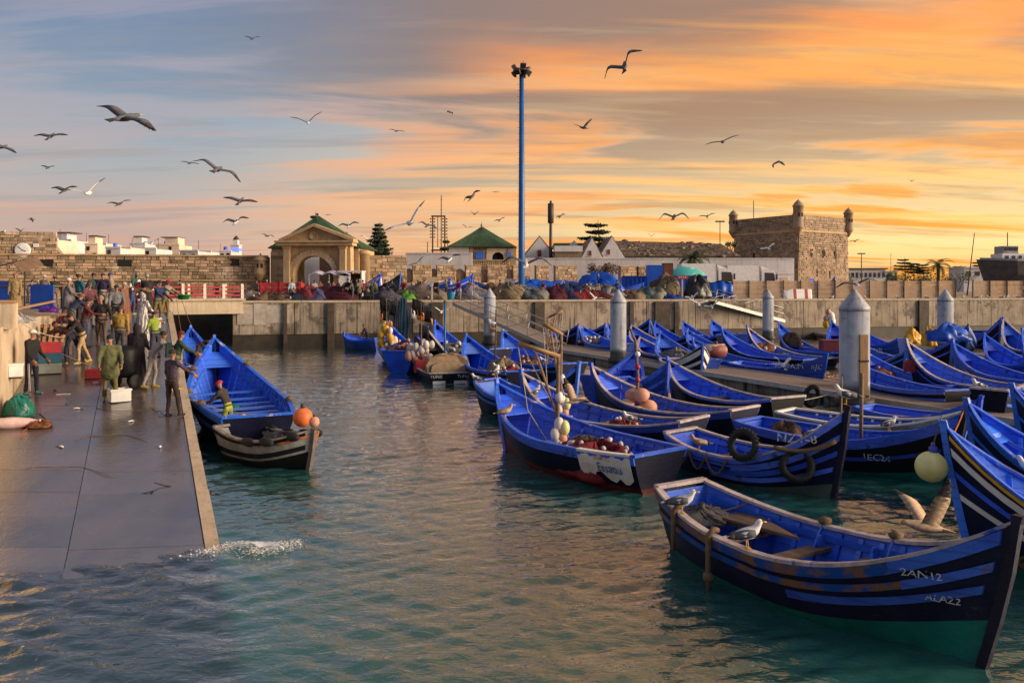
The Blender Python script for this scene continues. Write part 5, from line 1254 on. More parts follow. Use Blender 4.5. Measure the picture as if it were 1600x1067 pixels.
# beyond the pontoon, along the wall
far = [('blue boat with white letters pointing at the gangway foot', (903, 508, 57), (862, 520, 62), 'IMA'), ('blue boat with a heap of white floats in its bow left of the middle pile', (912, 511, 56), (978, 537, 49), None), ('dark green lettered boat pointing right behind the white float boat', (945, 507, 60), (912, 514, 65), 'NAJ'),
       ('blue boat half hidden by the middle pile', (951, 507, 57), (1010, 536, 51), None), ('blue boat with a white stem right of the middle pile', (987, 508, 58), (1050, 541, 49), None), ('dark boat with yellow letters under the quay wall corner', (1015, 499, 63), (982, 508, 68), 'ATL'),
       ('slim blue boat below the dark quay pillar', (1024, 504, 59), (1085, 524, 53), None), ('round bowed blue boat full of grey net', (1032, 520, 45), (1106, 562, 38.6), None), ('black and white striped bow pointing right at the pontoon', (1098, 540, 37.6), (1048, 560, 41.5), 'MI'),
       ('blue boat moored below the quay with a sharply raised bow', (1068, 503, 60), (1132, 523, 54), None), ('blue boat with bow against the wall under the far gangway', (1113, 501, 62), (1165, 522, 56), None), ('boat with white dashes along its dark gunwale', (1128, 514, 47), (1268, 562, 41), None),
       ('blue boat with orange gear in its bow left of the thin pile', (1168, 511, 50), (1300, 560, 44.5), None), ('blue boat with a brown net sack in its bow behind the thin pile', (1217, 505, 55), (1312, 552, 48.5), None), ('blue boat with a teal inside lying beyond the pontoon', (1083, 530, 46), (1212, 569, 39.6), None)]
for i, (lab, b_, s_, tx) in enumerate(far):
    B('far%d' % i, lab, b_, s_, beam=2.0 if i != 7 else 2.3, cap=CAPB if i % 4 else CAPP, hull=(NAVY, BLUE4, BLACKH)[i % 3] if i != 8 else BLACKH, blue=(BLUE, BLUE3, BLUE)[i % 3], lining=BLUE if i != 14 else M('teal_paint', (.01, .14, .22), (.01, .10, .2), 2, .5),
      strakes=([(.8, .24, 0, .99, WHITE), (.45, .14, .3, .99, WHITE)] if i == 8 else [(.9, .2, 0, .99, BLACKH)] if i == 11 else None), texts=[(tx, -1, .78, b_ and 1.05, .34, LETTER)] if tx else (), thw=3, detail=1)
B('rag', 'dark blue boat lettered RAGA pointing right along the pontoon', (1291, 556, 36.0), (1148, 566, 40.0), beam=1.9, hull=BLUE4, texts=[('RAGAiM   nJC', -1, .80, .72, .33, LETTER)], cap=CAPB, lining=BLUE, strakes=[(.30, .10, .3, .98, BLUE)])
rt = [('blue boat with its bow by the red jerrycan', (1417, 533, 34.0), (1640, 610, 28.4), None, 2.1), ('blue boat behind the jerrycan boat with white floats amidships', (1490, 536, 36.0), (1690, 598, 30.0), None, 2.0), ('blue boat lettered BERLI pointing right at the right pile', (1487, 532, 40.0), (1442, 547, 45.0), 'BERLI', 2.0),
      ('dark blue numbered boat behind the right pile', (1512, 509, 48.0), (1478, 524, 54.0), 'MLN1A', 2.0), ('blue boat with a plank resting on its bow', (1539, 523, 41.0), (1650, 556, 36.0), None, 2.0), ('blue boat with a high raised bow pointing right near the wall', (1563, 499, 50.0), (1528, 517, 55.0), None, 2.0),
      ('boat with a white stem at the right edge near the wall', (1568, 498, 50.0), (1655, 528, 45.0), None, 2.0), ('long low blue boat under the wall right of the thick pile', (1340, 512, 54.0), (1416, 529, 49.0), None, 1.9), ('blue boat lying just beyond the short far pontoon', (1338, 538, 45.0), (1404, 556, 41.0), None, 1.9),
      ('black boat with white letters pointing at the red jerrycan', (1414, 549, 39.0), (1372, 563, 44.0), 'ASS', 1.9), ('long blue boat with orange gear right of the thick pile', (1345, 546, 36.0), (1500, 603, 30.6), None, 2.0), ('blue boat against the far side of the pontoon right of the thick pile', (1332, 566, 32.4), (1497, 610, 27.4), None, 1.9),
      ('blue boat end with a white gull perched on it', (1680, 560, 30.0), (1545, 609, 25.2), None, 1.8), ('half seen blue boat behind the raised bows at the right edge', (1598, 515, 44.0), (1700, 540, 40.0), None, 2.0), ('blue boat in the gap behind the plank boat', (1600, 540, 36.0), (1740, 580, 32.0), None, 2.0)]
for i, (lab, b_, s_, tx, bm) in enumerate(rt):
    B('rt%d' % i, lab, b_, s_, beam=bm, cap=CAPB if i % 3 else CAPP, hull=(NAVY, BLUE4, BLACKH)[i % 3], blue=(BLUE3, BLUE, BLUE)[i % 3], lining=(BLUE, BLUE, BLUE2)[i % 3], texts=[(tx, -1, .72, 1.1, .36, LETTER)] if tx else (), detail=2 if i in (0, 1, 10, 11) else 1, thw=3, deck=.12)
B('gap1', 'broad blue boat side showing between the thin pile and the thick pile', (1300, 503, 55.0), (1352, 547, 47.5), beam=2.1, cap=CAPB, blue=BLUE, lining=BLUE)
B('gap2', 'low blue boat in the gap right of the pontoon boats below the wall', (1075, 516, 53.0), (1140, 541, 47.5), beam=1.9, cap=CAPB, blue=BLUE3, lining=BLUE)
B('gap3', 'blue boat squeezed against the far side of the pontoon by the middle pile', (1000, 527, 48.0), (1062, 556, 42.5), beam=1.8, cap=CAPP, blue=BLUE, lining=BLUE)
# left side
B('big', 'large blue boat alongside the ramp with a man standing in its stern', (335, 528, 29.0), (405, 650, 21.0), beam=2.6, zm=1.12, detail=2, blue=BLUE3, lining=BLUE, cap=CAPB, hull=NAVY, tr=.72, thw=5, deck=.13, draft=.7, strakes=[(.9, .2, 0, .99, BLUE3), (.5, .12, 0, .99, BLUE)], floorz=.15)
B('inner', 'blue boat squeezed between the ramp and the large blue boat', (298, 512, 37.0), (322, 572, 31.0), beam=2.0, zm=1.1, blue=BLUE3, lining=BLUE, cap=CAPB, tr=.7)
B('dinghy', 'battered grey dinghy with black fenders and orange rope round its bow', (489, 672, 19.3), (366, 662, 20.9), beam=1.5, zm=.66, detail=2, hull=GREY, lining=GREY, blue=M('worn_grey_wood', (.22, .19, .17), (.12, .10, .09), 3, .7, .4), bottom=BLACKH, cap=M('dirty_rail', (.14, .11, .09), (.30, .26, .24), 3, .7, .4), tr=.85, full=.6, thw=1, deck=0, zbt=.16, strakes=[(.93, .12, 0, .97, BLACKH), (.25, .12, 0, .97, BLACKH)], group=None, name='dinghy', cat='dinghy', post=.04)
# boats stored on the quay
LB = [('striped blue and white boat on the quay with its bow raised to the right', (592, 428, 74), (560, 446, 78), [(.8, .3, 0, .99, WHITE), (.4, .25, 0, .99, BLUE3)], 'b'), ('dark green boat on the quay with painted white marks on its bow', (626, 428, 70), (585, 452, 76), [(.9, .1, 0, .99, BLACKH)], 'g'),
      ('blue boat on the quay with a white bow stripe left of the sign post', (604, 446, 80), (680, 444, 80), [(.8, .2, 0, .99, WHITE)], 'b'), ('blue boat with a white stem stored behind the sign post', (702, 436, 80), (668, 444, 84), [(.9, .1, 0, .99, WHITE)], 'b'),
      ('large blue boat on the quay with a high bow and green bottom', (738, 429, 76), (655, 449, 78), [(.7, .08, 0, .99, WHITE), (.35, .4, 0, .99, BLUE4)], 'G'), ('blue boat on the quay behind the orange basket', (742, 440, 84), (800, 441, 86), [(.9, .1, 0, .99, BLUE3)], 'b'),
      ('blue boat stored right of the light mast', (822, 438, 84), (880, 444, 82), [(.9, .1, 0, .99, WHITE)], 'b'), ('dark blue boat with a black raised bow on the quay beside the blue container', (1004, 443, 76), (950, 452, 78), [(.9, .1, 0, .99, BLUE)], 'b'), ('small dark boat parked on the quay at the foot of the fort', (1305, 433, 96), (1268, 436, 98), [(.9, .1, 0, .99, BLUE4)], 'n')]
for i, (lab, b_, s_, st, kd) in enumerate(LB):
    gm = M('dark_green_hull', (.006, .035, .022), (.01, .05, .03), 2, .5) if kd == 'g' else None
    B('land%d' % i, lab, b_, s_, beam=1.9, base=QZ + .42 if i != 1 else QZ + .4, hull=gm or (BLUE if kd in 'bG' else NAVY), bottom=GREEN if kd == 'G' else BLUE4, blue=BLUE, lining=BLUE, cap=CAPB, strakes=st, detail=1, thw=2, group='wooden boats stored on the quay', zm=.75, list_=R((i % 3 - 1) * 5))
    bo = BO['land%d' % i]; t = bo.t
    for f in (.25, .7): box_part('chock', (bo.L * (f - .5), 0, -.42 + .02), (.3, 1.0, .12), WOOD, t)
    if kd == 'g':
        for k in range(3): MB().add([bo.hp(.72 + .06 * k + dx, .55 + dz + .1 * k, -1, .03) for dx, dz in ((0, 0), (.04, .05), (.045, .22), (.005, .2))], [(0, 1, 2, 3)]).build('painted_mark', WHITE, t)
# ---------------------------------------------------------------- gulls
def gull_body(pose):
    mb = MB()
    if pose == 'fly': prof = [(-.30, .012, 0), (-.24, .035, 0), (-.12, .062, .0), (.0, .075, 0), (.10, .066, .005), (.17, .045, .012), (.22, .040, .016), (.26, .034, .016), (.285, .014, .012)]
    else: prof = [(-.20, .02, .0), (-.14, .055, .0), (-.04, .085, .01), (.06, .088, .035), (.12, .065, .075), (.15, .048, .12), (.165, .046, .155), (.18, .042, .18), (.185, .02, .205)]
    n = 10; rings = []
    for i, (x, r, z) in enumerate(prof):
        a = prof[max(0, i - 1)]; b = prof[min(len(prof) - 1, i + 1)]; d = Vector((b[0] - a[0], 0, b[2] - a[2])).normalized(); u = Vector((-d.z, 0, d.x))
        rings.append([Vector((x, 0, z)) + u * r * .92 * math.sin(2 * math.pi * k / n) + Vector((0, 1, 0)) * r * math.cos(2 * math.pi * k / n) for k in range(n)])
    mb.loft(rings); return mb
def wing(side, a1, a2, sweep1=.1, sweep2=-.22, half=.70):
    """one cambered feathered wing with real thickness; a1 inner and a2 outer dihedral in degrees"""
    mb = MB(); rings = []; p = Vector((.05, side * .05, .03)); N = 9; sec = []
    for i in range(N + 1):
        f = i / N; ch = (.215 - .02 * f) if f < .45 else .206 * (1 - ((f - .45) / .57) ** 1.5) + .012
        sec.append((p.copy(), ch))
        k = smooth(.3, .62, f); a = R(a1 + (a2 - a1) * k); sw = sweep1 + (sweep2 - sweep1) * smooth(.35, .6, f)
        p = p + Vector((sw, side * math.cos(a), math.sin(a))) * half / N
    for q, ch in sec:
        th = .012 * ch / .17 + .002; rings.append([q + Vector((.02, 0, 0)), q + Vector((-ch * .35, 0, th + ch * .06)), q + Vector((-ch, 0, -.004)), q + Vector((-ch * .35, 0, ch * .06 - th))])
    m = MB(); b = 0
    for i in range(N):
        mi = 1 if i >= N - 3 else 0; m.loft([rings[i], rings[i + 1]], mi, caps=(i == N - 1))
    # separated flight feathers along the hand
    for j in range(6):
        f = .62 + .065 * j; i = f * N; q = sec[int(i)][0].lerp(sec[min(N, int(i) + 1)][0], i - int(i)); ch = sec[int(i)][1]
        e = q + Vector((-ch * 1.12, side * .035, -.004)); m.add([q + Vector((-ch * .6, -.018 * side, .002)), q + Vector((-ch * .6, .022 * side, .002)), e], [(0, 1, 2), (2, 1, 0)], 1)
    return m
_fly = {}
def fly_gull(px, py, D, yaw, bank, a1, a2, label, kind='d', pitch=None, al=None, ar=None):
    if pitch is None: pitch = 10 + (px * 7 + py * 3) % 24
    mats = {'d': (GULLG, GULLD, GULLG), 'w': (GULLG, GULLD, GULLW), 'b': (GULLB, GULLD, GULLB), 'W': (GULLW, GULLG, GULLW)}[kind]
    key = (kind, a1, a2, al, ar); t = thing('gull', label, 'gull', W(px, py, D), 0, 'gulls flying over the harbour')
    t.rotation_euler = (Matrix.Rotation(R(bank), 4, 'Y') @ Matrix.Rotation(R(yaw), 4, 'Z') @ Matrix.Rotation(R(-pitch), 4, 'Y')).to_euler()
    l = al or (a1, a2); r_ = ar or (a1, a2)
    if ('body', kind) not in _fly:
        _fly[('body', kind)] = (gull_body('fly'), mats[2])
    def part(k, mk, mm, name):
        if k not in _fly or not isinstance(_fly[k], bpy.types.Object): _fly[k] = mk().build(name, mm, t); return _fly[k]
        return inst(_fly[k], t)
    part(('b', kind), lambda: gull_body('fly'), mats[2], 'body')
    part(('wl', kind, l), lambda: wing(1, *l), [mats[0], mats[1]], 'wing'); part(('wr', kind, r_), lambda: wing(-1, *r_), [mats[0], mats[1]], 'wing')
    part(('t', kind), lambda: MB().hexa([(-.22, -.025, -.012), (-.40, -.075, -.01), (-.40, .075, -.01), (-.22, .025, -.012), (-.22, -.03, .016), (-.40, -.085, -.002), (-.40, .085, -.002), (-.22, .03, .016)]), mats[2] if kind != 'd' else mats[1], 'tail')
    part(('k', kind), lambda: MB().loft([[(.275, -.011, .006), (.275, .011, .006), (.275, 0, .024)], [(.335, -.003, .004), (.335, .003, .004), (.335, 0, .010)]]), BILL, 'bill')
    return t
G = [  # px, py, span px, yaw, bank, inner, outer angle, kind, label
 (198, 184, 96, 70, 24, 8, -16, 'd', 'large dark gull gliding with one wing tip down at the upper left'), (481, 192, 42, 100, -12, 34, 20, 'w', 'pale bodied gull with wings in a V left of the light mast'),
 (340, 265, 64, 95, 24, 14, -34, 'd', 'gull with its right wing bent sharply down above the rampart'), (80, 213, 42, 85, 0, 10, -10, 'd', 'small flat winged gull near the left edge'), (3, 230, 42, 80, 20, 5, -15, 'd', 'gull half cut off by the left frame edge'),
 (395, 61, 21, 80, 4, 24, 4, 'd', 'tiny gull highest of all in the sky'), (976, 104, 66, 60, -32, 40, -38, 'd', 'large dark gull with arched wings right of the mast head'), (703, 176, 14, 150, 0, 20, -60, 'd', 'tiny dark gull flapping left of the mast'),
 (620, 205, 21, 80, 10, 8, -8, 'd', 'tiny gliding gull midway between the gate and the mast top'), (911, 200, 32, 120, -22, 30, 25, 'd', 'small gull with one wing raised to the right of the mast'), (1129, 222, 40, 75, -14, 10, 0, 'd', 'slim gull tilting upward above the sheds'),
 (1214, 254, 26, 20, 0, -10, -60, 'd', 'gull flapping with wings pointing down above the fort'), (1053, 339, 42, 70, 0, 22, -52, 'd', 'dark gull with drooping wings left of the fort'), (738, 307, 36, 40, -24, 18, -20, 'd', 'brown gull flying right above the green roofed house'),
 (102, 297, 38, 75, 0, 22, -6, 'd', 'dark gull above the white town, left of the pale pair'), (138, 302, 54, 95, -18, 30, 18, 'W', 'pale gull with wings in a wide V over the white town'), (187, 319, 33, 80, -6, 20, -6, 'd', 'small gull above the long stone rampart'),
 (376, 314, 42, 85, 8, 10, -6, 'd', 'flat gliding gull above the minaret'), (369, 346, 36, 80, -8, 26, -24, 'w', 'gull with arched wings just above the minaret'), (50, 343, 18, 40, 26, 10, -40, 'd', 'small dark gull above the clock wall'), (33, 361, 14, 80, 0, 38, 20, 'd', 'tiny gull alighting on the clock wall'),
 (76, 262, 19, 80, 4, 20, 4, 'd', 'tiny gull high above the clock'), (297, 255, 22, 90, 8, 6, -6, 'd', 'tiny gull just left of the bent winged one'), (640, 349, 64, 100, -38, 24, 14, 'W', 'white gull banking steeply beside the tall pine'), (668, 352, 26, 80, 18, 16, -30, 'd', 'gull passing in front of the pylon frame'),
 (741, 335, 14, 120, 0, 40, 30, 'd', 'tiny gull just above the green hipped roof'), (781, 344, 16, 60, -16, 20, -10, 'd', 'tiny gull to the right of the roof finial'), (730, 356, 14, 80, 16, 30, 8, 'w', 'tiny pale gull over the left slope of the hipped roof'), (876, 338, 17, 40, -20, 20, -30, 'd', 'small gull right of the phone mast'),
 (1105, 338, 20, 70, -10, 20, -2, 'd', 'small gull between the drooping gull and the lamp post'), (1424, 283, 8, 80, 0, 24, 4, 'd', 'lone speck of a gull in the yellow sky at right'), (545, 352, 27, 85, -8, 24, -22, 'w', 'pale gull right of the gate roof'), (574, 373, 19, 100, 12, 26, -10, 'W', 'small white gull low beside the pine'),
 (418, 369, 20, 70, 10, 20, -22, 'd', 'gull low over the left roof slope of the gate'), (822, 412, 86, 90, 2, 26, -40, 'w', 'big gull with white belly and arched wings across the mast foot'), (703, 405, 34, 60, -10, 28, -16, 'w', 'gull in front of the whitewashed wall'), (652, 411, 22, 95, -32, 20, 10, 'w', 'small gull rising before the end of the white wall'),
 (1511, 367, 0, 0, 0, 0, 0, '', ''), (1335, 377, 12, 80, -12, 18, -4, 'd', 'tiny gull just right of the fort'), (1018, 369, 10, 80, 0, 40, 30, 'd', 'tiny gull over the mossy hall'), (238, 379, 22, 85, -12, 22, 4, 'W', 'pale small gull above the arcaded house'),
 (1199, 388, 26, 90, -22, 18, 6, 'W', 'pale gull crossing the face of the fort'), (1090, 474, 34, 95, 6, 22, 6, 'W', 'white gull skimming the quay edge below the black tarpaulin'), (1112, 479, 22, 80, -20, 26, 20, 'W', 'small white gull flying low before the wall'), (690, 487, 16, 90, 8, 28, 20, 'W', 'small white gull flying low before the quay wall left of the gangway'),
 (1540, 477, 22, 95, 4, 26, 4, 'b', 'brown and white gull flying over the wall at right'), (1082, 465, 18, 80, -20, 30, 22, 'W', 'tiny white gull just above the quay lip'), (930, 466, 20, 70, 24, 26, 10, 'W', 'small white gull before the maroon net heaps'), (513, 336, 8, 80, 0, 10, 0, 'd', 'speck of a gull right of the gate apex'), (775, 300, 9, 80, 0, 8, -4, 'd', 'speck of a gull right of the brown gull'),
]
for px, py, sp, yaw, bank, a1, a2, kd, lab in G:
    if not kd: continue
    D = min(96, 1.12 * F / sp) if sp > 13 else 1.3 * F / sp * .8
    if py > 460: D = min(D, 55 if px < 1300 else 66)
    if sp == 86: D = 20.5
    fly_gull(px, py, D, yaw, bank, a1, a2, lab, kd)
# landing and lifting gulls among the boats
g1 = fly_gull(1222, 572, 37, 100, 0, 58, 40, 'white gull landing with both wings raised beside the RAGA boat', 'W', 20)
g2 = fly_gull(900, 626, 21.0, 25, -6, 24, 10, 'brown gull spreading its wings beside the net frame', 'b', 4, (58, 46), (4, -6))
g3 = fly_gull(1442, 822, 9.75, 186, -4, 52, 70, 'brown gull beating raised wings on the rail of the nearest boat', 'b', 14, (58, 72), (36, 8))
g4 = fly_gull(1338, 444, 27.8, 80, -10, 16, -26, 'gull spreading its wings on the point of the thick grey pile', 'w', 10)
_per = {}
def perched(p, yaw, label, kind='w', head=True, parent_group='gulls standing among the boats', sc=1.0):
    t = thing('gull', label, 'gull', p, R(yaw), parent_group); t.scale = (sc,) * 3; lg = .11
    mats = {'w': (GULLW, GULLG), 'b': (GULLB, GULLB)}[kind]
    def part(k, mk, mm, name):
        if k not in _per: _per[k] = mk().build(name, mm, t); return
        inst(_per[k], t)
    def body():
        b = gull_body('sit'); b.v = [(x, y, z + lg + .06) for x, y, z in b.v]; return b
    part(('b', kind), body, mats[0], 'body')
    for s in (-1, 1):
        def wg(s=s):
            r_ = []; 
            for f in (0, .25, .5, .75, 1): x = .09 - .36 * f; y = s * (.088 - .07 * f); hh = .062 * math.sin(math.pi * (.22 + .70 * f)) + .006; z = lg + .10 - .055 * f; r_.append([(x, y + s * .012, z - hh * .8), (x, y + s * .020, z), (x, y - s * .012, z + hh), (x, y - s * .02, z)])
            m = MB(); m.loft(r_[:4], 0, caps=True); m.loft(r_[3:], 1, caps=True); return m
        part(('w', kind, s), wg, [mats[1], GULLD], 'wing')
        part(('l', s), lambda s=s: MB().tube([(0, s * .03, 0), (.008, s * .03, lg * .5), (-.005, s * .028, lg + .02)], .007, 5).box((.02, s * .03, .004), (.05, .04, .008)), BILL, 'leg')
    part(('t', kind), lambda: MB().hexa([(-.18, -.025, lg + .05), (-.32, -.03, lg + .035), (-.32, .03, lg + .035), (-.18, .025, lg + .05), (-.18, -.025, lg + .075), (-.32, -.03, lg + .045), (-.32, .03, lg + .045), (-.18, .025, lg + .075)]), mats[0], 'tail')
    part('k', lambda: MB().loft([[(.21, -.012, lg + .225), (.21, .012, lg + .225), (.21, 0, lg + .248)], [(.275, -.004, lg + .222), (.275, .004, lg + .222), (.275, 0, lg + .232)]]), BILL, 'bill')
    part('e', lambda: MB().ball((.20, .036, lg + .252), .007, 6, 4).ball((.20, -.036, lg + .252), .007, 6, 4), EYE, 'eyes')
    return t
bn = BO['near']
perched(bn.gun(.165, -1), -10, 'grey gull hunched on the stern rail of the nearest boat')
perched(bn.gun(.44, -1), 5, 'white gull standing upright on the rail amid the nearest boat', sc=1.05)
p = BO['nz'].w(BO['nz'].hp(.995, BO['nz'].gz(1), 1)); perched((p.x, p.y, p.z + .13), 165, 'white gull on the high stem of the NZ1-8 boat', sc=1.1)
perched(BO['nz'].gun(.72, 1, .05), 10, 'white gull behind the rail of the NZ1-8 boat'); perched(BO['nz'].gun(.30, -1), 185, 'brown young gull on the stern rail of the NZ1-8 boat', 'b')
perched(BO['tec'].gun(.62, 1), 15, 'white gull on the boat rail just right of the one on the stem')
p = BO['ess'].w(BO['ess'].hp(.995, BO['ess'].gz(1), 1)); perched((p.x, p.y, p.z + .13), 75, 'white gull on the stem top of the Essaou boat')
perched(BO['tar'].gun(.06, -1), 170, 'grey backed gull on the stern just left of the Essaou boat stem')
perched(BO['ess'].gun(.74, 1), 20, 'brown young gull on the forward rail of the Essaou boat', 'b')
perched(BO['a3'].gun(.22, 1), 185, 'white gull on the rail near the red and white net'); perched(BO['a3'].gun(.80, 1), 60, 'white gull near the bow of the net carrying boat')
perched(BO['g'].gun(.12, 1), 190, 'white gull on the stern of the broad blue boat'); perched(BO['rt12'].gun(.12, 1), 200, 'white gull on a boat end at the far side of the pontoon', sc=1.2)
perched(BO['right'].gun(.80, -1, .05), 160, 'pale gull inside the yellow trimmed boat at right'); perched(BO['e'].gun(.10, 1), 170, 'white gull on the stern of the red net boat')
rg = random.Random(9); WH = ['edge left of the right pile', 'right above the right pile cap', 'at the foot of the fence gap, nearest the wall lip', 'below the pale boxy building, standing alone', 'farther back below the pale boxy building', 'lip left of the red trolley', 'lip under the left leg of the red trolley', 'set back behind the red trolley legs', 'lip nearest the right frame edge', 'edge just right of the thick pile', 'edge between the barrier and the float bundle', 'farthest right under the trawler hull']
for i, (px, bk) in enumerate(((1403, 1.5), (1447, 2.2), (1505, .5), (1527, 1.2), (1530, 2.6), (1545, .8), (1566, 1.0), (1573, 2.0), (1585, .6), (1352, 1.0), (1299, 1.2), (1590, 3.0))):
    perched(quay(px, bk, .0), rg.uniform(0, 360), 'white gull on the quay ' + WH[i], 'w', parent_group='white gulls resting on the right quay', sc=1.15)
for p, l in ((Vector((W(486, 0, 86).x, 86, 0)), ''),):
    pass
def roof_gull(px, py, D, yaw, label): perched(W(px, py, D), yaw, label, 'w', parent_group='gulls on roofs')
roof_gull(6, 365, 78.6, 0, 'gull standing on top of the clock wall')
# ---------------------------------------------------------------- people
def capsule_mesh(caps, vox, it=2):
    """union of tapered capsules joined into one continuous skin by voxel remeshing"""
    mb = MB()
    for (a, b, ra, rb, m, fl) in caps:
        a, b = Vector(a), Vector(b); d = b - a; L = max(d.length, 1e-4); d = d / L if L > 1e-4 else Vector((0, 0, 1))
        side = Vector(fl[0]) if fl else d.orthogonal(); side = (side - d * side.dot(d)).normalized(); oth = d.cross(side); kx, ky = (fl[1], fl[2]) if fl else (1, 1)
        rings = []; n = 10
        for s in (-1, -.72, -.3): r = ra * math.sqrt(max(.02, 1 - s * s)); rings.append((a + d * ra * s * .9, r))
        rings += [(a, ra), (b, rb)]
        for s in (.3, .72, 1): r = rb * math.sqrt(max(.02, 1 - s * s)); rings.append((b + d * rb * s * .9, r))
        mb.loft([[c + (side * math.cos(2 * math.pi * k / n) * kx + oth * math.sin(2 * math.pi * k / n) * ky) * r for k in range(n)] for c, r in rings])
    o = mb.build('tmp', SKIN); md = o.modifiers.new('r', 'REMESH'); md.mode = 'VOXEL'; md.voxel_size = vox; md.use_smooth_shade = True
    sm = o.modifiers.new('s', 'SMOOTH'); sm.iterations = it; sm.factor = .5
    dg = bpy.context.evaluated_depsgraph_get(); me = bpy.data.meshes.new_from_object(o.evaluated_get(dg), depsgraph=dg); old = o.data
    bpy.data.objects.remove(o); bpy.data.meshes.remove(old)
    nf = len(me.polygons); ctr = np.zeros(nf * 3); me.polygons.foreach_get('center', ctr); ctr = ctr.reshape(-1, 3); best = np.full(nf, 1e9); mi = np.zeros(nf, np.int32)
    for (a, b, ra, rb, m, fl) in caps:
        a, b = np.array(a, float), np.array(b, float); ab = b - a; L2 = max(ab @ ab, 1e-8); t_ = np.clip((ctr - a) @ ab / L2, 0, 1); dist = np.linalg.norm(ctr - a - t_[:, None] * ab, axis=1) - (ra + (rb - ra) * t_)
        k = dist < best; best[k] = dist[k]; mi[k] = m
    me.polygons.foreach_set('material_index', mi); me.polygons.foreach_set('use_smooth', np.ones(nf, bool)); return me
def hand_mesh(mb, p, d, pal, scale, mi, curl=.5):
    """palm, four unequal bent fingers and a thumb from its side; d = along the hand, pal = palm normal"""
    d = d.normalized(); pal = (pal - d * pal.dot(d)).normalized(); s = d.cross(pal); q = lambda x, y, z: p + (d * x + s * y + pal * z) * scale
    mb.loft([[q(-.03, -.026, -.016), q(-.03, .026, -.016), q(-.03, .026, .016), q(-.03, -.026, .016)], [q(.04, -.040, -.014), q(.04, .040, -.014), q(.04, .040, .014), q(.04, -.040, .014)], [q(.085, -.042, -.011), q(.085, .040, -.011), q(.085, .040, .011), q(.085, -.042, .011)]], mi)
    for y, ln in ((-.032, .066), (-.011, .078), (.011, .074), (.031, .058)):
        a1, a2 = curl, curl * 2.1; p0 = q(.08, y, 0); p1 = p0 + (d * math.cos(a1) + pal * math.sin(a1)) * ln * .5 * scale; p2 = p1 + (d * math.cos(a2) + pal * math.sin(a2)) * ln * .5 * scale
        mb.tube([p0, p1, p2], [.0095 * scale, .0088 * scale, .0065 * scale], 5, mi)
    t0 = q(.015, -.036, .004); t1 = t0 + (d * .55 - s * .7 + pal * .35).normalized() * .04 * scale; t2 = t1 + (d * .8 - s * .15 + pal * .45).normalized() * .032 * scale
    mb.tube([t0, t1, t2], [.012 * scale, .0105 * scale, .008 * scale], 5, mi)
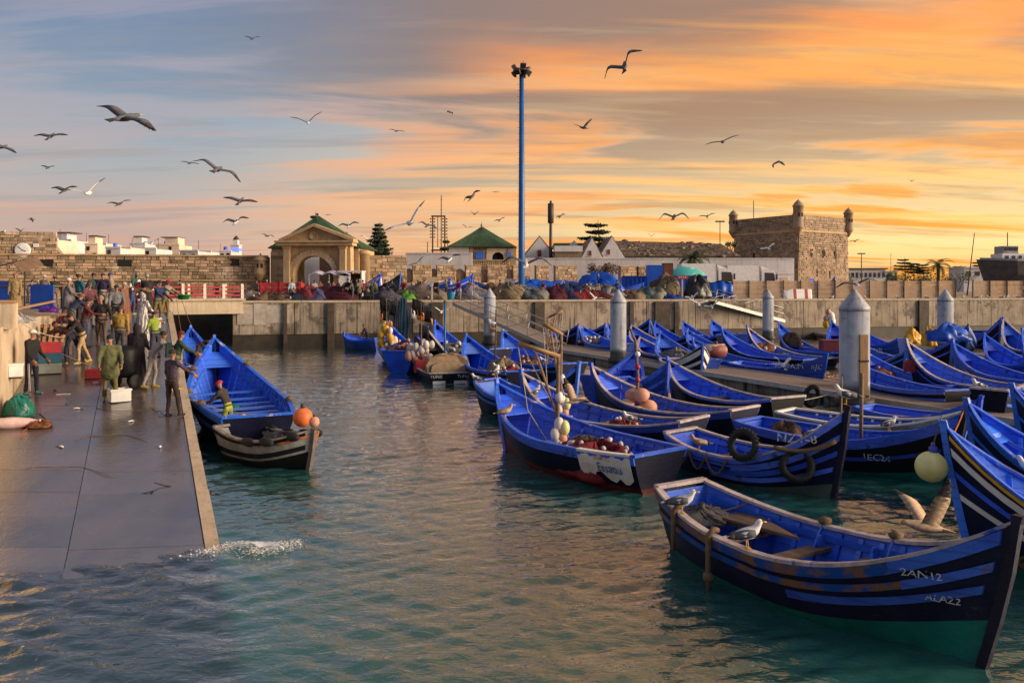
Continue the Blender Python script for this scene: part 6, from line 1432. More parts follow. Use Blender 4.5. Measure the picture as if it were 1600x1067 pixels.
def person(pos, face, label, h=1.74, lean=0, top=(.05, .05, .06), legs=(.06, .05, .05), shoe=(.02, .02, .02), hat=None, hatk='beanie', al=(8, 6, 12), ar=(8, 6, 12), ll=(4, 4, 4), lr=(-4, 4, 4), bulk=1.0, robe=None, hood=None, coat=0, head_p=0, head_y=0, far=False, sit=False, hairc=None, extra=None, group=None, sleeve=True, vox=None, apron=None):
    """arms: (forward swing, outward, elbow bend); legs: (forward swing, outward, knee bend), degrees; faces local +x"""
    k = h / 1.74; V3 = Vector; lean = R(lean)
    def rotf(v, a): return V3((v.x * math.cos(a) + v.z * math.sin(a), v.y, -v.x * math.sin(a) + v.z * math.cos(a)))
    pel = V3((0, 0, .93 * k)); up = rotf(V3((0, 0, 1)), lean); fw = rotf(V3((1, 0, 0)), lean); ly = V3((0, 1, 0))
    up0 = rotf(V3((0, 0, 1)), lean * .55)
    waist = pel + up0 * .14 * k; chest = waist + up * .24 * k; neck = chest + up * .15 * k; hd = rotf(V3((0, 0, 1)), lean * .65 + R(head_p)); hf = V3((hd.z, 0, -hd.x)); hf = Matrix.Rotation(R(head_y), 3, hd) @ hf; hl = hd.cross(hf)
    head = neck + hd * .185 * k
    TOP, LEG, SK, SH = 0, 1, 2, 3; B_ = bulk; caps = []
    fl = (tuple(ly), 1.28, .86)
    tm = TOP
    caps.append((pel - up0 * .02, pel + up0 * .08 * k, .125 * k * B_, .125 * k * B_, LEG if not coat else TOP, (tuple(ly), 1.22, .92)))
    caps.append((waist, chest, .122 * k * B_, .135 * k * B_, TOP, fl)); caps.append((chest, chest + up * .08 * k, .135 * k * B_, .10 * k * B_, TOP, (tuple(ly), 1.42, .82)))
    caps.append((neck - up * .04, neck + hd * .06 * k, .058 * k, .052 * k, SK, None))
    caps.append((head - hd * .055 * k + hf * .015, head + hd * .035 * k - hf * .006, .066 * k, .084 * k, SK, (tuple(hl), .88, 1.02)))
    caps.append((head - hd * .075 * k + hf * .05 * k, head - hd * .06 * k + hf * .03 * k, .036 * k, .05 * k, SK, None))   # jaw
    caps.append((head + hf * .078 * k + hd * .018 * k, head + hf * .098 * k - hd * .012 * k, .011 * k, .016 * k, SK, None)) # nose
    hands = []
    for s, A in ((1, al), (-1, ar)):
        sh = chest + up * .105 * k + ly * s * .185 * k * (.5 + .5 * B_); f, o_, e = (R(x) for x in A)
        d1 = V3((math.sin(f) * math.cos(o_), s * math.sin(o_), -math.cos(f) * math.cos(o_))); f2 = f + e; d2 = V3((math.sin(f2) * math.cos(o_ * .4), s * math.sin(o_ * .4) - s * .10 * (e > .5), -math.cos(f2) * math.cos(o_ * .4))).normalized()
        el = sh + d1 * .285 * k; wr = el + d2 * .245 * k
        caps.append((chest + up * .1 * k + ly * s * .1 * k, sh, .082 * k, .072 * k * B_, TOP, None)); caps.append((sh, el, .064 * k * B_, .050 * k * B_, TOP, None)); caps.append((el, wr - d2 * .02, .047 * k * B_, .036 * k * (B_ if sleeve else 1), TOP if sleeve else SK, None)); caps.append((wr, wr + d2 * .03, .027 * k, .028 * k, SK, None))
        hands.append((wr + d2 * .045 * k, d2, -ly * s * .8 + V3((-.2, 0, 0)), s))
    feet = []
    for s, A in ((1, ll), (-1, lr)):
        hp_ = pel + ly * s * .095 * k - V3((0, 0, .02)); f, o_, e = (R(x) for x in A); d1 = V3((math.sin(f), s * math.sin(o_), -math.cos(f))).normalized(); f2 = f - e; d2 = V3((math.sin(f2), s * math.sin(o_) * .5, -math.cos(f2))).normalized()
        kn = hp_ + d1 * .43 * k; an = kn + d2 * .42 * k
        caps.append((hp_, kn, .092 * k * (.5 + .5 * B_), .063 * k, LEG, None)); caps.append((kn, an - d2 * .05, .062 * k, .050 * k, LEG, None)); fdir = V3((math.cos(min(0, f2) * .5), 0, math.sin(min(0, f2) * .5) * .6)).normalized()
        caps.append((an + V3((-.035, 0, -.03)), an + fdir * .15 * k + V3((0, s * .02, -.045)), .044 * k, .036 * k, SH, None)); caps.append((an, an + d2 * .03, .042 * k, .042 * k, SH, None)); feet.append(an.z)
    dz = -(min(feet) - .082 * k) if not sit else 0
    if robe:
        zb = .10 * k - dz; c0 = chest + up * .05; pr = [(waist, .155), (pel, .185), (V3((pel.x * .6, 0, .5 * k)), .20), (V3((0, 0, zb + .05)), .235)]
        caps.append((chest, waist, .15 * k * B_, .16 * k * B_, TOP, (tuple(ly), 1.2, .9)))
        for (a, ra), (b, rb) in zip(pr, pr[1:]): caps.append((a, b, ra * k * B_, rb * k * B_, TOP, (tuple(ly), 1.1, .9)))
    if coat:
        a = waist; b = pel - V3((0, 0, coat * k)); caps.append((a, b, .142 * k * B_, .172 * k * B_, TOP, (tuple(ly), 1.18, .92)))
    if hood:
        caps.append((head + hd * .02 * k - hf * .03 * k, head + hd * .085 * k - hf * .07 * k, .108 * k, .07 * k, TOP, None)); caps.append((neck + hd * .04 - hf * .02, head - hf * .035 * k, .105 * k, .10 * k, TOP, None))
    me = capsule_mesh(caps, vox or (.045 if far else .024), 1 if far else 2)
    pmi = np.zeros(len(me.polygons), np.int32); me.polygons.foreach_get('material_index', pmi)
    if dz: me.transform(Matrix.Translation((0, 0, dz)))
    if robe or coat:   # vertical folds
        n = len(me.vertices); co = np.zeros(n * 3); me.vertices.foreach_get('co', co); co = co.reshape(-1, 3); w_ = np.clip(((1.05 if robe else .95) * k - co[:, 2]) / .6, 0, 1) * (co[:, 2] > .12); a = np.arctan2(co[:, 1], co[:, 0]); f = 1 + .045 * w_ * np.sin(a * 9 + 2.2 * np.sin(co[:, 2] * 3)); co[:, 0] *= f; co[:, 1] *= f; me.vertices.foreach_set('co', co.ravel())
    tmat = top if isinstance(top, bpy.types.Material) else cloth(*top); lmat = legs if isinstance(legs, bpy.types.Material) else cloth(*legs)
    me.materials.clear()
    for m in (tmat, lmat, SKIN, cloth(*shoe)): me.materials.append(m)
    me.polygons.foreach_set('material_index', pmi)
    n = len(me.vertices); co = np.zeros(n * 3); me.vertices.foreach_get('co', co); co = co.reshape(-1, 3); no = np.zeros(n * 3); me.vertices.foreach_get('normal', no); no = no.reshape(-1, 3)
    clo = np.zeros(n); lv = np.zeros(len(me.loops), np.int32); me.loops.foreach_get('vertex_index', lv); lt = np.zeros(len(me.polygons), np.int32); me.polygons.foreach_get('loop_total', lt); clo[lv] = np.repeat((pmi < 2).astype(float), lt)
    X_, Y_, Z_ = co.T * 1.0; q = np.sin(Z_ * 31 + 3 * np.sin(X_ * 14 + Z_ * 5) + 3 * np.sin(Y_ * 17)) * .5 + np.sin(Z_ * 17 - X_ * 23 + 4 * np.sin(Y_ * 9)) * .5
    co += no * (clo * q * (.0075 if not far else .01))[:, None]; me.vertices.foreach_set('co', co.ravel())
    t = thing('person', label, 'person', pos, R(face), group); o = bpy.data.objects.new('body', me); COL.objects.link(o); o.parent = t
    up_ = V3((0, 0, dz)); hm = MB()
    for p, d, pal, s in hands: hand_mesh(hm, p + up_, d, pal, k * 1.05, 0, .5)
    hm.build('hands', SKIN, t)
    hc = head + up_; Q = Matrix((hf, hl, hd)).transposed()
    if not far:
        e = MB()
        for s in (-1, 1): e.ball(hc + Q @ (V3((.070, s * .031, .016)) * k), .0105 * k, 6, 4)
        e.build('eyes', EYE, t)
        if not hood and not robe:
            cn = neck + up_ + hd * .015 * k; MB().tube([cn + (fw * math.cos(a) * .078 + ly * math.sin(a) * .088 - up * .012 * math.cos(a)) * k for a in [2 * math.pi * i / 14 for i in range(15)]], .018 * k, 6).build('collar', cloth(*[min(.6, x * 1.5 + .01) for x in (tuple(top) if isinstance(top, tuple) else (.2, .2, .2))]), t)
            wn = pel + up_ + up0 * (.02 if not coat else -.02) * k; MB().tube([wn + (fw * math.cos(a) * .128 + ly * math.sin(a) * .172) * k * (.45 + .55 * B_) * (1 if not coat else 1.06) for a in [2 * math.pi * i / 16 for i in range(17)]], .019 * k, 6).build('jacket_hem', tmat, t)
        ea = MB()
        for s in (-1, 1): ea.ball(hc + Q @ (V3((-.004, s * .080, .0)) * k), (.018 * k, .009 * k, .030 * k), 6, 5, 0, Q)
        if not hood: ea.build('ears', SKIN, t)
        MB().box(hc + Q @ (V3((.082, 0, -.052)) * k), (.012 * k, .045 * k, .008 * k), 0, 0, Q).build('mouth', cloth(.22, .08, .07), t)
    def cap_shell(zc, r, z0, m, name, back=-.01):
        mb = MB(); rings = []
        for i in range(6):
            th = math.pi / 2 * i / 5; rr = r * math.cos(th) + .002; rings.append([hc + Q @ (V3((back + rr * 1.06 * math.cos(2 * math.pi * j / 14), rr * .95 * math.sin(2 * math.pi * j / 14), z0 + (zc) * math.sin(th))) * k) for j in range(14)])
        mb.loft([[p - hd * .02 * k for p in rings[0]]] + rings); return mb.build(name, m, t)
    if not hood:
        hair = HAIR if hairc is None else cloth(*hairc)
        if hat is None: cap_shell(.10, .094, .022, hair, 'hair', -.018)
        else:
            cap_shell(.085 if hatk == 'cap' else .105, .098, .035, cloth(*hat), hatk)
            if hatk == 'cap': MB().hexa([hc + Q @ (V3(v) * k) for v in ((.07, -.065, .03), (.175, -.045, .018), (.175, .045, .018), (.07, .065, .03), (.07, -.065, .042), (.175, -.045, .028), (.175, .045, .028), (.07, .065, .042))]).build('cap_peak', cloth(*hat), t)
            if hatk == 'turban': MB().tube([hc + Q @ (V3((-.01 + .092 * math.cos(a), .088 * math.sin(a), .06 + .01 * math.sin(3 * a))) * k) for a in [2 * math.pi * i / 16 for i in range(17)]], .03 * k, 6).build('turban_roll', cloth(*hat), t)
    t['_k'] = k
    o2 = dict(t=t, hands=[p + up_ + d * .06 for p, d, pal, s in hands], w=lambda v: Matrix.Translation(Vector(pos)) @ Matrix.Rotation(R(face), 4, 'Z') @ V3(v))
    return o2
# facing: 0 = to the right of the picture, 90 = away, 180 = left, 270 = towards the camera
CAPW, NAVYC, OLIVE, BLK, KHAKI, GRYC, MAROON = (.62, .62, .60), (.012, .014, .032), (.10, .105, .045), (.012, .011, .012), (.30, .22, .12), (.20, .20, .21), (.10, .015, .025)
def sp(px, py): p = slip_px(px, py); return (p.x, p.y, p.z + .012)
PP = {}
PP['cap'] = person(sp(50, 618), -5, 'man in a white cap and dark tracksuit with hands in pockets by the ramp wall', 1.77, 0, BLK, NAVYC, (.10, .22, .20), CAPW, 'cap', (12, 10, 28), (12, 10, 28), bulk=1.08, head_p=6)
for s in (-1,): 
    t = PP['cap']['t']; MB().hexa([(.03, s * .175, .14), (.075, s * .170, .14), (.075, s * .155, .14), (.03, s * .16, .14), (.01, s * .20, .88), (.05, s * .20, .88), (.05, s * .17, .88), (.01, s * .17, .88)]).build('trouser_stripe', cloth(.5, .45, .45), t)
PP['olive'] = person(sp(172, 627), -62, 'man in an olive oilskin coat and navy beanie with a cigarette', 1.76, 3, OLIVE, (.13, .115, .035), (.45, .33, .06), NAVYC, 'beanie', (14, 14, 34), (20, 14, 30), bulk=1.22, coat=.20, head_y=-20)
hp_ = PP['olive']; MB().tube([(.10, -.04, 1.56), (.17, -.09, 1.55)], .006, 5).build('cigarette', WHITE, hp_['t'])
PP['purple'] = person(sp(268, 652), 66, 'person in a dark purple sweater seen from behind reaching for the blue boat', 1.70, 4, (.055, .04, .065), (.035, .02, .022), (.03, .015, .015), (.03, .02, .018), 'beanie', (6, 14, 18), (44, 24, 12), (3, 4, 6), (10, 6, 4), bulk=1.0)
PP['djel'] = person(sp(214, 604), 96, 'figure in a black hooded djellaba standing with back to the camera', 1.80, 2, (.014, .010, .016), (.02, .015, .015), BLK, None, 'beanie', (14, 10, 40), (14, 10, 40), bulk=1.1, robe=True, hood=True)
PP['grey'] = person(sp(238, 607), 20, 'man in a grey pullover and pale trousers bending towards the boat', 1.72, 38, (.33, .32, .33), (.38, .33, .31), (.40, .26, .05), None, 'beanie', (60, 10, 15), (70, 8, 10), (10, 6, 18), (-12, 6, 10), head_p=-20)
PP['pack'] = person(sp(275, 612), 30, 'person in a green jacket with a yellow bib and maroon beanie at the ramp edge', 1.72, 14, (.03, .06, .035), (.13, .12, .10), (.50, .34, .04), MAROON, 'beanie', (40, 10, 25), (45, 10, 20), (8, 5, 10), (-8, 5, 8), bulk=1.1)
MB().box((-.20, 0, 1.2), (.16, .32, .42), taper=.8).build('backpack', cloth(.015, .04, .03), PP['pack']['t']); MB().box((.15, 0, 1.12), (.04, .16, .42)).build('bib', cloth(.5, .36, .04), PP['pack']['t'])
PP['black'] = person(sp(158, 543), -78, 'man in a black jumper and brown trousers walking down the ramp holding a rope', 1.78, 4, BLK, (.13, .085, .055), (.05, .03, .02), (.26, .22, .17), 'beanie', (8, 24, 16), (14, 22, 26), (8, 5, 4), (-10, 5, 14), bulk=1.22)
PP['pull'] = person(sp(128, 569), -130, 'man in a black jacket and khaki trousers bending down to the crates', 1.74, 34, (.018, .014, .014), (.40, .27, .13), (.45, .30, .08), None, 'beanie', (40, 10, 10), (30, 14, 14), (22, 6, 22), (-18, 6, 8), bulk=1.08, head_p=10)
PP['bend'] = person(sp(112, 570), 170, 'man in dark tracksuit trousers bent double over the fish crates', 1.70, 72, (.08, .03, .03), NAVYC, (.30, .22, .10), MAROON, 'beanie', (62, 10, 10), (70, 10, 8), (10, 10, 14), (-16, 12, 10), bulk=1.02)
stripe = M('striped_wool', (.50, .47, .46), None, rough=.9)
_t = NT(stripe.node_tree); _c = _t.new('ShaderNodeTexCoord').outputs['Object']; _wv = _t.new('ShaderNodeTexWave', wave_type='BANDS', bands_direction='Y'); _t.put(_wv.inputs[0], _c); _wv.inputs['Scale'].default_value = 7; _wv.inputs['Distortion'].default_value = .6
_t.put(_t.n['Principled BSDF'].inputs['Base Color'], _t.ramp(_wv.outputs[0], [(.3, (.13, .12, .13)), (.55, (.50, .47, .46))]))
PP['stripe'] = person(sp(222, 536), 60, 'man in a striped hooded djellaba carrying a white bucket', 1.80, 6, stripe, (.1, .08, .07), (.4, .3, .1), None, 'beanie', (10, 10, 10), (24, 16, 14), bulk=1.12, robe=True, hood=True)
PP['worker'] = person(sp(246, 506), -15, 'fisherman in a dark blue jacket and camouflage oilskins at the ramp edge', 1.76, 10, (.015, .025, .08), (.13, .115, .04), (.45, .32, .05), (.03, .025, .03), 'beanie', (30, 10, 20), (38, 10, 26), (6, 6, 8), (-6, 6, 6), bulk=1.12)
PP['redcap'] = person(sp(258, 501), -10, 'man in a red cap and khaki waders holding a green basin', 1.72, 16, (.24, .21, .15), (.17, .15, .05), (.45, .32, .05), (.42, .03, .03), 'cap', (52, 10, 10), (58, 8, 5), (5, 6, 8), (-8, 6, 6), bulk=1.05)
PP['jeans'] = person(sp(207, 493), 20, 'man in jeans and a brown top stooping beside the net cart', 1.72, 78, (.20, .13, .075), (.05, .10, .24), (.55, .45, .08), None, 'beanie', (80, 10, 10), (70, 10, 15), (6, 8, 10), (-10, 8, 8))
PP['grhood'] = person(sp(105, 503), 30, 'person in a grey djellaba and white headscarf holding a yellow glove', 1.74, 6, (.16, .15, .17), (.1, .1, .1), BLK, (.55, .52, .50), 'beanie', (20, 8, 40), (25, 8, 55), robe=True, bulk=1.08)
PP['teal'] = person(sp(123, 497), 60, 'person in a teal jacket and long black skirt at the top of the ramp', 1.80, 0, (.01, .10, .16), (.012, .01, .012), BLK, None, 'beanie', (10, 8, 60), (16, 8, 60), coat=.0, bulk=1.1)
PP['mar'] = person(sp(139, 512), -40, 'man with a maroon top and grey sleeves walking with his arm bent', 1.74, 6, (.15, .05, .06), (.24, .20, .16), (.1, .07, .05), (.10, .06, .10), 'beanie', (10, 12, 20), (22, 14, 30), bulk=1.12)
PP['navy'] = person(sp(161, 492), -75, 'man in a navy jacket with a white badge walking off the landing', 1.76, 2, (.02, .014, .04), (.34, .29, .23), (.05, .04, .03), (.05, .035, .04), 'cap', (6, 14, 14), (10, 14, 16), (8, 4, 4), (-8, 4, 6), bulk=1.16)
# on the platform above the wall
def quay_pt(px, py): q = WZ(px, py, QZ); return (q.x, q.y, QZ)
PP['beige'] = person(quay_pt(24, 486), -70, 'man in a long ochre djellaba standing on the wall platform at far left', 1.76, 3, (.27, .19, .085), (.1, .08, .05), BLK, (.28, .13, .07), 'beanie', (8, 8, 10), (8, 8, 10), robe=True, bulk=1.16)
PP['back'] = person(quay_pt(68, 480), 85, 'man in a brown jacket and white hood seen from behind on the platform', 1.80, 8, (.19, .14, .125), (.05, .045, .07), BLK, (.50, .46, .44), 'beanie', (20, 14, 40), (20, 14, 40), bulk=1.2)
PP['green'] = person(quay_pt(86, 479), 120, 'person in a dark green jacket with shoulder length hair beside the hooded man', 1.74, 10, (.03, .028, .018), (.20, .14, .09), BLK, None, 'beanie', (20, 10, 30), (20, 10, 30), bulk=1.1)
PP['mauve'] = person(quay_pt(44, 474), 30, 'person in a pale mauve wrap leaning over the platform stall', 1.70, 26, (.26, .20, .22), (.05, .04, .04), BLK, (.02, .015, .03), 'beanie', (40, 10, 20), (40, 10, 20), bulk=1.15)
p_ = W(205, 432, 41); PP['cart1'] = person((p_.x, 41.6, QZ + .02), -50, 'man in a teal and green oilskin behind the heap of red nets', 1.84, 10, (.03, .09, .08), (.05, .08, .04), BLK, (.20, .24, .20), 'beanie', (40, 10, 20), (35, 10, 25), bulk=1.1)
p_ = W(217, 432, 42.5); PP['cart2'] = person((p_.x, 42.6, QZ + .02), 200, 'man with short dark hair in a khaki coat beside the net heap', 1.74, 14, (.17, .15, .06), (.05, .05, .04), BLK, None, 'beanie', (30, 10, 25), (30, 10, 25), bulk=1.1)
PP['x1'] = person(quay_pt(57, 470), 20, 'man in a dark coat and pale cap between the ochre djellaba and the brown jacket', 1.74, 12, (.03, .025, .03), (.06, .05, .05), BLK, (.45, .42, .40), 'cap', (40, 10, 40), (30, 10, 40), bulk=1.12)
PP['x2'] = person(quay_pt(97, 468), -100, 'man in a rust brown jumper behind the grey djellaba', 1.76, 4, (.16, .06, .03), (.04, .04, .05), BLK, None, 'beanie', (10, 10, 30), (14, 10, 30), bulk=1.1)
PP['x3'] = person(sp(148, 492), 150, 'man in a bottle green fleece behind the maroon top', 1.75, 8, (.02, .05, .035), (.05, .045, .05), BLK, (.03, .03, .04), 'beanie', (30, 12, 30), (12, 12, 20), bulk=1.1)
PP['x4'] = person(sp(176, 488), 200, 'man in a beige jumper and blue cap left of the red net heap', 1.74, 10, (.30, .23, .15), (.03, .04, .07), BLK, (.03, .06, .2), 'cap', (45, 10, 20), (40, 10, 30), bulk=1.08)
PP['x5'] = person(sp(230, 488), 120, 'woman in a pale blue headscarf and black robe by the red net heap', 1.66, 4, (.02, .018, .022), BLK, BLK, (.25, .33, .42), 'beanie', (20, 8, 50), (20, 8, 50), robe=True, bulk=1.06)
PP['x6'] = person(sp(90, 540), 30, 'boy in a red hooded top crouching behind the fish crates', 1.45, 30, (.22, .03, .03), (.04, .04, .06), BLK, None, 'beanie', (50, 8, 20), (50, 8, 20), (30, 8, 50), (20, 8, 50), bulk=.95)
PP['y1'] = person(sp(188, 560), 100, 'man in a mustard jumper walking up the middle of the ramp', 1.75, 5, (.30, .19, .04), (.06, .055, .06), BLK, (.05, .04, .04), 'cap', (24, 10, 20), (-14, 10, 16), (18, 4, 6), (-16, 4, 10), bulk=1.1)
PP['y2'] = person(sp(132, 545), 20, 'man in a dark red fleece carrying his arms forward behind the bending pair', 1.73, 12, (.12, .02, .025), (.03, .035, .06), BLK, None, 'beanie', (40, 12, 40), (44, 12, 40), bulk=1.12)
PP['y3'] = person(sp(182, 517), -60, 'man in a grey anorak and black cap near the head of the ramp', 1.76, 4, (.15, .15, .16), (.03, .03, .035), BLK, (.02, .02, .02), 'cap', (10, 12, 40), (16, 12, 30), (10, 4, 6), (-8, 4, 4), bulk=1.14)
PP['y4'] = person(sp(196, 505), 170, 'woman in a rust shawl and pale scarf near the red net heap', 1.64, 6, (.22, .09, .05), (.05, .04, .04), BLK, (.45, .38, .34), 'beanie', (24, 8, 50), (20, 8, 50), robe=True, bulk=1.08)
PP['y5'] = person(sp(110, 528), 60, 'man in a navy smock bending at the end of the ramp wall', 1.74, 44, (.02, .03, .07), (.10, .08, .06), BLK, (.14, .10, .08), 'beanie', (50, 10, 20), (50, 10, 20), (10, 6, 14), (-8, 6, 10), bulk=1.1)
PP['y6'] = person(sp(242, 560), 150, 'boy in a lime green vest standing at the ramp edge behind the bucket man', 1.55, 6, (.22, .30, .03), (.03, .03, .05), BLK, None, 'beanie', (14, 10, 30), (30, 10, 30), bulk=.95)
# in the boats
bb = BO['big']; q = bb.at(.22, .42, .16); PP['boatman'] = person((q.x, q.y, q.z), 170, 'man in a red cap and yellow apron working in the large blue boat', 1.66, 26, (.05, .035, .03), (.35, .38, .05), BLK, (.50, .03, .05), 'cap', (38, 8, 30), (46, 8, 20), (12, 6, 16), (-6, 6, 10), head_p=6)
q = BO['inner'].at(.72, -.2, .35); PP['bowman'] = person((q.x, q.y, q.z + .55), 10, 'man in a dark maroon jersey bent over in the bow of the inner blue boat', 1.70, 74, (.05, .02, .04), (.05, .04, .04), BLK, None, 'beanie', (60, 10, 10), (50, 10, 20), (10, 8, 20), (-6, 8, 14))
q = BO['wall21'].at(.35, .0, .15); PP['shade'] = person((q.x, q.y, q.z), 200, 'person in dark clothes stooping in the boat under the quay wall', 1.68, 24, (.05, .02, .035), (.03, .02, .03), BLK, (.10, .09, .13), 'beanie', (30, 8, 30), (30, 8, 30), far=True)
# along the quay
QP = [(456, 3.5, -80, (.50, .58, .62), (.25, .2, .18), 'person in a pale blue shirt beside the red cart', None, 1.72), (473, 6, 200, (.03, .028, .035), (.03, .03, .03), 'man in dark clothes standing right of the blue shirted one', None, 1.74), (500, 8, -60, (.16, .05, .05), (.05, .04, .04), 'person in a red brown top in front of the arch', None, 1.7),
      (530, 5, 180, (.018, .016, .025), (.02, .02, .03), 'man in black under the awning post', (.35, .2, .05), 1.78), (544, 1.0, 250, (.012, .011, .015), (.02, .02, .025), 'man in a black jacket at the quay edge, leftmost of the tight group', None, 1.78), (551, .8, 200, (.14, .11, .13), (.10, .10, .12), 'man in a grey top and grey trousers at the quay edge', None, 1.72),
      (561, .9, 300, (.17, .13, .09), (.02, .02, .02), 'man in a tan top standing among the tight quay group', (.3, .28, .27), 1.74), (567, 3, 100, (.18, .025, .035), (.05, .02, .02), 'person in a red top behind the quay group', None, 1.7), (574, 3.2, 250, (.34, .24, .22), (.12, .1, .1), 'person in a pale pink wrap behind the quay group', (.4, .3, .3), 1.68),
      (581, .9, 100, (.02, .035, .02), (.02, .03, .02), 'person in dark green crouched at the quay edge', None, 1.5), (603, 4, 240, (.02, .02, .022), (.03, .03, .03), 'man in black beside the dark green boat', None, 1.74), (631, 2.0, 260, (.22, .03, .03), (.04, .03, .03), 'person in red with a yellow cap behind the hanging blue nets', (.55, .42, .05), 1.74),
      (653, 6, 280, (.30, .02, .09), (.05, .04, .05), 'person in a pink top between the stored boats', None, 1.7), (664, 4, 200, (.26, .16, .12), (.06, .05, .05), 'man in a tan jacket behind the pale sign post', None, 1.74), (683, 1.4, 240, (.04, .03, .04), (.02, .02, .025), 'man in dark clothes right of the pale sign post', None, 1.78),
      (718, 1.6, 230, (.22, .02, .04), (.42, .36, .34), 'person in a red jacket and pale trousers at the gangway head', (.1, .03, .03), 1.72), (867, 5, 200, (.03, .025, .03), (.03, .03, .03), 'man in dark clothes sitting among the blue tarpaulins', None, 1.5), (250, 10, 250, (.10, .06, .045), (.05, .04, .04), 'person in brown behind the red railing', None, 1.74),
      (282, 9, 200, (.03, .05, .03), (.03, .03, .03), 'person in dark green behind the red railing', None, 1.74), (339, 5, 270, (.05, .02, .05), (.03, .03, .03), 'small figure in purple behind the right end of the railing', None, 1.5)]
QP += [(402, 6, 250, (.20, .15, .10), (.05, .05, .06), 'man in a brown jacket right of the railing end', None, 1.74), (417, 9, 120, (.03, .05, .09), (.03, .03, .03), 'man in a navy blouson behind the grey rolled net', (.3, .3, .3), 1.75), (466, 10, 280, (.42, .36, .30), (.1, .08, .07), 'person in a cream robe before the left gate pillar', None, 1.7), (484, 12, 220, (.02, .02, .03), (.03, .03, .04), 'dark silhouette standing in the middle of the arch', None, 1.76),
       (491, 5, 300, (.36, .30, .26), (.03, .03, .04), 'person in a pale fleece behind the red net tangle', (.05, .05, .07), 1.7), (514, 4, 240, (.05, .10, .16), (.04, .04, .05), 'man in a slate blue jacket behind the maroon mound', None, 1.74), (522, 6, 170, (.28, .05, .04), (.03, .03, .03), 'man in a brick red jumper below the awning', None, 1.72), (558, 5, 210, (.05, .05, .05), (.04, .04, .04), 'tall man in charcoal at the back of the tight group', None, 1.84),
       (588, 5, 150, (.12, .10, .05), (.05, .05, .04), 'man in a khaki jacket left of the dark green boat', (.02, .02, .03), 1.74), (612, 2.6, 290, (.02, .03, .06), (.02, .02, .03), 'man in a dark blue boiler suit by the mauve net pile', None, 1.74), (645, 3.4, 200, (.40, .34, .30), (.05, .05, .07), 'man in a pale jacket above the hanging blue net', None, 1.72), (698, 3, 160, (.03, .06, .05), (.03, .03, .03), 'man in a dark green jacket beside the light blue tub', (.35, .3, .25), 1.74),
       (735, 5, 240, (.24, .20, .16), (.05, .04, .04), 'man in a beige coat behind the orange bin', None, 1.74), (783, 4.5, 200, (.02, .02, .025), (.03, .03, .04), 'man in black between the basket bundle and the sandy nets', None, 1.75), (850, 4.2, 220, (.26, .04, .05), (.04, .04, .05), 'person in a crimson jacket behind the pinkish nets', None, 1.7), (965, 3.6, 210, (.05, .07, .12), (.03, .03, .04), 'man in a blue work coat behind the middle pile', None, 1.74)]
for i, (px, bk, fc, tp, lg, lab, ht, h_) in enumerate(QP):
    if px < 360: c = W(px, 450, 58 + bk); pos = (c.x, c.y, QZ + (.34 if False else 0))
    else: c = quay(px, bk, .005); pos = tuple(c); 
    if px >= 360 and bk < 1.2: pos = (c.x, c.y, QZ + (.165 if bk < .5 else .005))
    person(pos, fc, lab, h_, 4 + (i * 7 % 9), tp, lg, (.03, .025, .02), ht, 'beanie', (10 + i * 5 % 30, 8, 20 + i * 11 % 40), (12 + i * 9 % 30, 8, 15 + i * 13 % 40), bulk=1.08, far=True, robe=(i in (8,)), coat=.12 if i in (6, 10, 14) else 0, group='people on the far quay')
# ---------------------------------------------------------------- nets, buoys, crates, ropes
def heap(name, label, pos, rx, ry, hgt, m, seed, floats=0, fm=None, group=None, rz=0, cat='net heap', lump=.22, fr=.06):
    rg = random.Random(seed); t = thing(name, label, cat, pos, rz, group); mb = MB(); n, k = 26, 10; rings = []; ph = [rg.uniform(0, 6.28) for _ in range(8)]
    def srf(a, f):
        r = math.sin(min(1, f * 1.06) * math.pi / 2); z = math.cos(f * math.pi / 2) ** .8
        q = 1 + lump * (math.sin(3 * a + ph[0] + 4 * f) * .5 + math.sin(5 * a + ph[1] - 6 * f) * .35 + math.sin(9 * a + ph[2] + 9 * f) * .22 + math.sin(2 * a + ph[3]) * .3)
        return Vector((math.cos(a) * r * rx * q, math.sin(a) * r * ry * q, max(.0, z * hgt * (1 + lump * .8 * math.sin(2 * a + ph[4] + 3 * f) + lump * .5 * math.sin(6 * a + ph[5] + 7 * f)))))
    for i in range(k + 1):
        f = max(.03, i / k); rings.append([srf(2 * math.pi * j / n, f) + Vector((rg.uniform(-1, 1), rg.uniform(-1, 1), rg.uniform(-.6, .6) if i < k else 0)) * .045 * min(1, rx) for j in range(n)])
    mb.loft(rings); mb.build('netting', m, t)
    # loose folds of twine over the heap
    tw = MB()
    for q in range(16):
        a0 = rg.uniform(0, 6.28); pts = [srf(a0 + (s - 4) * rg.uniform(.08, .2), .12 + .1 * s) + Vector((0, 0, .02)) for s in range(9)]; tw.tube(pts, .018 * min(1.4, max(.5, rx)), 4)
    stuff(tw.build('twine', m, t))
    for q in range(floats):
        a = rg.uniform(0, 6.28); f = rg.uniform(.15, .95); p = srf(a, f) + Vector((0, 0, fr * .4)); d = Euler((rg.uniform(0, 3), rg.uniform(0, 3), rg.uniform(0, 3))).to_matrix()
        MB().ball(p, (fr * 1.5, fr, fr), 7, 5, 0, d).build('float', fm or FLOATW, t)
    return t
NETR, NETM, NETB, NETG, NETT, NETK, NETGR, NETBR = netm(.26, .025, .03), netm(.09, .012, .028), netm(.015, .03, .12), netm(.22, .19, .165), netm(.26, .19, .11), netm(.02, .018, .02), netm(.02, .10, .06), netm(.15, .085, .05)
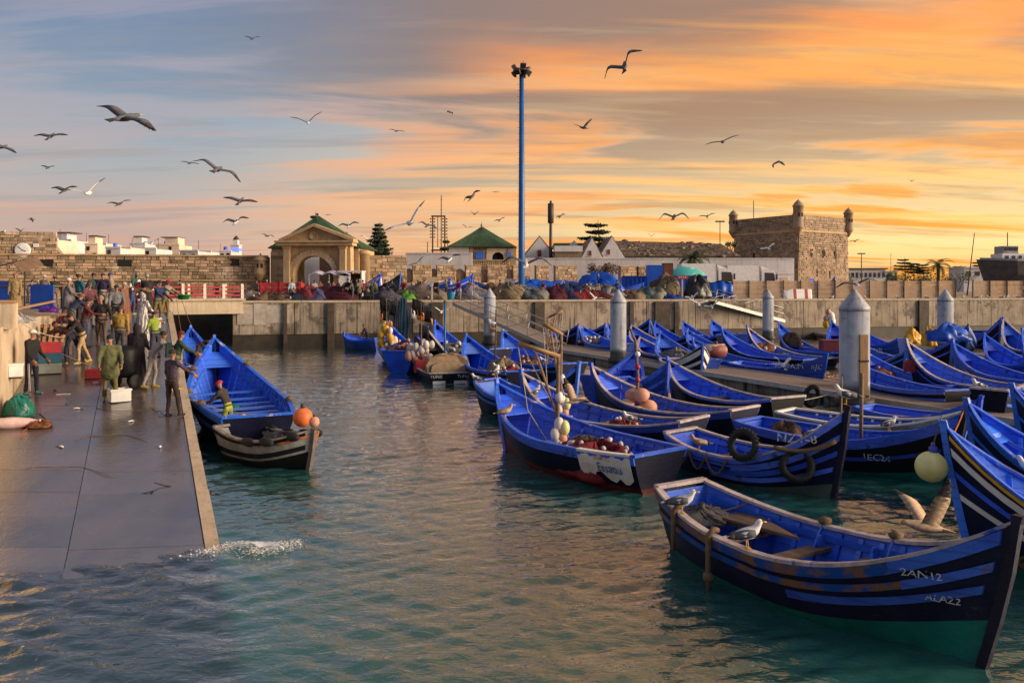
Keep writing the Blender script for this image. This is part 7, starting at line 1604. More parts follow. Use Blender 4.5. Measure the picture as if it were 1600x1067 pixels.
QH = [(392, 1.2, 1.3, .75, NETG, 'grey rolled net at the railing end'), (408, .8, 1.2, .6, NETBR, 'brown net bundle lying next to the grey roll'), (386, 2.4, 1.2, .8, netm(.14, .05, .09), 'purple net bundle behind the railing end'), (420, 1.5, .9, .7, netm(.20, .10, .06), 'orange brown net in front of the red cart'), (432, .8, 1.3, .62, NETBR, 'low brown net pile on the quay lip'),
      (455, .9, 1.8, .62, netm(.02, .03, .055), 'long dark blue net heap on the quay lip'), (482, 1.0, 1.0, 1.05, netm(.16, .02, .03), 'red and blue tangled nets with white scraps'), (496, 1.2, .9, .95, netm(.10, .10, .22), 'pale violet net tangle beside the red one'), (518, 1.0, 2.2, 1.0, NETM, 'broad smooth maroon net mound left of the standing group'), (539, 2.2, 1.0, 1.2, NETT, 'tan net sack behind the maroon mound'),
      (589, 1.5, 1.3, .75, netm(.10, .10, .08), 'dull grey green net under the dark green boat'), (603, 1.0, 1.2, .9, netm(.09, .08, .11), 'mauve grey net pile left of the hanging blue nets'), (638, 1.1, .75, .8, netm(.16, .42, .06), 'bright green and yellow net bag'), (659, 1.4, 2.2, 1.3, netm(.22, .17, .13), 'big rounded tan net mound behind the sign post'), (645, 2.4, .9, 1.1, netm(.15, .12, .16), 'lilac net end beside the tan mound'),
      (741, 1.3, 1.3, 1.1, netm(.26, .24, .26), 'pale grey net pile at the gangway head'), (752, 2.2, 1.2, 1.0, NETK, 'dark net pile behind the gangway rail'), (794, 1.2, 1.6, 1.3, NETT, 'sandy net heap right of the first grey pile'), (812, 2.2, 1.3, 1.2, NETG, 'grey net heap in front of the light mast'), (826, 1.0, 1.3, 1.0, netm(.12, .14, .17), 'blue grey net heap right of the light mast'), (843, 1.0, 1.4, .95, netm(.24, .22, .19), 'pale grey net heap with pinkish folds'), (858, 1.8, 1.2, 1.0, NETBR, 'brown net heap below the tarpaulins'),
      (872, .9, 1.2, 1.25, NETM, 'maroon net mound beside the blue one'), (889, .9, 1.3, 1.3, NETB, 'smooth dark blue net mound'), (908, .8, 1.4, .95, NETR, 'red net heap dotted with white floats'), (928, .8, 1.6, .8, netm(.13, .02, .02), 'low dark red net heap'), (916, 2.2, 1.3, 1.2, netm(.22, .17, .14), 'pinkish tan net heap behind the red floats'), (938, 2.2, 1.3, 1.2, NETG, 'grey tan net mound below the blue boat'), (955, 1.0, 1.1, .9, netm(.24, .22, .24), 'pale net heap just left of the middle pile'), (982, 1.0, 1.2, .8, NETBR, 'orange brown net heap right of the middle pile'),
      (995, .9, 1.2, .8, NETT, 'tan net heap between the orange and blue ones'), (1008, 1.1, 1.2, 1.0, netm(.14, .20, .22), 'net heap topped with a pale blue sheet'), (1026, .9, 1.1, 1.0, netm(.30, .27, .20), 'cream net sack with a yellow bag'), (1045, 1.4, 1.3, 1.7, NETT, 'tall tan net stack beside the pillar'), (1040, 2.6, 1.5, 2.0, NETBR, 'brown net stack leaning on the blue container'), (1047, .5, 1.2, .55, netm(.01, .05, .30), 'bright blue folded tarp at the foot of the net stack')]
for i, (px, bk, rx, hh, m, lab) in enumerate(QH):
    heap('net_heap', lab, quay(px, bk + .7, .0), rx, .85, hh, m, 100 + i, 10 if 'float' in lab else (4 if i % 4 == 1 else 0), FLOATW, 'heaps of fishing net along the quay')
# black tarpaulin heap, blue screen, container, parasol, sign posts
heap('tarpaulin_heap', 'tall black plastic tarpaulin heap beside the torn blue screen', quay(1089, 1.6), 1.2, .9, 1.9, M('black_plastic', (.010, .010, .011), (.02, .02, .02), 3, .35, .6, 5), 77, cat='tarpaulin')
def blue_screen():
    a = quay(1104, 2.2); t = thing('blue_screen', 'torn blue sheet screen with black top edge by the far gangway head', 'screen', a); m = MB(); n = 14
    for s in (0,):
        rings = []
        for i in range(n + 1):
            x = i * 2.3 / n; w_ = .09 * math.sin(i * 1.3); top = 1.62 - .1 * math.sin(i * .6) - (.25 if i == n else 0); rings.append([(x, w_, .05), (x, w_ * .4, top), (x, w_ * .4 + .03, top), (x, w_ + .03, .05)])
        m.loft(rings)
    m.build('sheet', TARP, t); MB().tube([(i * 2.3 / n, .02, 1.64 - .1 * math.sin(i * .6)) for i in range(n + 1)], .05, 5).build('hem', BLACKH, t)
    for x in (0, 2.3): box_part('post', (x, .12, .85), (.09, .09, 1.7), IRON, t)
blue_screen()
o_ = W(1012, 450, 78.5); t = thing('blue_container', 'long blue corrugated container behind the quay nets', 'container', (W(972, 0, 79).x, 79, QZ)); Lc = (1105 - 972) * 79 / F
box_part('walls', (Lc / 2, 1.2, 1.1), (Lc, 2.4, 2.2), TARP, t)
for k in range(int(Lc / .42)): box_part('corrugation', (.2 + k * .42, -.03, 1.1), (.2, .08, 2.0), TARP, t)
box_part('roof_rail', (Lc / 2, -.02, 2.24), (Lc, .14, .1), BLUE4, t)
t = thing('blue_locker', 'tall blue locker with a rusty brown side next to the container', 'locker', (W(1022, 0, 77.5).x, 77.4, QZ)); box_part('front', (0, 0, 1.65), (1.5, .9, 3.3), TARP, t); box_part('side_panel', (1.28, .02, 1.75), (.95, .85, 3.5), M('rust_brown', (.16, .05, .025), (.09, .03, .02), 2, .8), t)
for z in (1.0, 2.2): box_part('hinge', (.6, -.48, z), (.2, .08, .12), IRON, t)
def parasol():
    p = W(1066, 0, 82); t = thing('parasol', 'teal and white parasol canopy above the blue container', 'parasol', (p.x, 82, QZ)); n = 20; m = MB()
    m.loft([[(r * math.cos(2 * math.pi * i / n), r * .7 * math.sin(2 * math.pi * i / n), z) for i in range(n)] for r, z in ((2.4, 2.35), (2.1, 2.75), (1.3, 3.15), (.1, 3.35))], caps=False); m.f = [f for f in m.f]; m.build('canopy', M('teal_canvas', (.05, .36, .34), (.5, .55, .5), .5, .7, sharp=.03), t); MB().tube([(0, 0, 0), (0, 0, 3.45)], .04, 6).build('pole', STEEL, t)
    for k in range(6):
        a = k * math.pi / 3; MB().tube([(0, 0, 2.7), (2.1 * math.cos(a), 1.45 * math.sin(a), 2.72)], .02, 4).build('rib', STEEL, t)
parasol()
def sign(px, bk, label, w_, h_, z, m, txt=None, tm=None):
    t = thing('sign_post', label, 'sign', quay(px, bk)); box_part('post', (0, 0, z / 2), (.12, .1, z), M('sign_post_paint', (.6, .5, .4), (.5, .4, .32), 3, .7) if 'sign_post_paint' not in MATS else MATS['sign_post_paint'], t); box_part('board', (0, -.07, z), (w_, .05, h_), m, t)
    if txt: flat_text(txt, h_ * .55, tm, t, (0, -.10, z - h_ * .2), (1, 0, 0), (0, 0, 1), (0, -.003, 0))
sign(675, .6, 'pale blank signboard on a white post at the quay edge', .8, .42, 1.75, M('bare_board', (.62, .44, .25), (.55, .38, .2), 3, .7))
sign(1066, .6, 'red signboard with white dashes on a white post by the black heap', .95, .3, 2.0, REDP)
for k in range(4): MB().box((quay(1066, .6).x - .25 + k * .17, quay(1066, .6).y - .105, QZ + 2.0), (.11 if k else .14, .012, .07)).build('white_dash', WHITE)
for o in [o for o in bpy.data.objects if o.name.startswith('white_dash')]:
    pt = [q for q in bpy.data.objects if q.get('label', '').startswith('red signboard')][0]; o.parent = pt; o.matrix_parent_inverse = Matrix.Translation(-Vector(pt.location))
# tarpaulins over boats right of the mast
for i, (px, bk, L_, hh, lab) in enumerate(((830, 8, 2.6, 1.5, 'blue tarpaulin draped over a boat right behind the mast'), (905, 7, 4.2, 1.1, 'long sagging blue tarpaulin in the middle of the quay'), (935, 8, 2.2, 1.9, 'peaked blue tarpaulin highest of the covers'), (880, 9, 3.0, 1.35, 'blue tarpaulin with a white edge'))):
    heap('tarpaulin', lab, quay(px, bk), L_, 1.2, hh, TARP, 300 + i, cat='tarpaulin', lump=.3, group='blue tarpaulins over stored boats')
# red cart body, van, awning at the arch
p = quay(441, 4.5); t = thing('red_cart', 'red slatted cart body parked at the quay left of the arch', 'cart', p, R(6)); 
for z in (.55, .95, 1.35): box_part('side_board', (0, -.9, z), (3.2, .07, .34), REDP, t)
for x in (-1.6, 1.6): box_part('end_board', (x, 0, .95), (.07, 1.8, 1.1), REDP, t)
for x in (-1.5, 0, 1.5): box_part('stake', (x, -.96, .9), (.1, .08, 1.4), REDP, t)
box_part('bed', (0, 0, .36), (3.2, 1.8, .1), WOOD, t)
for x in (-1, 1): 
    MB().loft([[(x + r * math.cos(2 * math.pi * i / 12), -.8 + y, .3 + r * math.sin(2 * math.pi * i / 12)) for i in range(12)] for r, y in ((.2, -.1), (.3, -.09), (.3, .09), (.2, .1))]).build('wheel', TYRE, t)
p = quay(547, 9); t = thing('kiosk', 'open fronted white kiosk with a dark inside and yellow goods', 'kiosk', p); t.scale = (.58, .8, .8)
for x in (-1.7, 1.7): box_part('side_wall', (x, 1, 1.55), (.14, 2, 3.1), LIME, t)
box_part('roof', (0, 1, 3.18), (3.7, 2.3, .16), LIME, t); box_part('back_wall', (0, 2, 1.5), (3.2, .1, 3.0), M('kiosk_inside', (.12, .08, .05), (.08, .05, .03), 2, .9), t); box_part('counter', (-.2, .4, .75), (2.6, .5, .16), MATS['kiosk_inside'], t); box_part('yellow_goods', (-.5, .5, 1.15), (1.7, .4, .6), YELLOW, t); box_part('blue_goods', (-.9, .6, 1.75), (.5, .3, .5), BLUE3, t)
p = quay(505, 9); t = thing('awning', 'scalloped white awning on poles in front of the arch', 'awning', p); n = 24; rows = []
for i in range(n + 1):
    x = -1.3 + 3.6 * i / n; z = 2.3 + .2 * abs(math.sin(i * math.pi / 8)); rows.append([(x, 0, z - .1), (x, 1.2, z + .12), (x, 1.2, z + .15), (x, 0, z - .07)])
MB().loft(rows, smooth=False).build('canvas', M('awning_canvas', (.55, .52, .58), (.3, .26, .42), 1.2, .8), t)
for x in (-1.25, .5, 2.2): MB().tube([(x, .05, 0), (x, .05, 2.25)], .04, 6).build('pole', STEEL, t)
box_part('white_sheet', (1.9, .12, 1.1), (.9, .04, 2.1), WHITE, t)
# dark car behind the railing
def car():
    p = W(248, 0, 66); t = thing('parked_car', 'dark vehicle with a flat roof half hidden behind the red railing', 'car', (p.x, 66, QZ)); prof = [(-2.1, .35), (2.1, .35), (2.15, .8), (1.2, 1.0), (.75, 1.65), (-1.9, 1.75), (-2.1, 1.0)]; k = len(prof)
    MB().add([(x, y, z) for y in (0, 1.7) for x, z in prof], [tuple(range(k)), tuple(reversed(range(k, 2 * k)))] + [(i, k + i, k + (i + 1) % k, (i + 1) % k) for i in range(k)]).build('body', M('car_paint', (.012, .012, .014), None, rough=.2), t)
    MB().add([(-1.7, -.01, 1.05), (.95, -.01, 1.05), (.65, -.01, 1.55), (-1.7, -.01, 1.62)], [(0, 1, 2, 3)]).build('side_windows', GLASS, t)
    for x in (-1.3, 1.3): MB().loft([[(x + r * math.cos(2 * math.pi * i / 14), y, .33 + r * math.sin(2 * math.pi * i / 14)) for i in range(14)] for r, y in ((.2, -.04), (.33, -.03), (.33, .2), (.2, .2))]).build('wheel', TYRE, t)
car()
p = quay(767, 3.0); heap('wicker_basket', 'round rust brown basket bundle behind the first grey pile', p, .75, .6, 1.5, NETBR, 55, cat='basket', lump=.06)
p = quay(738, 2.6); t = thing('orange_bin', 'orange plastic bin on a pink box by the gangway head', 'bin', p); MB().lathe([(.3, .75), (.4, .8), (.42, 1.35), (.36, 1.35), (.3, .85)], 12).build('tub', BUOYO, t); box_part('pink_box', (0, 0, .38), (.8, .6, .74), cloth(.5, .15, .2), t)
p = quay(704, .6, .165); t = thing('blue_tub', 'bright light blue tub standing on the quay edge', 'tub', p); MB().lathe([(.22, 0), (.3, .5), (.34, .52), (.34, .56), (.28, .56), (.2, .06)], 12).build('tub_wall', cloth(.02, .30, .55), t); MB().tube([(-.3, 0, .5), (0, -.02, .75), (.3, 0, .5)], .015, 5).build('handle', STEEL, t)
# blue nets hanging down the wall
def hanging():
    a = quay(626, -.22); t = thing('hanging_net', 'long blue grey net hanging down the quay wall', 'net', (a.x, a.y, 0), math.atan2(QD.y, QD.x)); rg = random.Random(8)
    for j, (x, wd, c) in enumerate(((-.35, .5, netm(.09, .10, .13)), (.2, .85, netm(.035, .09, .15)))):
        rows = []
        for i in range(13):
            z = QZ + .35 - i * .27; w_ = wd * (.55 + .45 * math.sin(i / 12 * 2.4)); rows.append([(x + w_ * (q / 8 - .5), -.12 - .07 * math.sin(q * 2.2 + i * .3 + j) - .1 * min(1, i / 3), z) for q in range(9)] + [(x + w_ * (q / 8 - .5), -.04 - .1 * min(1, i / 3), z) for q in range(8, -1, -1)])
        MB().loft(rows).build('netting', c, t)
hanging()
# ---------------------------------------------------------------- gear in the boats
def buoy_mast(bo, t_, yf, hgt, label, flags, floats, lean=0.0, m=None, sc=1.0, zsc=1.0):
    zs_ = zsc; flags = [(x, z * zs_, wd, hh, mm) for x, z, wd, hh, mm in flags]; floats = [(x, y, z * (zs_ + 1) / 2, r, mm) for x, y, z, r, mm in floats]; hgt *= zs_
    p = bo.at(t_, yf, bo.fz); t = thing('marker_mast', label, 'marker mast', p); MB().tube([(0, 0, 0), (lean * .4, 0, hgt * .5), (lean, 0, hgt)], [.05, .04, .03], 6).build('pole', m or WOOD, t)
    for (x, y, z, r, mm) in floats: MB().ball((x * sc, y * sc, z), (r * sc, r * sc, r * 1.45 * sc), 9, 7).build('float', mm, t)
    for k, (x, z, wd, hh, mm) in enumerate(flags):
        MB().loft([[(x + wd * q, .03 * math.sin(q * 6 + k), z - hh * .5 - .12 * q), (x + wd * q, .03 * math.sin(q * 6 + k) + .012, z - hh * .5 - .12 * q), (x + wd * q, .012 + .04 * math.sin(q * 5), z + hh * .5 - .2 * q), (x + wd * q, .04 * math.sin(q * 5), z + hh * .5 - .2 * q)] for q in (0, .25, .5, .75, 1)], smooth=True).build('flag', mm, t)
    return t
rg = random.Random(21); BKF = cloth(.012, .011, .013)
def cl(n, x0, x1, z0, z1, r, mats): return [(rg.uniform(x0, x1), rg.uniform(-.25, .25), rg.uniform(z0, z1), r * rg.uniform(.8, 1.2), rg.choice(mats)) for _ in range(n)]
buoy_mast(BO['tun'], .62, .72, 4.6, 'marker mast hung with black flags and pale pink floats on the black boat', [(-.45, 4.1, .6, .8, BKF), (.0, 3.7, .55, .8, BKF), (-.2, 3.6, .35, .5, cloth(.75, .22, .05)), (-.5, 3.7, .2, .5, WHITE), (.3, 3.3, .28, .4, FLOATP), (-.1, 2.6, .5, .7, BKF), (-.35, 2.0, .3, .5, BKF)], cl(8, -.75, .55, 1.15, 1.6, .17, [FLOATW]) + cl(8, -.7, .6, .7, 1.1, .17, [FLOATP, FLOATW]), zsc=.82)
MB().box(BO['tun'].at(.52, .78, .55), (.75, .6, .6), BO['tun'].rz).build('red_tarp_bag', REDP); tag(bpy.data.objects['red_tarp_bag'], 'red bag below the pale floats on the black boat', 'bag')
buoy_mast(BO['yel'], .5, .55, 5.2, 'marker mast with black flags and a bunch of yellow buoys near the wall', [(-.4, 4.7, .6, .7, BKF), (.0, 4.5, .6, .9, BKF), (-.35, 3.9, .5, .7, BKF), (-.4, 3.7, .18, .6, cloth(.7, .22, .05)), (.0, 3.2, .35, .4, FLOATP)], cl(5, -.5, .4, 1.9, 2.4, .17, [YELLOW, FLOATW]) + cl(8, -.6, .5, 1.0, 1.7, .2, [YELLOW, YELLOW, FLOATW]), zsc=.7)
buoy_mast(BO['e'], .42, .1, 3.3, 'rusty marker mast with a small pale flag in the red net boat', [(-.3, 2.75, .35, .3, WHITE), (-.25, 2.5, .3, .25, FLOATP)], [], .05, IRON)
t = thing('blue_pole', 'thin dark blue pole standing in the black covered boat', 'pole', BO['tun'].at(.30, -.1, .13)); MB().tube([(0, 0, 0), (0, 0, 3.6)], .05, 6).build('shaft', MASTB, t); MB().ball((0, 0, 3.62), .07, 6, 4).build('cap', IRON, t)
def load2():
    bo = BO['tun']; sk = M('tan_sacking', (.36, .24, .15), (.26, .17, .105), 3, .9, .8, 10, c3=(.15, .10, .07), s3=4, k3=.6); p = bo.at(.13, 0, .40)
    t = thing('covered_load', 'hump of tan sacking covering the stern of the black boat', 'covered load', p, bo.rz); rings = []; n = 16
    for i in range(10):
        f = i / 9; x = -.45 + 1.5 * f; hh = .98 * (1 - .45 * f * f); wd = 1.0 * (1 - .15 * f)
        rings.append([(x + .05 * math.sin(j * 2.3), -wd * math.cos(math.pi * j / n) * (1 + .05 * math.sin(j * 3 + i)), hh * max(0, math.sin(math.pi * j / n)) ** .42 * (1 + .04 * math.sin(j * 5 + i * 2))) for j in range(n + 1)])
    MB().loft(rings).build('sacking', sk, t)
    MB().loft([[(x, -.82 * math.cos(math.pi * j / 12), .62 * max(0, math.sin(math.pi * j / 12)) ** .35) for j in range(13)] for x in (-.56, -.46)]).build('front_flap', M('flap', (.40, .29, .18), (.30, .20, .12), 4, .9, .6), t)
    return t
load2()
heap('net_heap', 'dark red net with white floats spilled in the Essaou boat', BO['ess'].at(.31, .12, .14), 1.15, .80, .62, NETR, 401, 46, FLOATW, 'nets lying in the boats', BO['ess'].rz, fr=.055)
heap('net_heap', 'red net with pale floats in the boat behind the Essaou boat', BO['a3'].at(.36, .05, .14), 1.1, .6, .55, NETR, 402, 22, FLOATW, 'nets lying in the boats', BO['a3'].rz, fr=.055)
heap('net_heap', 'small red net with floats in the stern of the buoy pole boat', BO['a2'].at(.22, .1, .14), .6, .45, .3, NETR, 403, 8, FLOATW, 'nets lying in the boats', 0)
heap('net_heap', 'round red and white net in the stern of the broad blue boat', BO['e'].at(.14, .15, .5), .85, .6, .45, NETR, 404, 14, FLOATW, 'nets lying in the boats', 0, fr=.07)
heap('net_heap', 'tan net sack at the foot of the rusty mast', BO['e'].at(.36, -.1, .14), .8, .7, .95, NETT, 405, 4, FLOATP, 'nets lying in the boats')
heap('net_heap', 'white and grey net floats piled in the bow of the boat left of the pile', BO['h'].at(.72, .0, .5), .9, .6, .7, NETG, 406, 16, FLOATW, 'nets lying in the boats', fr=.1)
heap('net_heap', 'dark net with pale floats in the boat under the gangway', BO['g'].at(.60, .0, .2), .8, .6, .6, NETBR, 407, 10, FLOATP, 'nets lying in the boats', fr=.08)
heap('net_heap', 'blue black net pile amid the boat left of the pile', BO['h'].at(.45, .0, .3), 1.1, .7, .65, netm(.015, .03, .08), 408, 4, FLOATW, 'nets lying in the boats')
heap('net_heap', 'long grey net bundle in the round bowed boat', BO['far7'].at(.62, .0, .3), 1.3, .55, .75, NETG, 409, 6, FLOATW, 'nets lying in the boats', BO['far7'].rz + .3)
heap('net_heap', 'white float pile in the bow of a far blue boat', BO['far1'].at(.82, .0, .6), .7, .45, .4, NETG, 410, 12, FLOATW, 'nets lying in the boats', fr=.1)
heap('net_heap', 'brown net sack in the bow of the boat behind the thin pile', BO['far13'].at(.78, .0, .5), .9, .5, .75, NETBR, 411, 3, FLOATP, 'nets lying in the boats', BO['far13'].rz)
heap('net_heap', 'orange and white gear in a far bow left of the thin pile', BO['far12'].at(.8, .0, .5), .8, .45, .45, netm(.3, .12, .06), 412, 9, FLOATW, 'nets lying in the boats', fr=.1)
heap('net_heap', 'orange rope gear in the long boat right of the thick pile', BO['rt10'].at(.78, .0, .5), .6, .4, .35, netm(.35, .12, .06), 413, 3, FLOATP, 'nets lying in the boats')
heap('net_heap', 'black net piled in the boat beside the right pile', BO['rt3'].at(.3, .0, .6), 1.1, .7, 1.1, NETK, 414, 0, None, 'nets lying in the boats')
heap('net_heap', 'tangled orange brown rope and nets in the yellow trimmed boat', BO['right'].at(.66, .15, .16), .95, .5, .35, netm(.22, .10, .06), 415, 6, FLOATP, 'nets lying in the boats', BO['right'].rz, fr=.07)
heap('net_heap', 'pink and white floats at the stern of the yellow dashed boat', BO['yel'].at(.2, .2, .7), .8, .5, .5, netm(.35, .10, .12), 416, 12, FLOATW, 'nets lying in the boats', fr=.11)
heap('net_heap', 'mauve net bunch between the two marker masts', BO['tr20'].at(.35, .2, .7), .8, .6, .7, netm(.22, .07, .10), 417, 8, FLOATP, 'nets lying in the boats', fr=.09)
heap('net_heap', 'brown net clump in the stern of the black hulled boat by the buoy', BO['tec'].at(.2, .1, .3), .45, .4, .5, NETBR, 418, 0, None, 'nets lying in the boats')
heap('net_heap', 'grey net tangle behind the red net in the Essaou boat', BO['ess'].at(.50, -.5, .14), .6, .35, .5, NETG, 419, 0, None, 'nets lying in the boats', BO['ess'].rz)
heap('rope_coil_heap', 'grey rope coil in the stern of the nearest boat', BO['near'].at(.10, .0, .55), .42, .35, .22, netm(.13, .115, .11), 420, 0, None, None, 0, 'rope heap')
# buoy pole in a2, net frame in ess
def buoy_pole():
    bo = BO['a2']; p = bo.at(.62, .35, .13); t = thing('buoy_pole', 'tall crooked pole ringed with brown buoys in the blue boat', 'buoy pole', p); MB().tube([(0, 0, 0), (.03, 0, 1.5), (-.04, 0, 2.6), (-.22, 0, 3.0)], [.055, .05, .045, .03], 7).build('pole', WOOD, t)
    for x, y, z, r, m in ((-.32, -.1, .62, .2, FLOATP), (.34, -.1, .55, .24, FLOATP), (.1, -.25, .95, .22, FLOATP), (-.1, .1, .9, .22, FLOATP), (-.02, -.3, .42, .2, YELLOW), (-.42, -.2, .25, .18, FLOATW), (.0, -.3, .1, .18, FLOATP), (.45, 0, .28, .19, FLOATP)):
        MB().ball((x, y, z), (r * 1.2, r, r), 10, 7).build('buoy', m, t)
    for z in (1.4, 1.8, 2.2): MB().ball((.02, -.03, z), .09, 7, 5).build('wrapping', WHITE if z > 2 else REDP, t)
buoy_pole()
def net_frame(bo, t_, yf, label, hgt, wd, ang, m, floats=True, name='hauling_gear'):
    p = bo.at(t_, yf, bo.fz); t = thing(name, label, 'net frame', p, R(ang)); MB().tube([(0, 0, 0), (.04, 0, hgt)], .05, 7).build('upright', m, t); MB().tube([(.08, 0, hgt), (-wd, 0, hgt + .32)], .055, 7).build('boom', WOODL, t); MB().tube([(0, 0, hgt * .45), (-wd * .55, 0, hgt + .12)], .035, 6).build('brace', WOODL, t)
    MB().tube([(-wd, 0, hgt + .3), (-wd * .75, 0, hgt * .5), (-.1, .1, .3)], .014, 5).build('stay', ROPEL, t); MB().tube([(-wd * .9, 0, hgt + .3), (.3, .2, .6)], .014, 5).build('stay', ROPEL, t)
    if floats:
        for x, y, z, r, mm in ((.05, -.1, .95, .13, FLOATW), (.18, -.12, .88, .13, BUOYY), (-.05, -.14, .72, .12, FLOATW), (.12, -.1, .62, .13, FLOATP), (.0, -.16, .5, .1, FLOATW), (.06, 0, 1.6, .1, FLOATW)): MB().ball((x, y, z), (r, r, r * 1.5), 9, 7).build('float', mm, t)
    return t
net_frame(BO['ess'], .52, .25, 'wooden net hauling frame with pale floats in the Essaou boat', 2.6, .95, 0, WOOD)
net_frame(BO['a3'], .72, .2, 'taller net frame with a bunch of red and white floats behind the brown gull', 2.9, .5, 5, WOOD, True)
net_frame(BO['g'], .20, .45, 'crooked branch frame rising in front of the gangway foot', 2.9, -.75, -10, WOODL, False)
# big buoys, tyres, jerrycan, crate
t = thing('buoy', 'large pale yellow ball buoy hung between two bows', 'buoy', W(1455, 729, 12.9)); MB().ball((0, 0, 0), .245, 22, 16).build('ball', BUOYY, t); MB().lathe([(.06, .0), (.07, .08), (.035, .1), (.03, .16)], 10, (.03, 0, .225)).build('lug', BLUE4, t); MB().tube([(.03, 0, .36), (.2, .15, .62), (.28, .2, .8)], .014, 5).build('line', ROPE, t)
bg = BO['big']; p = bg.gun(.02, 1, -.05)
p = W(473, 652, 20.5); t = thing('buoy', 'orange ball buoy at the stern corner of the large blue boat', 'buoy', p); MB().ball((0, 0, 0), .25, 16, 12).build('ball', BUOYO, t); MB().lathe([(.06, 0), (.05, .12)], 8, (0, 0, .23)).build('lug', IRON, t)
p = W(491, 659, 19.4); t = thing('buoy', 'small faded orange buoy on the dinghy bow', 'buoy', p); MB().ball((0, 0, 0), .13, 12, 9).build('ball', FLOATP, t); MB().lathe([(.03, 0), (.03, .06)], 8, (0, 0, .12)).build('lug', IRON, t)
p = bg.at(.10, .25, .75); t = thing('striped_ball', 'red yellow and white striped ball by the boatman', 'ball', p)
for k in range(6):
    a0 = k * math.pi / 3; MB().loft([[Vector((.24 * math.sin(th) * math.cos(a0 + q), .24 * math.sin(th) * math.sin(a0 + q), .24 * math.cos(th))) for q in (0, .35, .7, 1.047)] for th in [math.pi * (.02 + .96 * i / 8) for i in range(9)]], closed=False, caps=False).build('panel', (REDP, YELLOW, WHITE)[k % 3], t)
p = bg.at(.36, .15, .72); t = thing('green_net_float', 'bright green net bag the boatman is holding', 'net bag', p); MB().ball((0, 0, 0), (.26, .22, .22), 12, 9, 0, None, .06, random.Random(2)).build('bag', netm(.01, .22, .09), t); MB().tube([(.2, 0, .1), (.4, .02, .2)], .02, 5).build('neck', netm(.01, .22, .09), t)
def tyre(p, ang, label, r=.33, tilt=0):
    t = thing('tyre', label, 'tyre', p); t.rotation_euler = Euler((R(tilt), 0, R(ang))); n = 20; mb = MB(); rings = []
    for i in range(n + 1):
        a = 2 * math.pi * i / n; c = Vector((math.cos(a), 0, math.sin(a))); rings.append([c * (r + .075 * math.cos(q)) + Vector((0, .085 * math.sin(q), 0)) for q in [2 * math.pi * k / 8 for k in range(8)]])
    mb.loft(rings, caps=False); mb.build('carcass', TYRE, t); tr_ = MB()
    for i in range(24):
        a = 2 * math.pi * i / 24; tr_.box(Vector((math.cos(a), 0, math.sin(a))) * (r + .076), (.02, .12, .03), 0, 0, Matrix.Rotation(-a, 3, 'Y'))
    stuff(tr_.build('tread', TYRE, t)); return t
nz = BO['nz']
def hang_tyre(bo, tt, z, side, label, r): 
    p = bo.w(bo.hp(tt, z, side, .10)); q = bo.w(bo.hp(tt + .04, z, side, .10)) - p; tyre(p, math.degrees(math.atan2(q.y, q.x)), label, r, -14 * side * -1)
hang_tyre(nz, .60, 1.02, -1, 'old tyre hung high on the rail of the NZ1-8 boat', .28); hang_tyre(nz, .83, .68, -1, 'old tyre hung low near the bow of the NZ1-8 boat', .29)
tyre(W(1268, 619, 28.5) + Vector((0, 0, 0)), 30, 'tyre standing against the near edge of the pontoon', .34, 8)
p = W(1421, 573, 33.2); t = thing('jerrycan', 'red plastic jerrycan hanging at the bow of a blue boat', 'jerrycan', p, R(-20)); MB().box((0, 0, 0), (.42, .26, .42)).build('can', REDP, t); box_part('handle', (-.02, 0, .26), (.26, .06, .06), REDP, t); MB().lathe([(.05, .2), (.05, .27)], 8, (.16, 0, 0)).build('cap', IRON, t)
p = W(1298, 540, 45); t = thing('red_crate', 'dark red plastic box left of the thick pile', 'crate', p); box_part('walls', (0, 0, 0), (1.1, .7, .55), M('dark_red_plastic', (.13, .012, .03), (.10, .01, .02), 2, .5), t); box_part('lid', (0, 0, .3), (1.16, .76, .06), MATS['dark_red_plastic'], t)
t = thing('tank', 'white topped rusty red cylinder lying on the pontoon behind the bow', 'tank', W(1118, 548, 39.5), R(12)); MB().loft([[(x, r * math.cos(2 * math.pi * i / 14), r * math.sin(2 * math.pi * i / 14) + .0) for i in range(14)] for x, r in ((-.55, .2), (-.45, .34), (.45, .34), (.55, .2))]).build('shell', M('rusty_tank', (.55, .42, .36), (.22, .05, .04), .9, .6, sharp=.02, c3=(.3, .2, .15), s3=3), t); MB().lathe([(.1, .3), (.12, .45)], 8).build('neck', IRON, t)
for k, (px, py, D, l) in enumerate(((1424, 531, 46, 'yellow oilskin draped over the boat left of the right pile'), (1452, 534, 45, 'yellow oilskin draped nearer the right pile'))):
    heap('oilskin', l, W(px, py + 6, D), .42, .3, .75, M('oilskin_%d' % k, (.75, .40, .02), (.6, .3, .02), 3, .5), 500 + k, cat='oilskin', lump=.35)
heap('blue_sheet', 'bright blue sheets bundled at the foot of the right pile', W(1480, 533, 44), 1.0, .5, .75, TARP, 510, cat='sheet', lump=.4)
p = W(1295, 500, 60); t = thing('float_stand', 'bundle of tan and white floats on a stick beside the far gangway', 'floats', p)
MB().tube([(0, 0, -.6), (.02, 0, .9)], .05, 6).build('stick', WOOD, t)
for x, z, r, mm in ((.15, .25, .3, WHITE), (.2, -.1, .32, WHITE), (-.2, -.3, .25, YELLOW), (-.05, .6, .2, FLOATP), (-.2, .1, .2, FLOATP)): MB().ball((x, 0, z), (r, r, r * 1.3), 9, 7).build('float', mm, t)
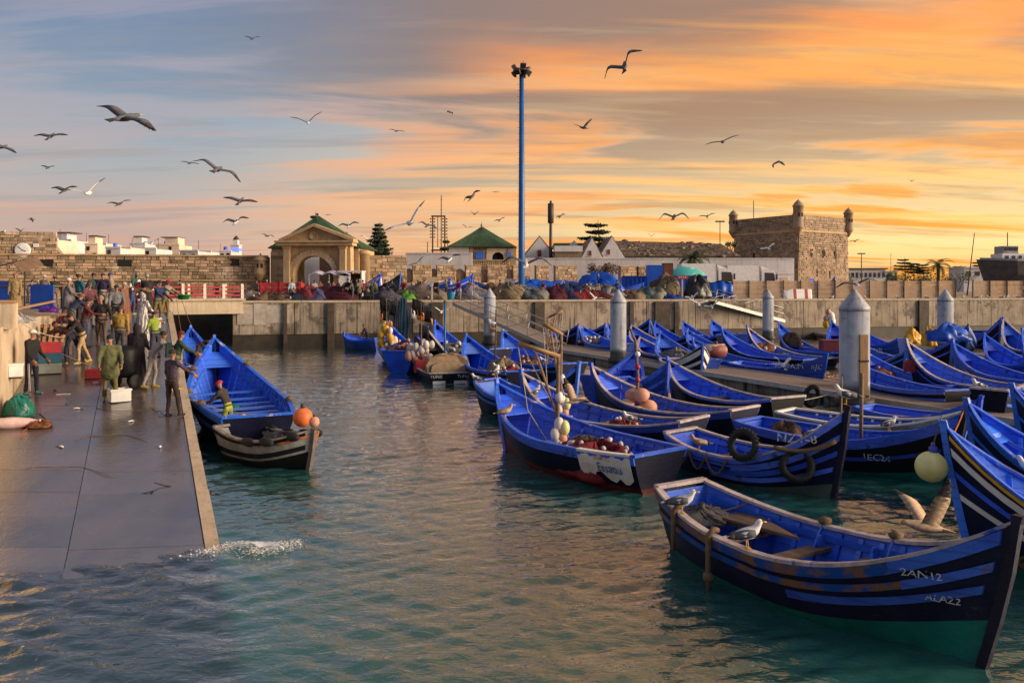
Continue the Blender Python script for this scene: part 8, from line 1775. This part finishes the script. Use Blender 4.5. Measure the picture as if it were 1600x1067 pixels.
# near boat gear
nb = BO['near']
for tt, dz0, l in ((.145, .78, 'short rope fender hanging at the stern quarter of the nearest boat'), (.315, 1.0, 'rope fender with a knotted end hanging amid the nearest boat')):
    a = nb.gun(tt, -1, .05); out = (nb.w((nb.L * (tt - .5), -nb.gw(tt) - .12, 0)) - nb.w((nb.L * (tt - .5), -nb.gw(tt), 0))); t = thing('rope_fender', l, 'rope fender', a); 
    MB().tube([Vector((0, 0, .03)) - out * .8, Vector((0, 0, .06)), out * .75 + Vector((0, 0, -.02)), out * .9 + Vector((0, 0, -dz0 * .55)), out * .85 + Vector((0, 0, -dz0 * .8))], [.04, .05, .05, .036, .03], 7).build('rope', ROPE, t)
    if dz0 > .9: MB().ball(out * .85 + Vector((0, 0, -.62)), .075, 8, 6, 0, None, .2, random.Random(3)).build('knot', ROPE, t); MB().tube([out * .85 + Vector((0, 0, -.68)), out * .85 + Vector((0, 0, -1.0))], [.012, .03], 5).build('tail', ROPEO, t)
for tt, s in ((.40, 1), (.62, 1)):
    a = nb.gun(tt, s, .03); t = thing('thole_rope', ('frayed rope knot' if tt < .5 else 'small rope knot') + ' on the far rail of the nearest boat, ' + ('amidships' if tt < .5 else 'near the bow'), 'rope knot', a); MB().ball((0, 0, .05), (.10, .08, .07), 8, 6, 0, None, .25, random.Random(4)).build('knot', ROPE, t); MB().tube([(0, 0, .05), (-.12, -.1, -.1), (-.3, -.3, -.32)], .02, 5).build('loop', BLUE3 if tt < .5 else BLUE2, t)
q = nb.at(.22, .25, .62); t = thing('hatch_board', 'loose triangular brown board across the stern of the nearest boat', 'board', q, nb.rz); P = [(-.55, -.1, 0), (-.35, .62, 0), (1.0, .15, 0)]; MB().add([(x, y, z) for z in (0, .04) for x, y, _ in P], [(2, 1, 0), (3, 4, 5), (0, 1, 4, 3), (1, 2, 5, 4), (2, 0, 3, 5)]).build('board', WOOD, t); MB().box((.1, .15, -.05), (1.1, .07, .05), .3).build('batten', WOOD, t)
tag(MB().tube(catenary(nb.at(.06, -.3, .75), nb.gun(.17, 1), .12), .014, 5).build('mooring_rope', ROPE), 'loose brown rope over the stern of the nearest boat', 'rope')
q = BO['right'].at(.55, .0, .55); t = thing('plank', 'long grey brown plank lying in the yellow trimmed boat', 'plank', q, BO['right'].rz + .06); MB().box((.1, .15, 0), (3.2, .26, .09), 0, 0, Matrix.Rotation(-.05, 3, 'Y')).build('board', WOOD, t); MB().box((.6, .15, .07), (.3, .29, .03)).build('patch', WOODL, t)
MB().ball(BO['right'].at(.76, .1, .55), (.11, .09, .24), 8, 6).build('buoy', BUOYO); tag(bpy.data.objects[[o.name for o in bpy.data.objects if o.name.startswith('buoy') and o.type == 'MESH' and o.parent is None][-1]], 'rust red buoy inside the bow of the yellow trimmed boat', 'buoy')
# garlands on the NZ boat
for k, (a, b) in enumerate(((.12, .24), (.24, .36), (.36, .50))):
    A, B_ = nz.w(nz.hp(a, nz.gz(a) - .02, -1, .06)), nz.w(nz.hp(b, nz.gz(b) - .02, -1, .06)); tag(MB().tube(catenary(A, B_, .36, 10), .026, 6).build('fender_rope', ROPE), ('first', 'second', 'third')[k] + ' rope garland from the stern along the NZ1-8 boat', 'rope', 'rope garlands on the striped boat')
rope(nz.w(nz.hp(.74, 1.05, -1, .08)), nz.w(nz.hp(.985, 1.25, -1, .1)), .14, .05, ROPE, 'thick frayed rope round the bow of the NZ1-8 boat', 12)
rope(nz.w(nz.hp(.985, 1.25, -1, .1)), BO['tec'].w(BO['tec'].hp(.5, .9, -1, .08)), .25, .035, ROPE, 'rope between the NZ1-8 bow and the black hulled boat')
def banner():
    bo = BO['ess']; t = thing('banner', 'torn white cloth banner lettered Essaou in blue over the stern quarter', 'banner', (bo.t.location.x, bo.t.location.y, 0), bo.rz); n = 12; rg = random.Random(5); rows = []
    for i in range(n + 1):
        tt = .015 + .235 * i / n; g_ = bo.gz(tt); low = .30 + .12 * math.sin(i * 1.1) + (-.22 if i in (1, 2) else 0) + rg.uniform(-.03, .03); top = bo.hp(tt, g_, 1, -.10) + Vector((0, 0, .05))
        rows.append([top, bo.hp(tt, g_, 1, .035) + Vector((0, 0, .045)), bo.hp(tt, g_ - .25, 1, .05 + .01 * math.sin(i * 2)), bo.hp(tt, low, 1, .045 + .015 * math.sin(i * 1.7))])
    MB().loft([r + [p + Vector((0, -.012, 0)) for p in reversed(r)] for r in rows], smooth=False).build('cloth', WHITE, t)
    V, f = text_tris('Essaou', .24); V = [bo.hp(max(.02, .105 - x / bo.L), .43 + y * 1.25, 1, .075) for x, y in V]; MB().add(V, f).build('lettering', LBLUE, t)
    V, f = text_tris('SUR C', .13); V = [bo.hp(max(.02, .13 - x * 1.2 / bo.L), .70 + y, 1, .072) for x, y in V]; MB().add(V, f).build('lettering', LRED, t)
banner()
V, f = text_tris('TUNIS', .2); bo = BO['tun']
for yy, sc_ in ((.62, 1), (-.62, 1)): MB().add([bo.hp(0, .36, 1) * 0 + Vector((bo.hp(0, .36, 1).x - .03, yy - x, .30 + y)) for x, y in V], f).build('lettering', LETTER, bo.t)
for y0, y1 in ((-.78, -.2), (.2, .78)): MB().box((bo.hp(0, .1, 1).x - .02, (y0 + y1) / 2, .09), (.04, y1 - y0, .14)).build('painted_panel', WHITE, bo.t)
# dinghy fittings
dg = BO['dinghy']
for k, (tt, s) in enumerate(((.2, 1), (.42, 1), (.62, 1), (.80, 1), (.9, -1), (.72, -1), (.5, -1))):
    a = dg.gun(tt, s, .02); MB().ball(dg.t.matrix_basis.inverted() @ a if False else Vector((dg.L * (tt - .5), s * dg.gw(tt) * .98, dg.gz(tt) - .02)), (.26, .10, .11), 10, 7).build('fender', TYRE, dg.t)
MB().tube([dg.hp(t_, dg.gz(t_) - .12, s, .05 + .02 * math.sin(t_ * 40)) for t_, s in [(.74 + .04 * i, 1) for i in range(7)] + [(.97 - .04 * i, -1) for i in range(5)]], .035, 6).build('bow_rope', ROPEO, dg.t)
for k, q in enumerate((.80, .87, .94)): MB().tube([dg.hp(q, dg.gz(q), 1, .05), dg.hp(q + .01, dg.gz(q) - .25, 1, .08), dg.hp(q + .03, dg.gz(q) - .42 - .05 * k, 1, .08), dg.hp(min(.99, q + .06), dg.gz(q) - .2, 1, .08), dg.hp(min(.99, q + .07), dg.gz(q) - .02, 1, .04)], .03, 6).build('bow_rope', ROPEO, dg.t)
MB().tube([dg.hp(.97, .45, 1, .06), dg.hp(.98, .25, 1, .08), dg.hp(.98, .05, 1, .1)], [.03, .05, .04], 6).build('rope_end', ROPEO, dg.t)
heap('rag_heap', 'grey blue cloth bundle in the bow of the dinghy', dg.at(.82, .0, .5), .35, .28, .22, netm(.12, .15, .20), 610, cat='cloth bundle')
# inner parts of big boat: knotted ropes on rails
for tt, s, l in ((.78, 1, 'rope knot high on the ramp side rail of the large blue boat'), (.52, 1, 'rope knot on the rail where the purple figure holds the boat'), (.24, 1, 'rope knot near the stern on the ramp side rail'), (.80, -1, 'rope knot on the outer rail near the bow of the large boat'), (.20, -1, 'rope knot on the outer rail near the orange buoy')):
    t = thing('rope_knot', l, 'rope knot', bg.gun(tt, s, .03)); MB().ball((0, 0, .05), (.13, .10, .08), 9, 6, 0, None, .25, random.Random(int(tt * 100))).build('knot', ROPE, t); MB().tube([(0, 0, .05), (.1, .05, -.05), (.12, .06, -.3)], .018, 5).build('tail', ROPE, t)
# ---------------------------------------------------------------- things on the ramp and platform
def crate(p, rz, label, d, m, slats=True, group=None):
    t = thing('fish_crate', label, 'crate', p, rz, group); L_, W_, h_ = d
    box_part('base', (0, 0, .03), (L_ - .04, W_ - .04, .04), m, t)
    for s in (-1, 1): box_part('side', (0, s * W_ / 2, h_ / 2), (L_, .035, h_), m, t); box_part('end', (s * L_ / 2, 0, h_ / 2), (.035, W_ - .04, h_), m, t)
    for s in (-1, 1): box_part('rim', (0, s * (W_ / 2 + .01), h_ - .03), (L_ + .05, .05, .05), m, t)
    return t
CR, CB, CG, CW = M('red_crate_plastic', (.36, .03, .04), (.28, .02, .03), 3, .5), M('blue_crate_plastic', (.02, .09, .15), (.015, .07, .12), 3, .5), M('grey_crate_plastic', (.22, .24, .23), (.16, .17, .16), 3, .55), M('white_crate_plastic', (.60, .60, .58), (.5, .5, .48), 3, .5)
s0 = Vector(sp(72, 583)); rzs = math.atan2(SU.y, SU.x) - math.pi / 2
for k, (m, l) in enumerate(((CG, 'grey fish crate at the bottom of the stack by the wall'), (CB, 'blue fish crate in the middle of the stack by the wall'), (CR, 'red fish crate on top of the stack by the wall'))): crate(s0 + Vector((0, 0, .0 + k * .31)), rzs + .1, l, (.80, .55, .30), m, group='stacked fish crates')
s1 = Vector(sp(186, 627)); crate(s1, rzs + .3, 'white fish box beside the man in olive oilskin', (.50, .36, .34), CW); box = MB().box((0, -.185, .17), (.30, .02, .2)).build('label_panel', CB, [o for o in bpy.data.objects if o.get('label', '').startswith('white fish box')][0])
crate(Vector(sp(146, 591)), rzs, 'red fish crate on the ramp left of the olive oilskin', (.42, .34, .26), CR)
def wooden_crate():
    p = Vector(sp(86, 560)); t = thing('wooden_crate', 'tall slatted wooden crate leaning at the end of the ramp wall', 'crate', (p.x - .1, p.y + .3, p.z), rzs + .2)
    for k in range(5): MB().box((-.36 + k * .18, 0, .80), (.10, .03, .62), 0, 0, Matrix.Rotation(.12, 3, 'Y')).build('slat', WOODL, t)
    for z in (.5, 1.05): box_part('batten', (0, .03, z), (.95, .04, .09), WOOD, t)
    box_part('back', (0, .35, .78), (.9, .04, .62), IRON, t); box_part('base', (0, .2, .42), (.9, .4, .08), WOOD, t)
    for s in (-1, 1): box_part('leg', (s * .4, .2, .2), (.08, .3, .4), WOOD, t)
wooden_crate()
q = min((slip(k * .02, SW - .16) for k in range(200, 1200)), key=lambda v: abs(CX + v.x * F / v.y - 25)); q.z = H - (588 - CY) * q.y / F
t = thing('white_box', 'white polystyrene box set against the wall behind the man in the white cap', 'box', q, rzs); box_part('walls', (0, 0, .15), (.30, .26, .30), WHITE, t); box_part('lid', (0, 0, .32), (.34, .3, .05), WHITE, t); box_part('bracket', (0, 0, -.03), (.28, .2, .05), IRON, t)
# bucket in the hand of the striped man
h_ = PP['stripe']; q = h_['w'](h_['hands'][1]) + Vector((.02, -.03, -.40)); t = thing('bucket', 'white plastic bucket with a red band carried by the striped djellaba', 'bucket', q); MB().lathe([(.13, 0), (.155, .34), (.165, .34), (.165, .36), (.145, .36), (.12, .03)], 16).build('pail', WHITE, t); MB().lathe([(.150, .23), (.156, .30)], 16).build('band', REDP, t); MB().tube([(-.16, 0, .34), (-.08, 0, .43), (.08, 0, .43), (.16, 0, .34)], .008, 5).build('handle', STEEL, t)
h_ = PP['redcap']; q = h_['w'](h_['hands'][0]); t = thing('green_basin', 'bright green basin in the hands of the red capped man', 'basin', q + Vector((.05, 0, -.08))); MB().lathe([(.2, -.1), (.3, .08), (.32, .08), (.32, .1), (.28, .1), (.18, -.06)], 16).build('bowl', cloth(.02, .28, .04), t); MB().lathe([(.33, .085), (.34, .1), (.33, .115)], 16).build('rim', cloth(.02, .28, .04), t)
h_ = PP['grhood']; q = h_['w'](h_['hands'][1]); MB().ball(q, (.12, .06, .05), 8, 5, 0, Euler((0, .5, .6)).to_matrix()).build('glove', cloth(.55, .58, .05)); tag(bpy.data.objects['glove'], 'lime yellow rubber glove held by the grey djellaba figure', 'glove')
# bag and sack by the wall at lower left
heap('green_bag', 'green plastic bag of nets slumped by the ramp wall', Vector(sp(30, 652)), .36, .28, .52, M('green_plastic', (.01, .16, .13), (.008, .09, .075), 3, .35, .6, 8), 700, cat='bag', lump=.12)
p = Vector(sp(28, 668)); t = thing('white_sack', 'long pinkish white sack lying on the wet ramp at lower left', 'sack', p, .32); MB().loft([[(x, r * math.cos(2 * math.pi * i / 12) * 1.3, .1 + r * math.sin(2 * math.pi * i / 12)) for i in range(12)] for x, r in ((-.62, .05), (-.5, .13), (-.1, .15), (.25, .11), (.42, .06), (.5, .08))]).build('sacking', M('pink_white_plastic', (.62, .50, .48), (.55, .34, .34), 3, .5, .4, 8), t); MB().tube([(.42, 0, .1), (.5, .05, .05), (.6, -.1, .02)], .014, 5).build('tie', ROPEO, t)
heap('net_scrap', 'orange brown rope scraps beside the white sack', Vector(sp(62, 668)), .26, .2, .14, netm(.24, .09, .04), 702, cat='rope scrap')
tag(MB().tube([Vector(sp(62, 655)) + Vector((0, 0, .12)), Vector(sp(83, 669)) + Vector((0, 0, .03))], .02, 6).build('pole', IRON), 'short dark rod lying on the ramp by the rope scraps', 'rod')
tag(MB().tube([Vector(sp(*q)) + Vector((0, 0, .015)) for q in ((55, 660), (46, 668), (36, 676), (33, 686))], .014, 5).build('rope_end', ROPEO), 'loose orange rope end trailing down the wet ramp', 'rope')
tag(MB().box(Vector(sp(99, 617)) + Vector((0, 0, .012)), (.34, .1, .014), .3).build('paper_scrap', WHITE), 'pale paper scrap lying on the wet ramp', 'litter')
# cart with big red net load
p = W(214, 478, 41.5); t = heap('net_cart_load', 'big red net heap thick with white floats at the head of the ramp', (p.x, 41.8, QZ + .02), 1.25, .85, 1.15, NETR, 710, 60, FLOATW, None, 0, 'net heap', fr=.085)
heap('net_heap', 'small tail of white floats spilling from the red net heap', (p.x - 1.2, 41.0, QZ + .02), .6, .45, .4, NETR, 711, 14, FLOATW, None, 0, fr=.085)
# platform clutter at far left
def plat(px, py, z=QZ + .12): q = WZ(px, py, z); return q
t = thing('plank', 'tan plank lying askew on the wall platform', 'plank', plat(42, 492), R(50)); MB().box((0, 0, .3), (1.9, .28, .07), 0, 0, Matrix.Rotation(-.2, 3, 'Y')).build('board', WOODL, t); box_part('prop', (-.5, 0, .1), (.2, .3, .18), WOOD, t)
t = thing('plank', 'dark plank under the tan one on the platform', 'plank', plat(50, 498), R(35)); MB().box((0, 0, .12), (2.2, .22, .08)).build('board', WOOD, t); box_part('prop', (.6, 0, .04), (.15, .25, .07), WOOD, t)
heap('white_cloth', 'crumpled white cloth on the wall edge', plat(30, 505), .42, .28, .22, netm(.5, .48, .45), 720, cat='cloth', lump=.3); heap('purple_bag', 'shiny purple bag at the end of the wall platform', plat(77, 488), .36, .28, .22, M('purple_plastic', (.18, .04, .36), (.13, .03, .28), 3, .35), 721, cat='bag', lump=.15)
t = thing('tan_block', 'square tan concrete block at the left frame edge', 'block', plat(4, 510) + Vector((-.25, .2, 0)), rzs); box_part('block', (0, 0, .26), (.8, .8, .66), CONCL, t); box_part('cap', (0, 0, .63), (.86, .86, .07), WOODL, t)
t = thing('market_table', 'blue sided stall table behind the platform figures', 'stall', (W(30, 0, 41).x, 41.5, QZ), R(-8)); box_part('side_panel', (-.9, 0, .75), (1.1, .08, 1.4), TARP, t); box_part('side_panel', (1.05, -.1, .65), (1.3, .08, 1.25), TARP, t); box_part('table_top', (0, .5, 1.2), (3.2, 1.2, .06), WOOD, t)
for x in (-1.4, 1.4): box_part('leg', (x, .9, .6), (.08, .08, 1.2), IRON, t)
t = thing('brown_awning', 'sagging brown awning roof at the left edge below the rampart', 'awning', (W(14, 0, 46).x, 46, QZ)); MB().loft([[(x, y, z + .35 * y * .1) for y, z in ((-1, z0), (1.2, z0 + .35), (1.2, z0 + .4), (-1, z0 + .05))] for x, z0 in ((-2.2, .75 + 1), (-.8, 1.25 + .9), (.2, 1.6 + .75), (.9, 1.75 + .75), (1.3, 1.3 + .7))], smooth=False).build('canvas', M('brown_canvas', (.14, .085, .055), (.09, .055, .035), 2, .9, .4), t)
for x in (-2, .9): MB().tube([(x, 0, 0), (x, 0, 2.2)], .04, 6).build('pole', IRON, t)
t = thing('black_table', 'dark trough table beside the grey djellaba figure', 'table', Vector(sp(127, 503)) + Vector((.35, .1, 0)), rzs); box_part('top', (0, 0, .75), (1.0, .7, .3), BLACKH, t)
for x in (-.4, .4):
    for y in (-.28, .28): box_part('leg', (x, y, .3), (.08, .08, .6), IRON, t)
t = thing('push_barrow', 'dark round bodied barrow behind the man in olive oilskin', 'barrow', Vector(sp(196, 606)), R(70)); MB().lathe([(.22, .3), (.36, .5), (.38, 1.05), (.30, 1.2), (.05, 1.24)], 14).build('tank', BLACKH, t); MB().tube([(.2, .2, .9), (.75, .25, .95)], .02, 5).build('handle', STEEL, t)
for s in (-1, 1): MB().loft([[(r * math.cos(2 * math.pi * i / 14), s * .36 + y, .2 + r * math.sin(2 * math.pi * i / 14)) for i in range(14)] for r, y in ((.1, -.04), (.2, -.03), (.2, .03), (.1, .04))]).build('wheel', TYRE, t)
# mooring lines across the ramp
A = lambda px, py: plat(px, py)
rope(plat(-12, 497), bg.gun(.30, 1), .25, .014, ROPEL, 'lowest mooring line crossing the ramp to the large blue boat', 14, 'mooring lines across the ramp')
rope(plat(33, 504), PP['pull']['w'](PP['pull']['hands'][0]), .1, .014, ROPEL, 'mooring line running from the white cloth to the crouching men', 10, 'mooring lines across the ramp')
rope(plat(60, 492), bg.gun(.55, 1), .5, .014, ROPEL, 'mooring line slanting behind the man in olive oilskin', 14, 'mooring lines across the ramp')
rope(plat(90, 486), PP['black']['w'](PP['black']['hands'][1]), .1, .014, ROPEL, 'line held by the man in the black jumper', 10, 'mooring lines across the ramp')
rope(Vector(sp(175, 487)), bg.gun(.80, 1), .2, .014, ROPEL, 'line from the ramp head to the large boat bow', 12, 'mooring lines across the ramp')
rope(bg.gun(.24, 1), bg.at(.12, -.5, .9), .1, .014, ROPEL, 'line slanting across the stern of the large boat', 10)
for k, (a, b, l) in enumerate(((W(276, 466, 56), BO['inner'].gun(.9, 1), 'line from the bridge to the inner blue boat'), (W(284, 468, 56), bg.gun(.93, 1), 'line from the bridge to the large blue boat'))): rope(a, b, .35, .016, ROPE, l)
rope(BO['a1'].gun(.98, -1, -.1), W(1110, 600, 29.8), .3, .018, ROPE, 'mooring line at the bow of the black hulled boat'); rope(BO['a1'].gun(.15, 1, -.1), W(1310, 612, 28.3), .12, .02, ROPEL, 'line from the black hulled boat to the thick pile')
rope(W(1490, 556, 41), W(1545, 612, 26), .1, .018, ROPEL, 'long slack line from the right pile across the blue boats'); rope(W(1475, 700, 13.4), W(1506, 640, 17), .08, .015, ROPEO, 'line tying the yellow trimmed bow to the next boat')
rope(W(1316, 560, 31), BO['nz'].gun(.95, 1, 0), .4, .02, ROPE, 'line from the thick pile to the NZ1-8 bow')
# timber guide on the thick pile
p = W(1350, 600, 27.4); t = thing('pile_guard', 'tan timber guard board strapped to the thick pile', 'timber', (p.x, 27.45, .3)); MB().box((0, 0, 1.15), (.26, .14, 2.7)).build('board', M('tan_timber', (.46, .27, .12), (.34, .19, .09), 3, .7, .4, 20, stretch=(4, 4, .5)), t)
for z in (.4, 1.6): box_part('strap', (0, -.02, z), (.3, .16, .06), IRON, t)
t = thing('boat_hook', 'weathered pole standing at the bow behind the NZ1-8 stem', 'pole', BO['tec'].at(.55, .3, .2)); MB().tube([(0, 0, 0), (.03, 0, 2.1)], .045, 6).build('shaft', WOOD, t); MB().ball((0, 0, 0), .08, 6, 4).build('foot', IRON, t)

for k, (px, py, a, l) in enumerate(((120, 640, .4, 'silver fish scrap on the ramp left of the olive oilskin man'), (205, 660, 1.1, 'small fish head on the ramp below the white fish box'), (250, 700, 2.0, 'pale fish tail low on the open ramp'), (95, 700, 2.6, 'grey fish scrap near the lower left of the ramp'), (150, 600, .2, 'flat white paper scrap beside the red fish crate'))):
    p = Vector(sp(px, py)) + Vector((0, 0, .015)); t = thing('fish_scrap', l, 'scrap', p, a); MB().loft([[(x, r * math.cos(q), .5 * r + .5 * r * math.sin(q)) for q in [2 * math.pi * i / 8 for i in range(8)]] for x, r in ((-.10, .006), (-.06, .03), (.02, .035), (.08, .014))]).build('flesh', GULLW, t); MB().hexa([(.07, -.008, 0), (.14, -.04, 0), (.14, .04, 0), (.07, .008, 0), (.07, -.008, .012), (.14, -.04, .008), (.14, .04, .008), (.07, .008, .012)]).build('tail', GULLG, t)
for k, (a, b, c, l) in enumerate((((118, 690), (165, 672), (232, 690), 'dark wet line lying slack across the middle of the ramp'), ((40, 735), (110, 722), (176, 745), 'brown line curving over the lower ramp'), ((150, 640), (215, 648), (290, 636), 'thin line running from the fish crate to the ramp edge'))):
    A_, B_, C_ = (Vector(sp(*q)) + Vector((0, 0, .016)) for q in (a, b, c)); tag(MB().tube([A_ * (1 - f) ** 2 + B_ * 2 * f * (1 - f) + C_ * f * f + SU * .07 * math.sin(f * 11 + k) for f in [i / 12 for i in range(13)]], .007, 5).build('slack_rope', ROPE), l, 'rope')
# loose gear in the boats: coils, oars, fuel cans, baskets; one of each is built, the rest are copies
def proto_coil(t):
    pts = [(math.cos(a) * (.24 - .012 * a / 6.28 + .02 * math.sin(a * 3.3)), math.sin(a) * (.22 - .012 * a / 6.28), .03 + .028 * a / 6.28) for a in [i * .42 for i in range(76)]]
    MB().tube(pts, .026, 5).build('coil', ROPEL, t); MB().tube([(.22, 0, .04), (.4, .08, .02), (.52, -.06, .02)], .02, 5).build('loose_end', ROPEL, t)
def proto_oar(t):
    MB().tube([(-1.5, 0, .04), (1.1, 0, .10)], .035, 7).build('shaft', WOODL, t); MB().hexa([(1.0, -.05, .08), (1.75, -.09, .10), (1.75, .09, .10), (1.0, .05, .08), (1.0, -.05, .11), (1.75, -.09, .12), (1.75, .09, .12), (1.0, .05, .11)]).build('blade', BLUE3, t)
def proto_can(t):
    MB().box((0, 0, .2), (.34, .2, .4), taper=.9).build('can', WHITE, t); box_part('handle', (-.02, 0, .44), (.2, .05, .05), WHITE, t); MB().lathe([(.04, .4), (.04, .46)], 8, (.12, 0, 0)).build('cap', REDP, t)
def proto_basket(t):
    MB().lathe([(.24, 0), (.33, .32), (.36, .32), (.36, .36), (.31, .36), (.22, .03)], 14).build('tub', CB, t); MB().ball((0, 0, .26), (.28, .28, .14), 10, 6, 0, None, .12, random.Random(3)).build('net_bundle', NETG, t)
PRO = {}
def gear(kind, bo, tt, yf, dz, yaw):
    nm, mk, lab, cat, grp = {'c': ('rope_coil', proto_coil, 'pale rope coil in the ', 'rope coil', 'rope coils in the boats'), 'o': ('oar', proto_oar, 'oar lying in the ', 'oar', 'oars in the boats'), 'f': ('fuel_can', proto_can, 'white fuel can in the ', 'fuel can', 'fuel cans in the boats'), 'b': ('net_tub', proto_basket, 'blue net tub in the ', 'tub', 'net tubs in the boats')}[kind]
    w_ = (lab + bo.t['label']).split()[:15]
    while w_[-1] in ('a', 'the', 'in', 'of', 'with', 'its', 'on', 'at', 'and', 'by', 'under', 'left', 'from', 'to', 'along', 'behind', 'beside', 'amid'): w_.pop()
    t = thing(nm, ' '.join(w_), cat, bo.at(tt, yf, bo.fz + .02 + dz), bo.rz + yaw, grp)
    if kind not in PRO: mk(t); PRO[kind] = [o for o in t.children]; PRO[kind] = PRO[kind] or [o for o in bpy.data.objects if o.parent is t]
    else:
        for o in PRO[kind]: inst(o, t)
rg = random.Random(33); BIG = [k for k in BO if k[:4] != 'land' and k not in ('dinghy', 'wall21', 'tun', 'yel', 'tr20', 'rightc', 'inner')]
for i, k in enumerate(BIG):
    bo = BO[k]
    if k != 'near': gear('cobcfboc'[i % 8], bo, .30 + .12 * (i % 3), (.35, -.3, .1)[i % 3] if 'cobcfboc'[i % 8] != 'o' else .1, .0 if 'cobcfboc'[i % 8] != 'o' else .32, rg.uniform(-.12, .12))
    if i % 2 == 0 and 'fcbo'[i // 2 % 4] != 'cobcfboc'[i % 8]: gear('fcbo'[i // 2 % 4], bo, .62 + .05 * (i % 3), (-.25, .2)[i % 2], .0 if 'fcbo'[i // 2 % 4] != 'o' else .36, rg.uniform(-.15, .15))
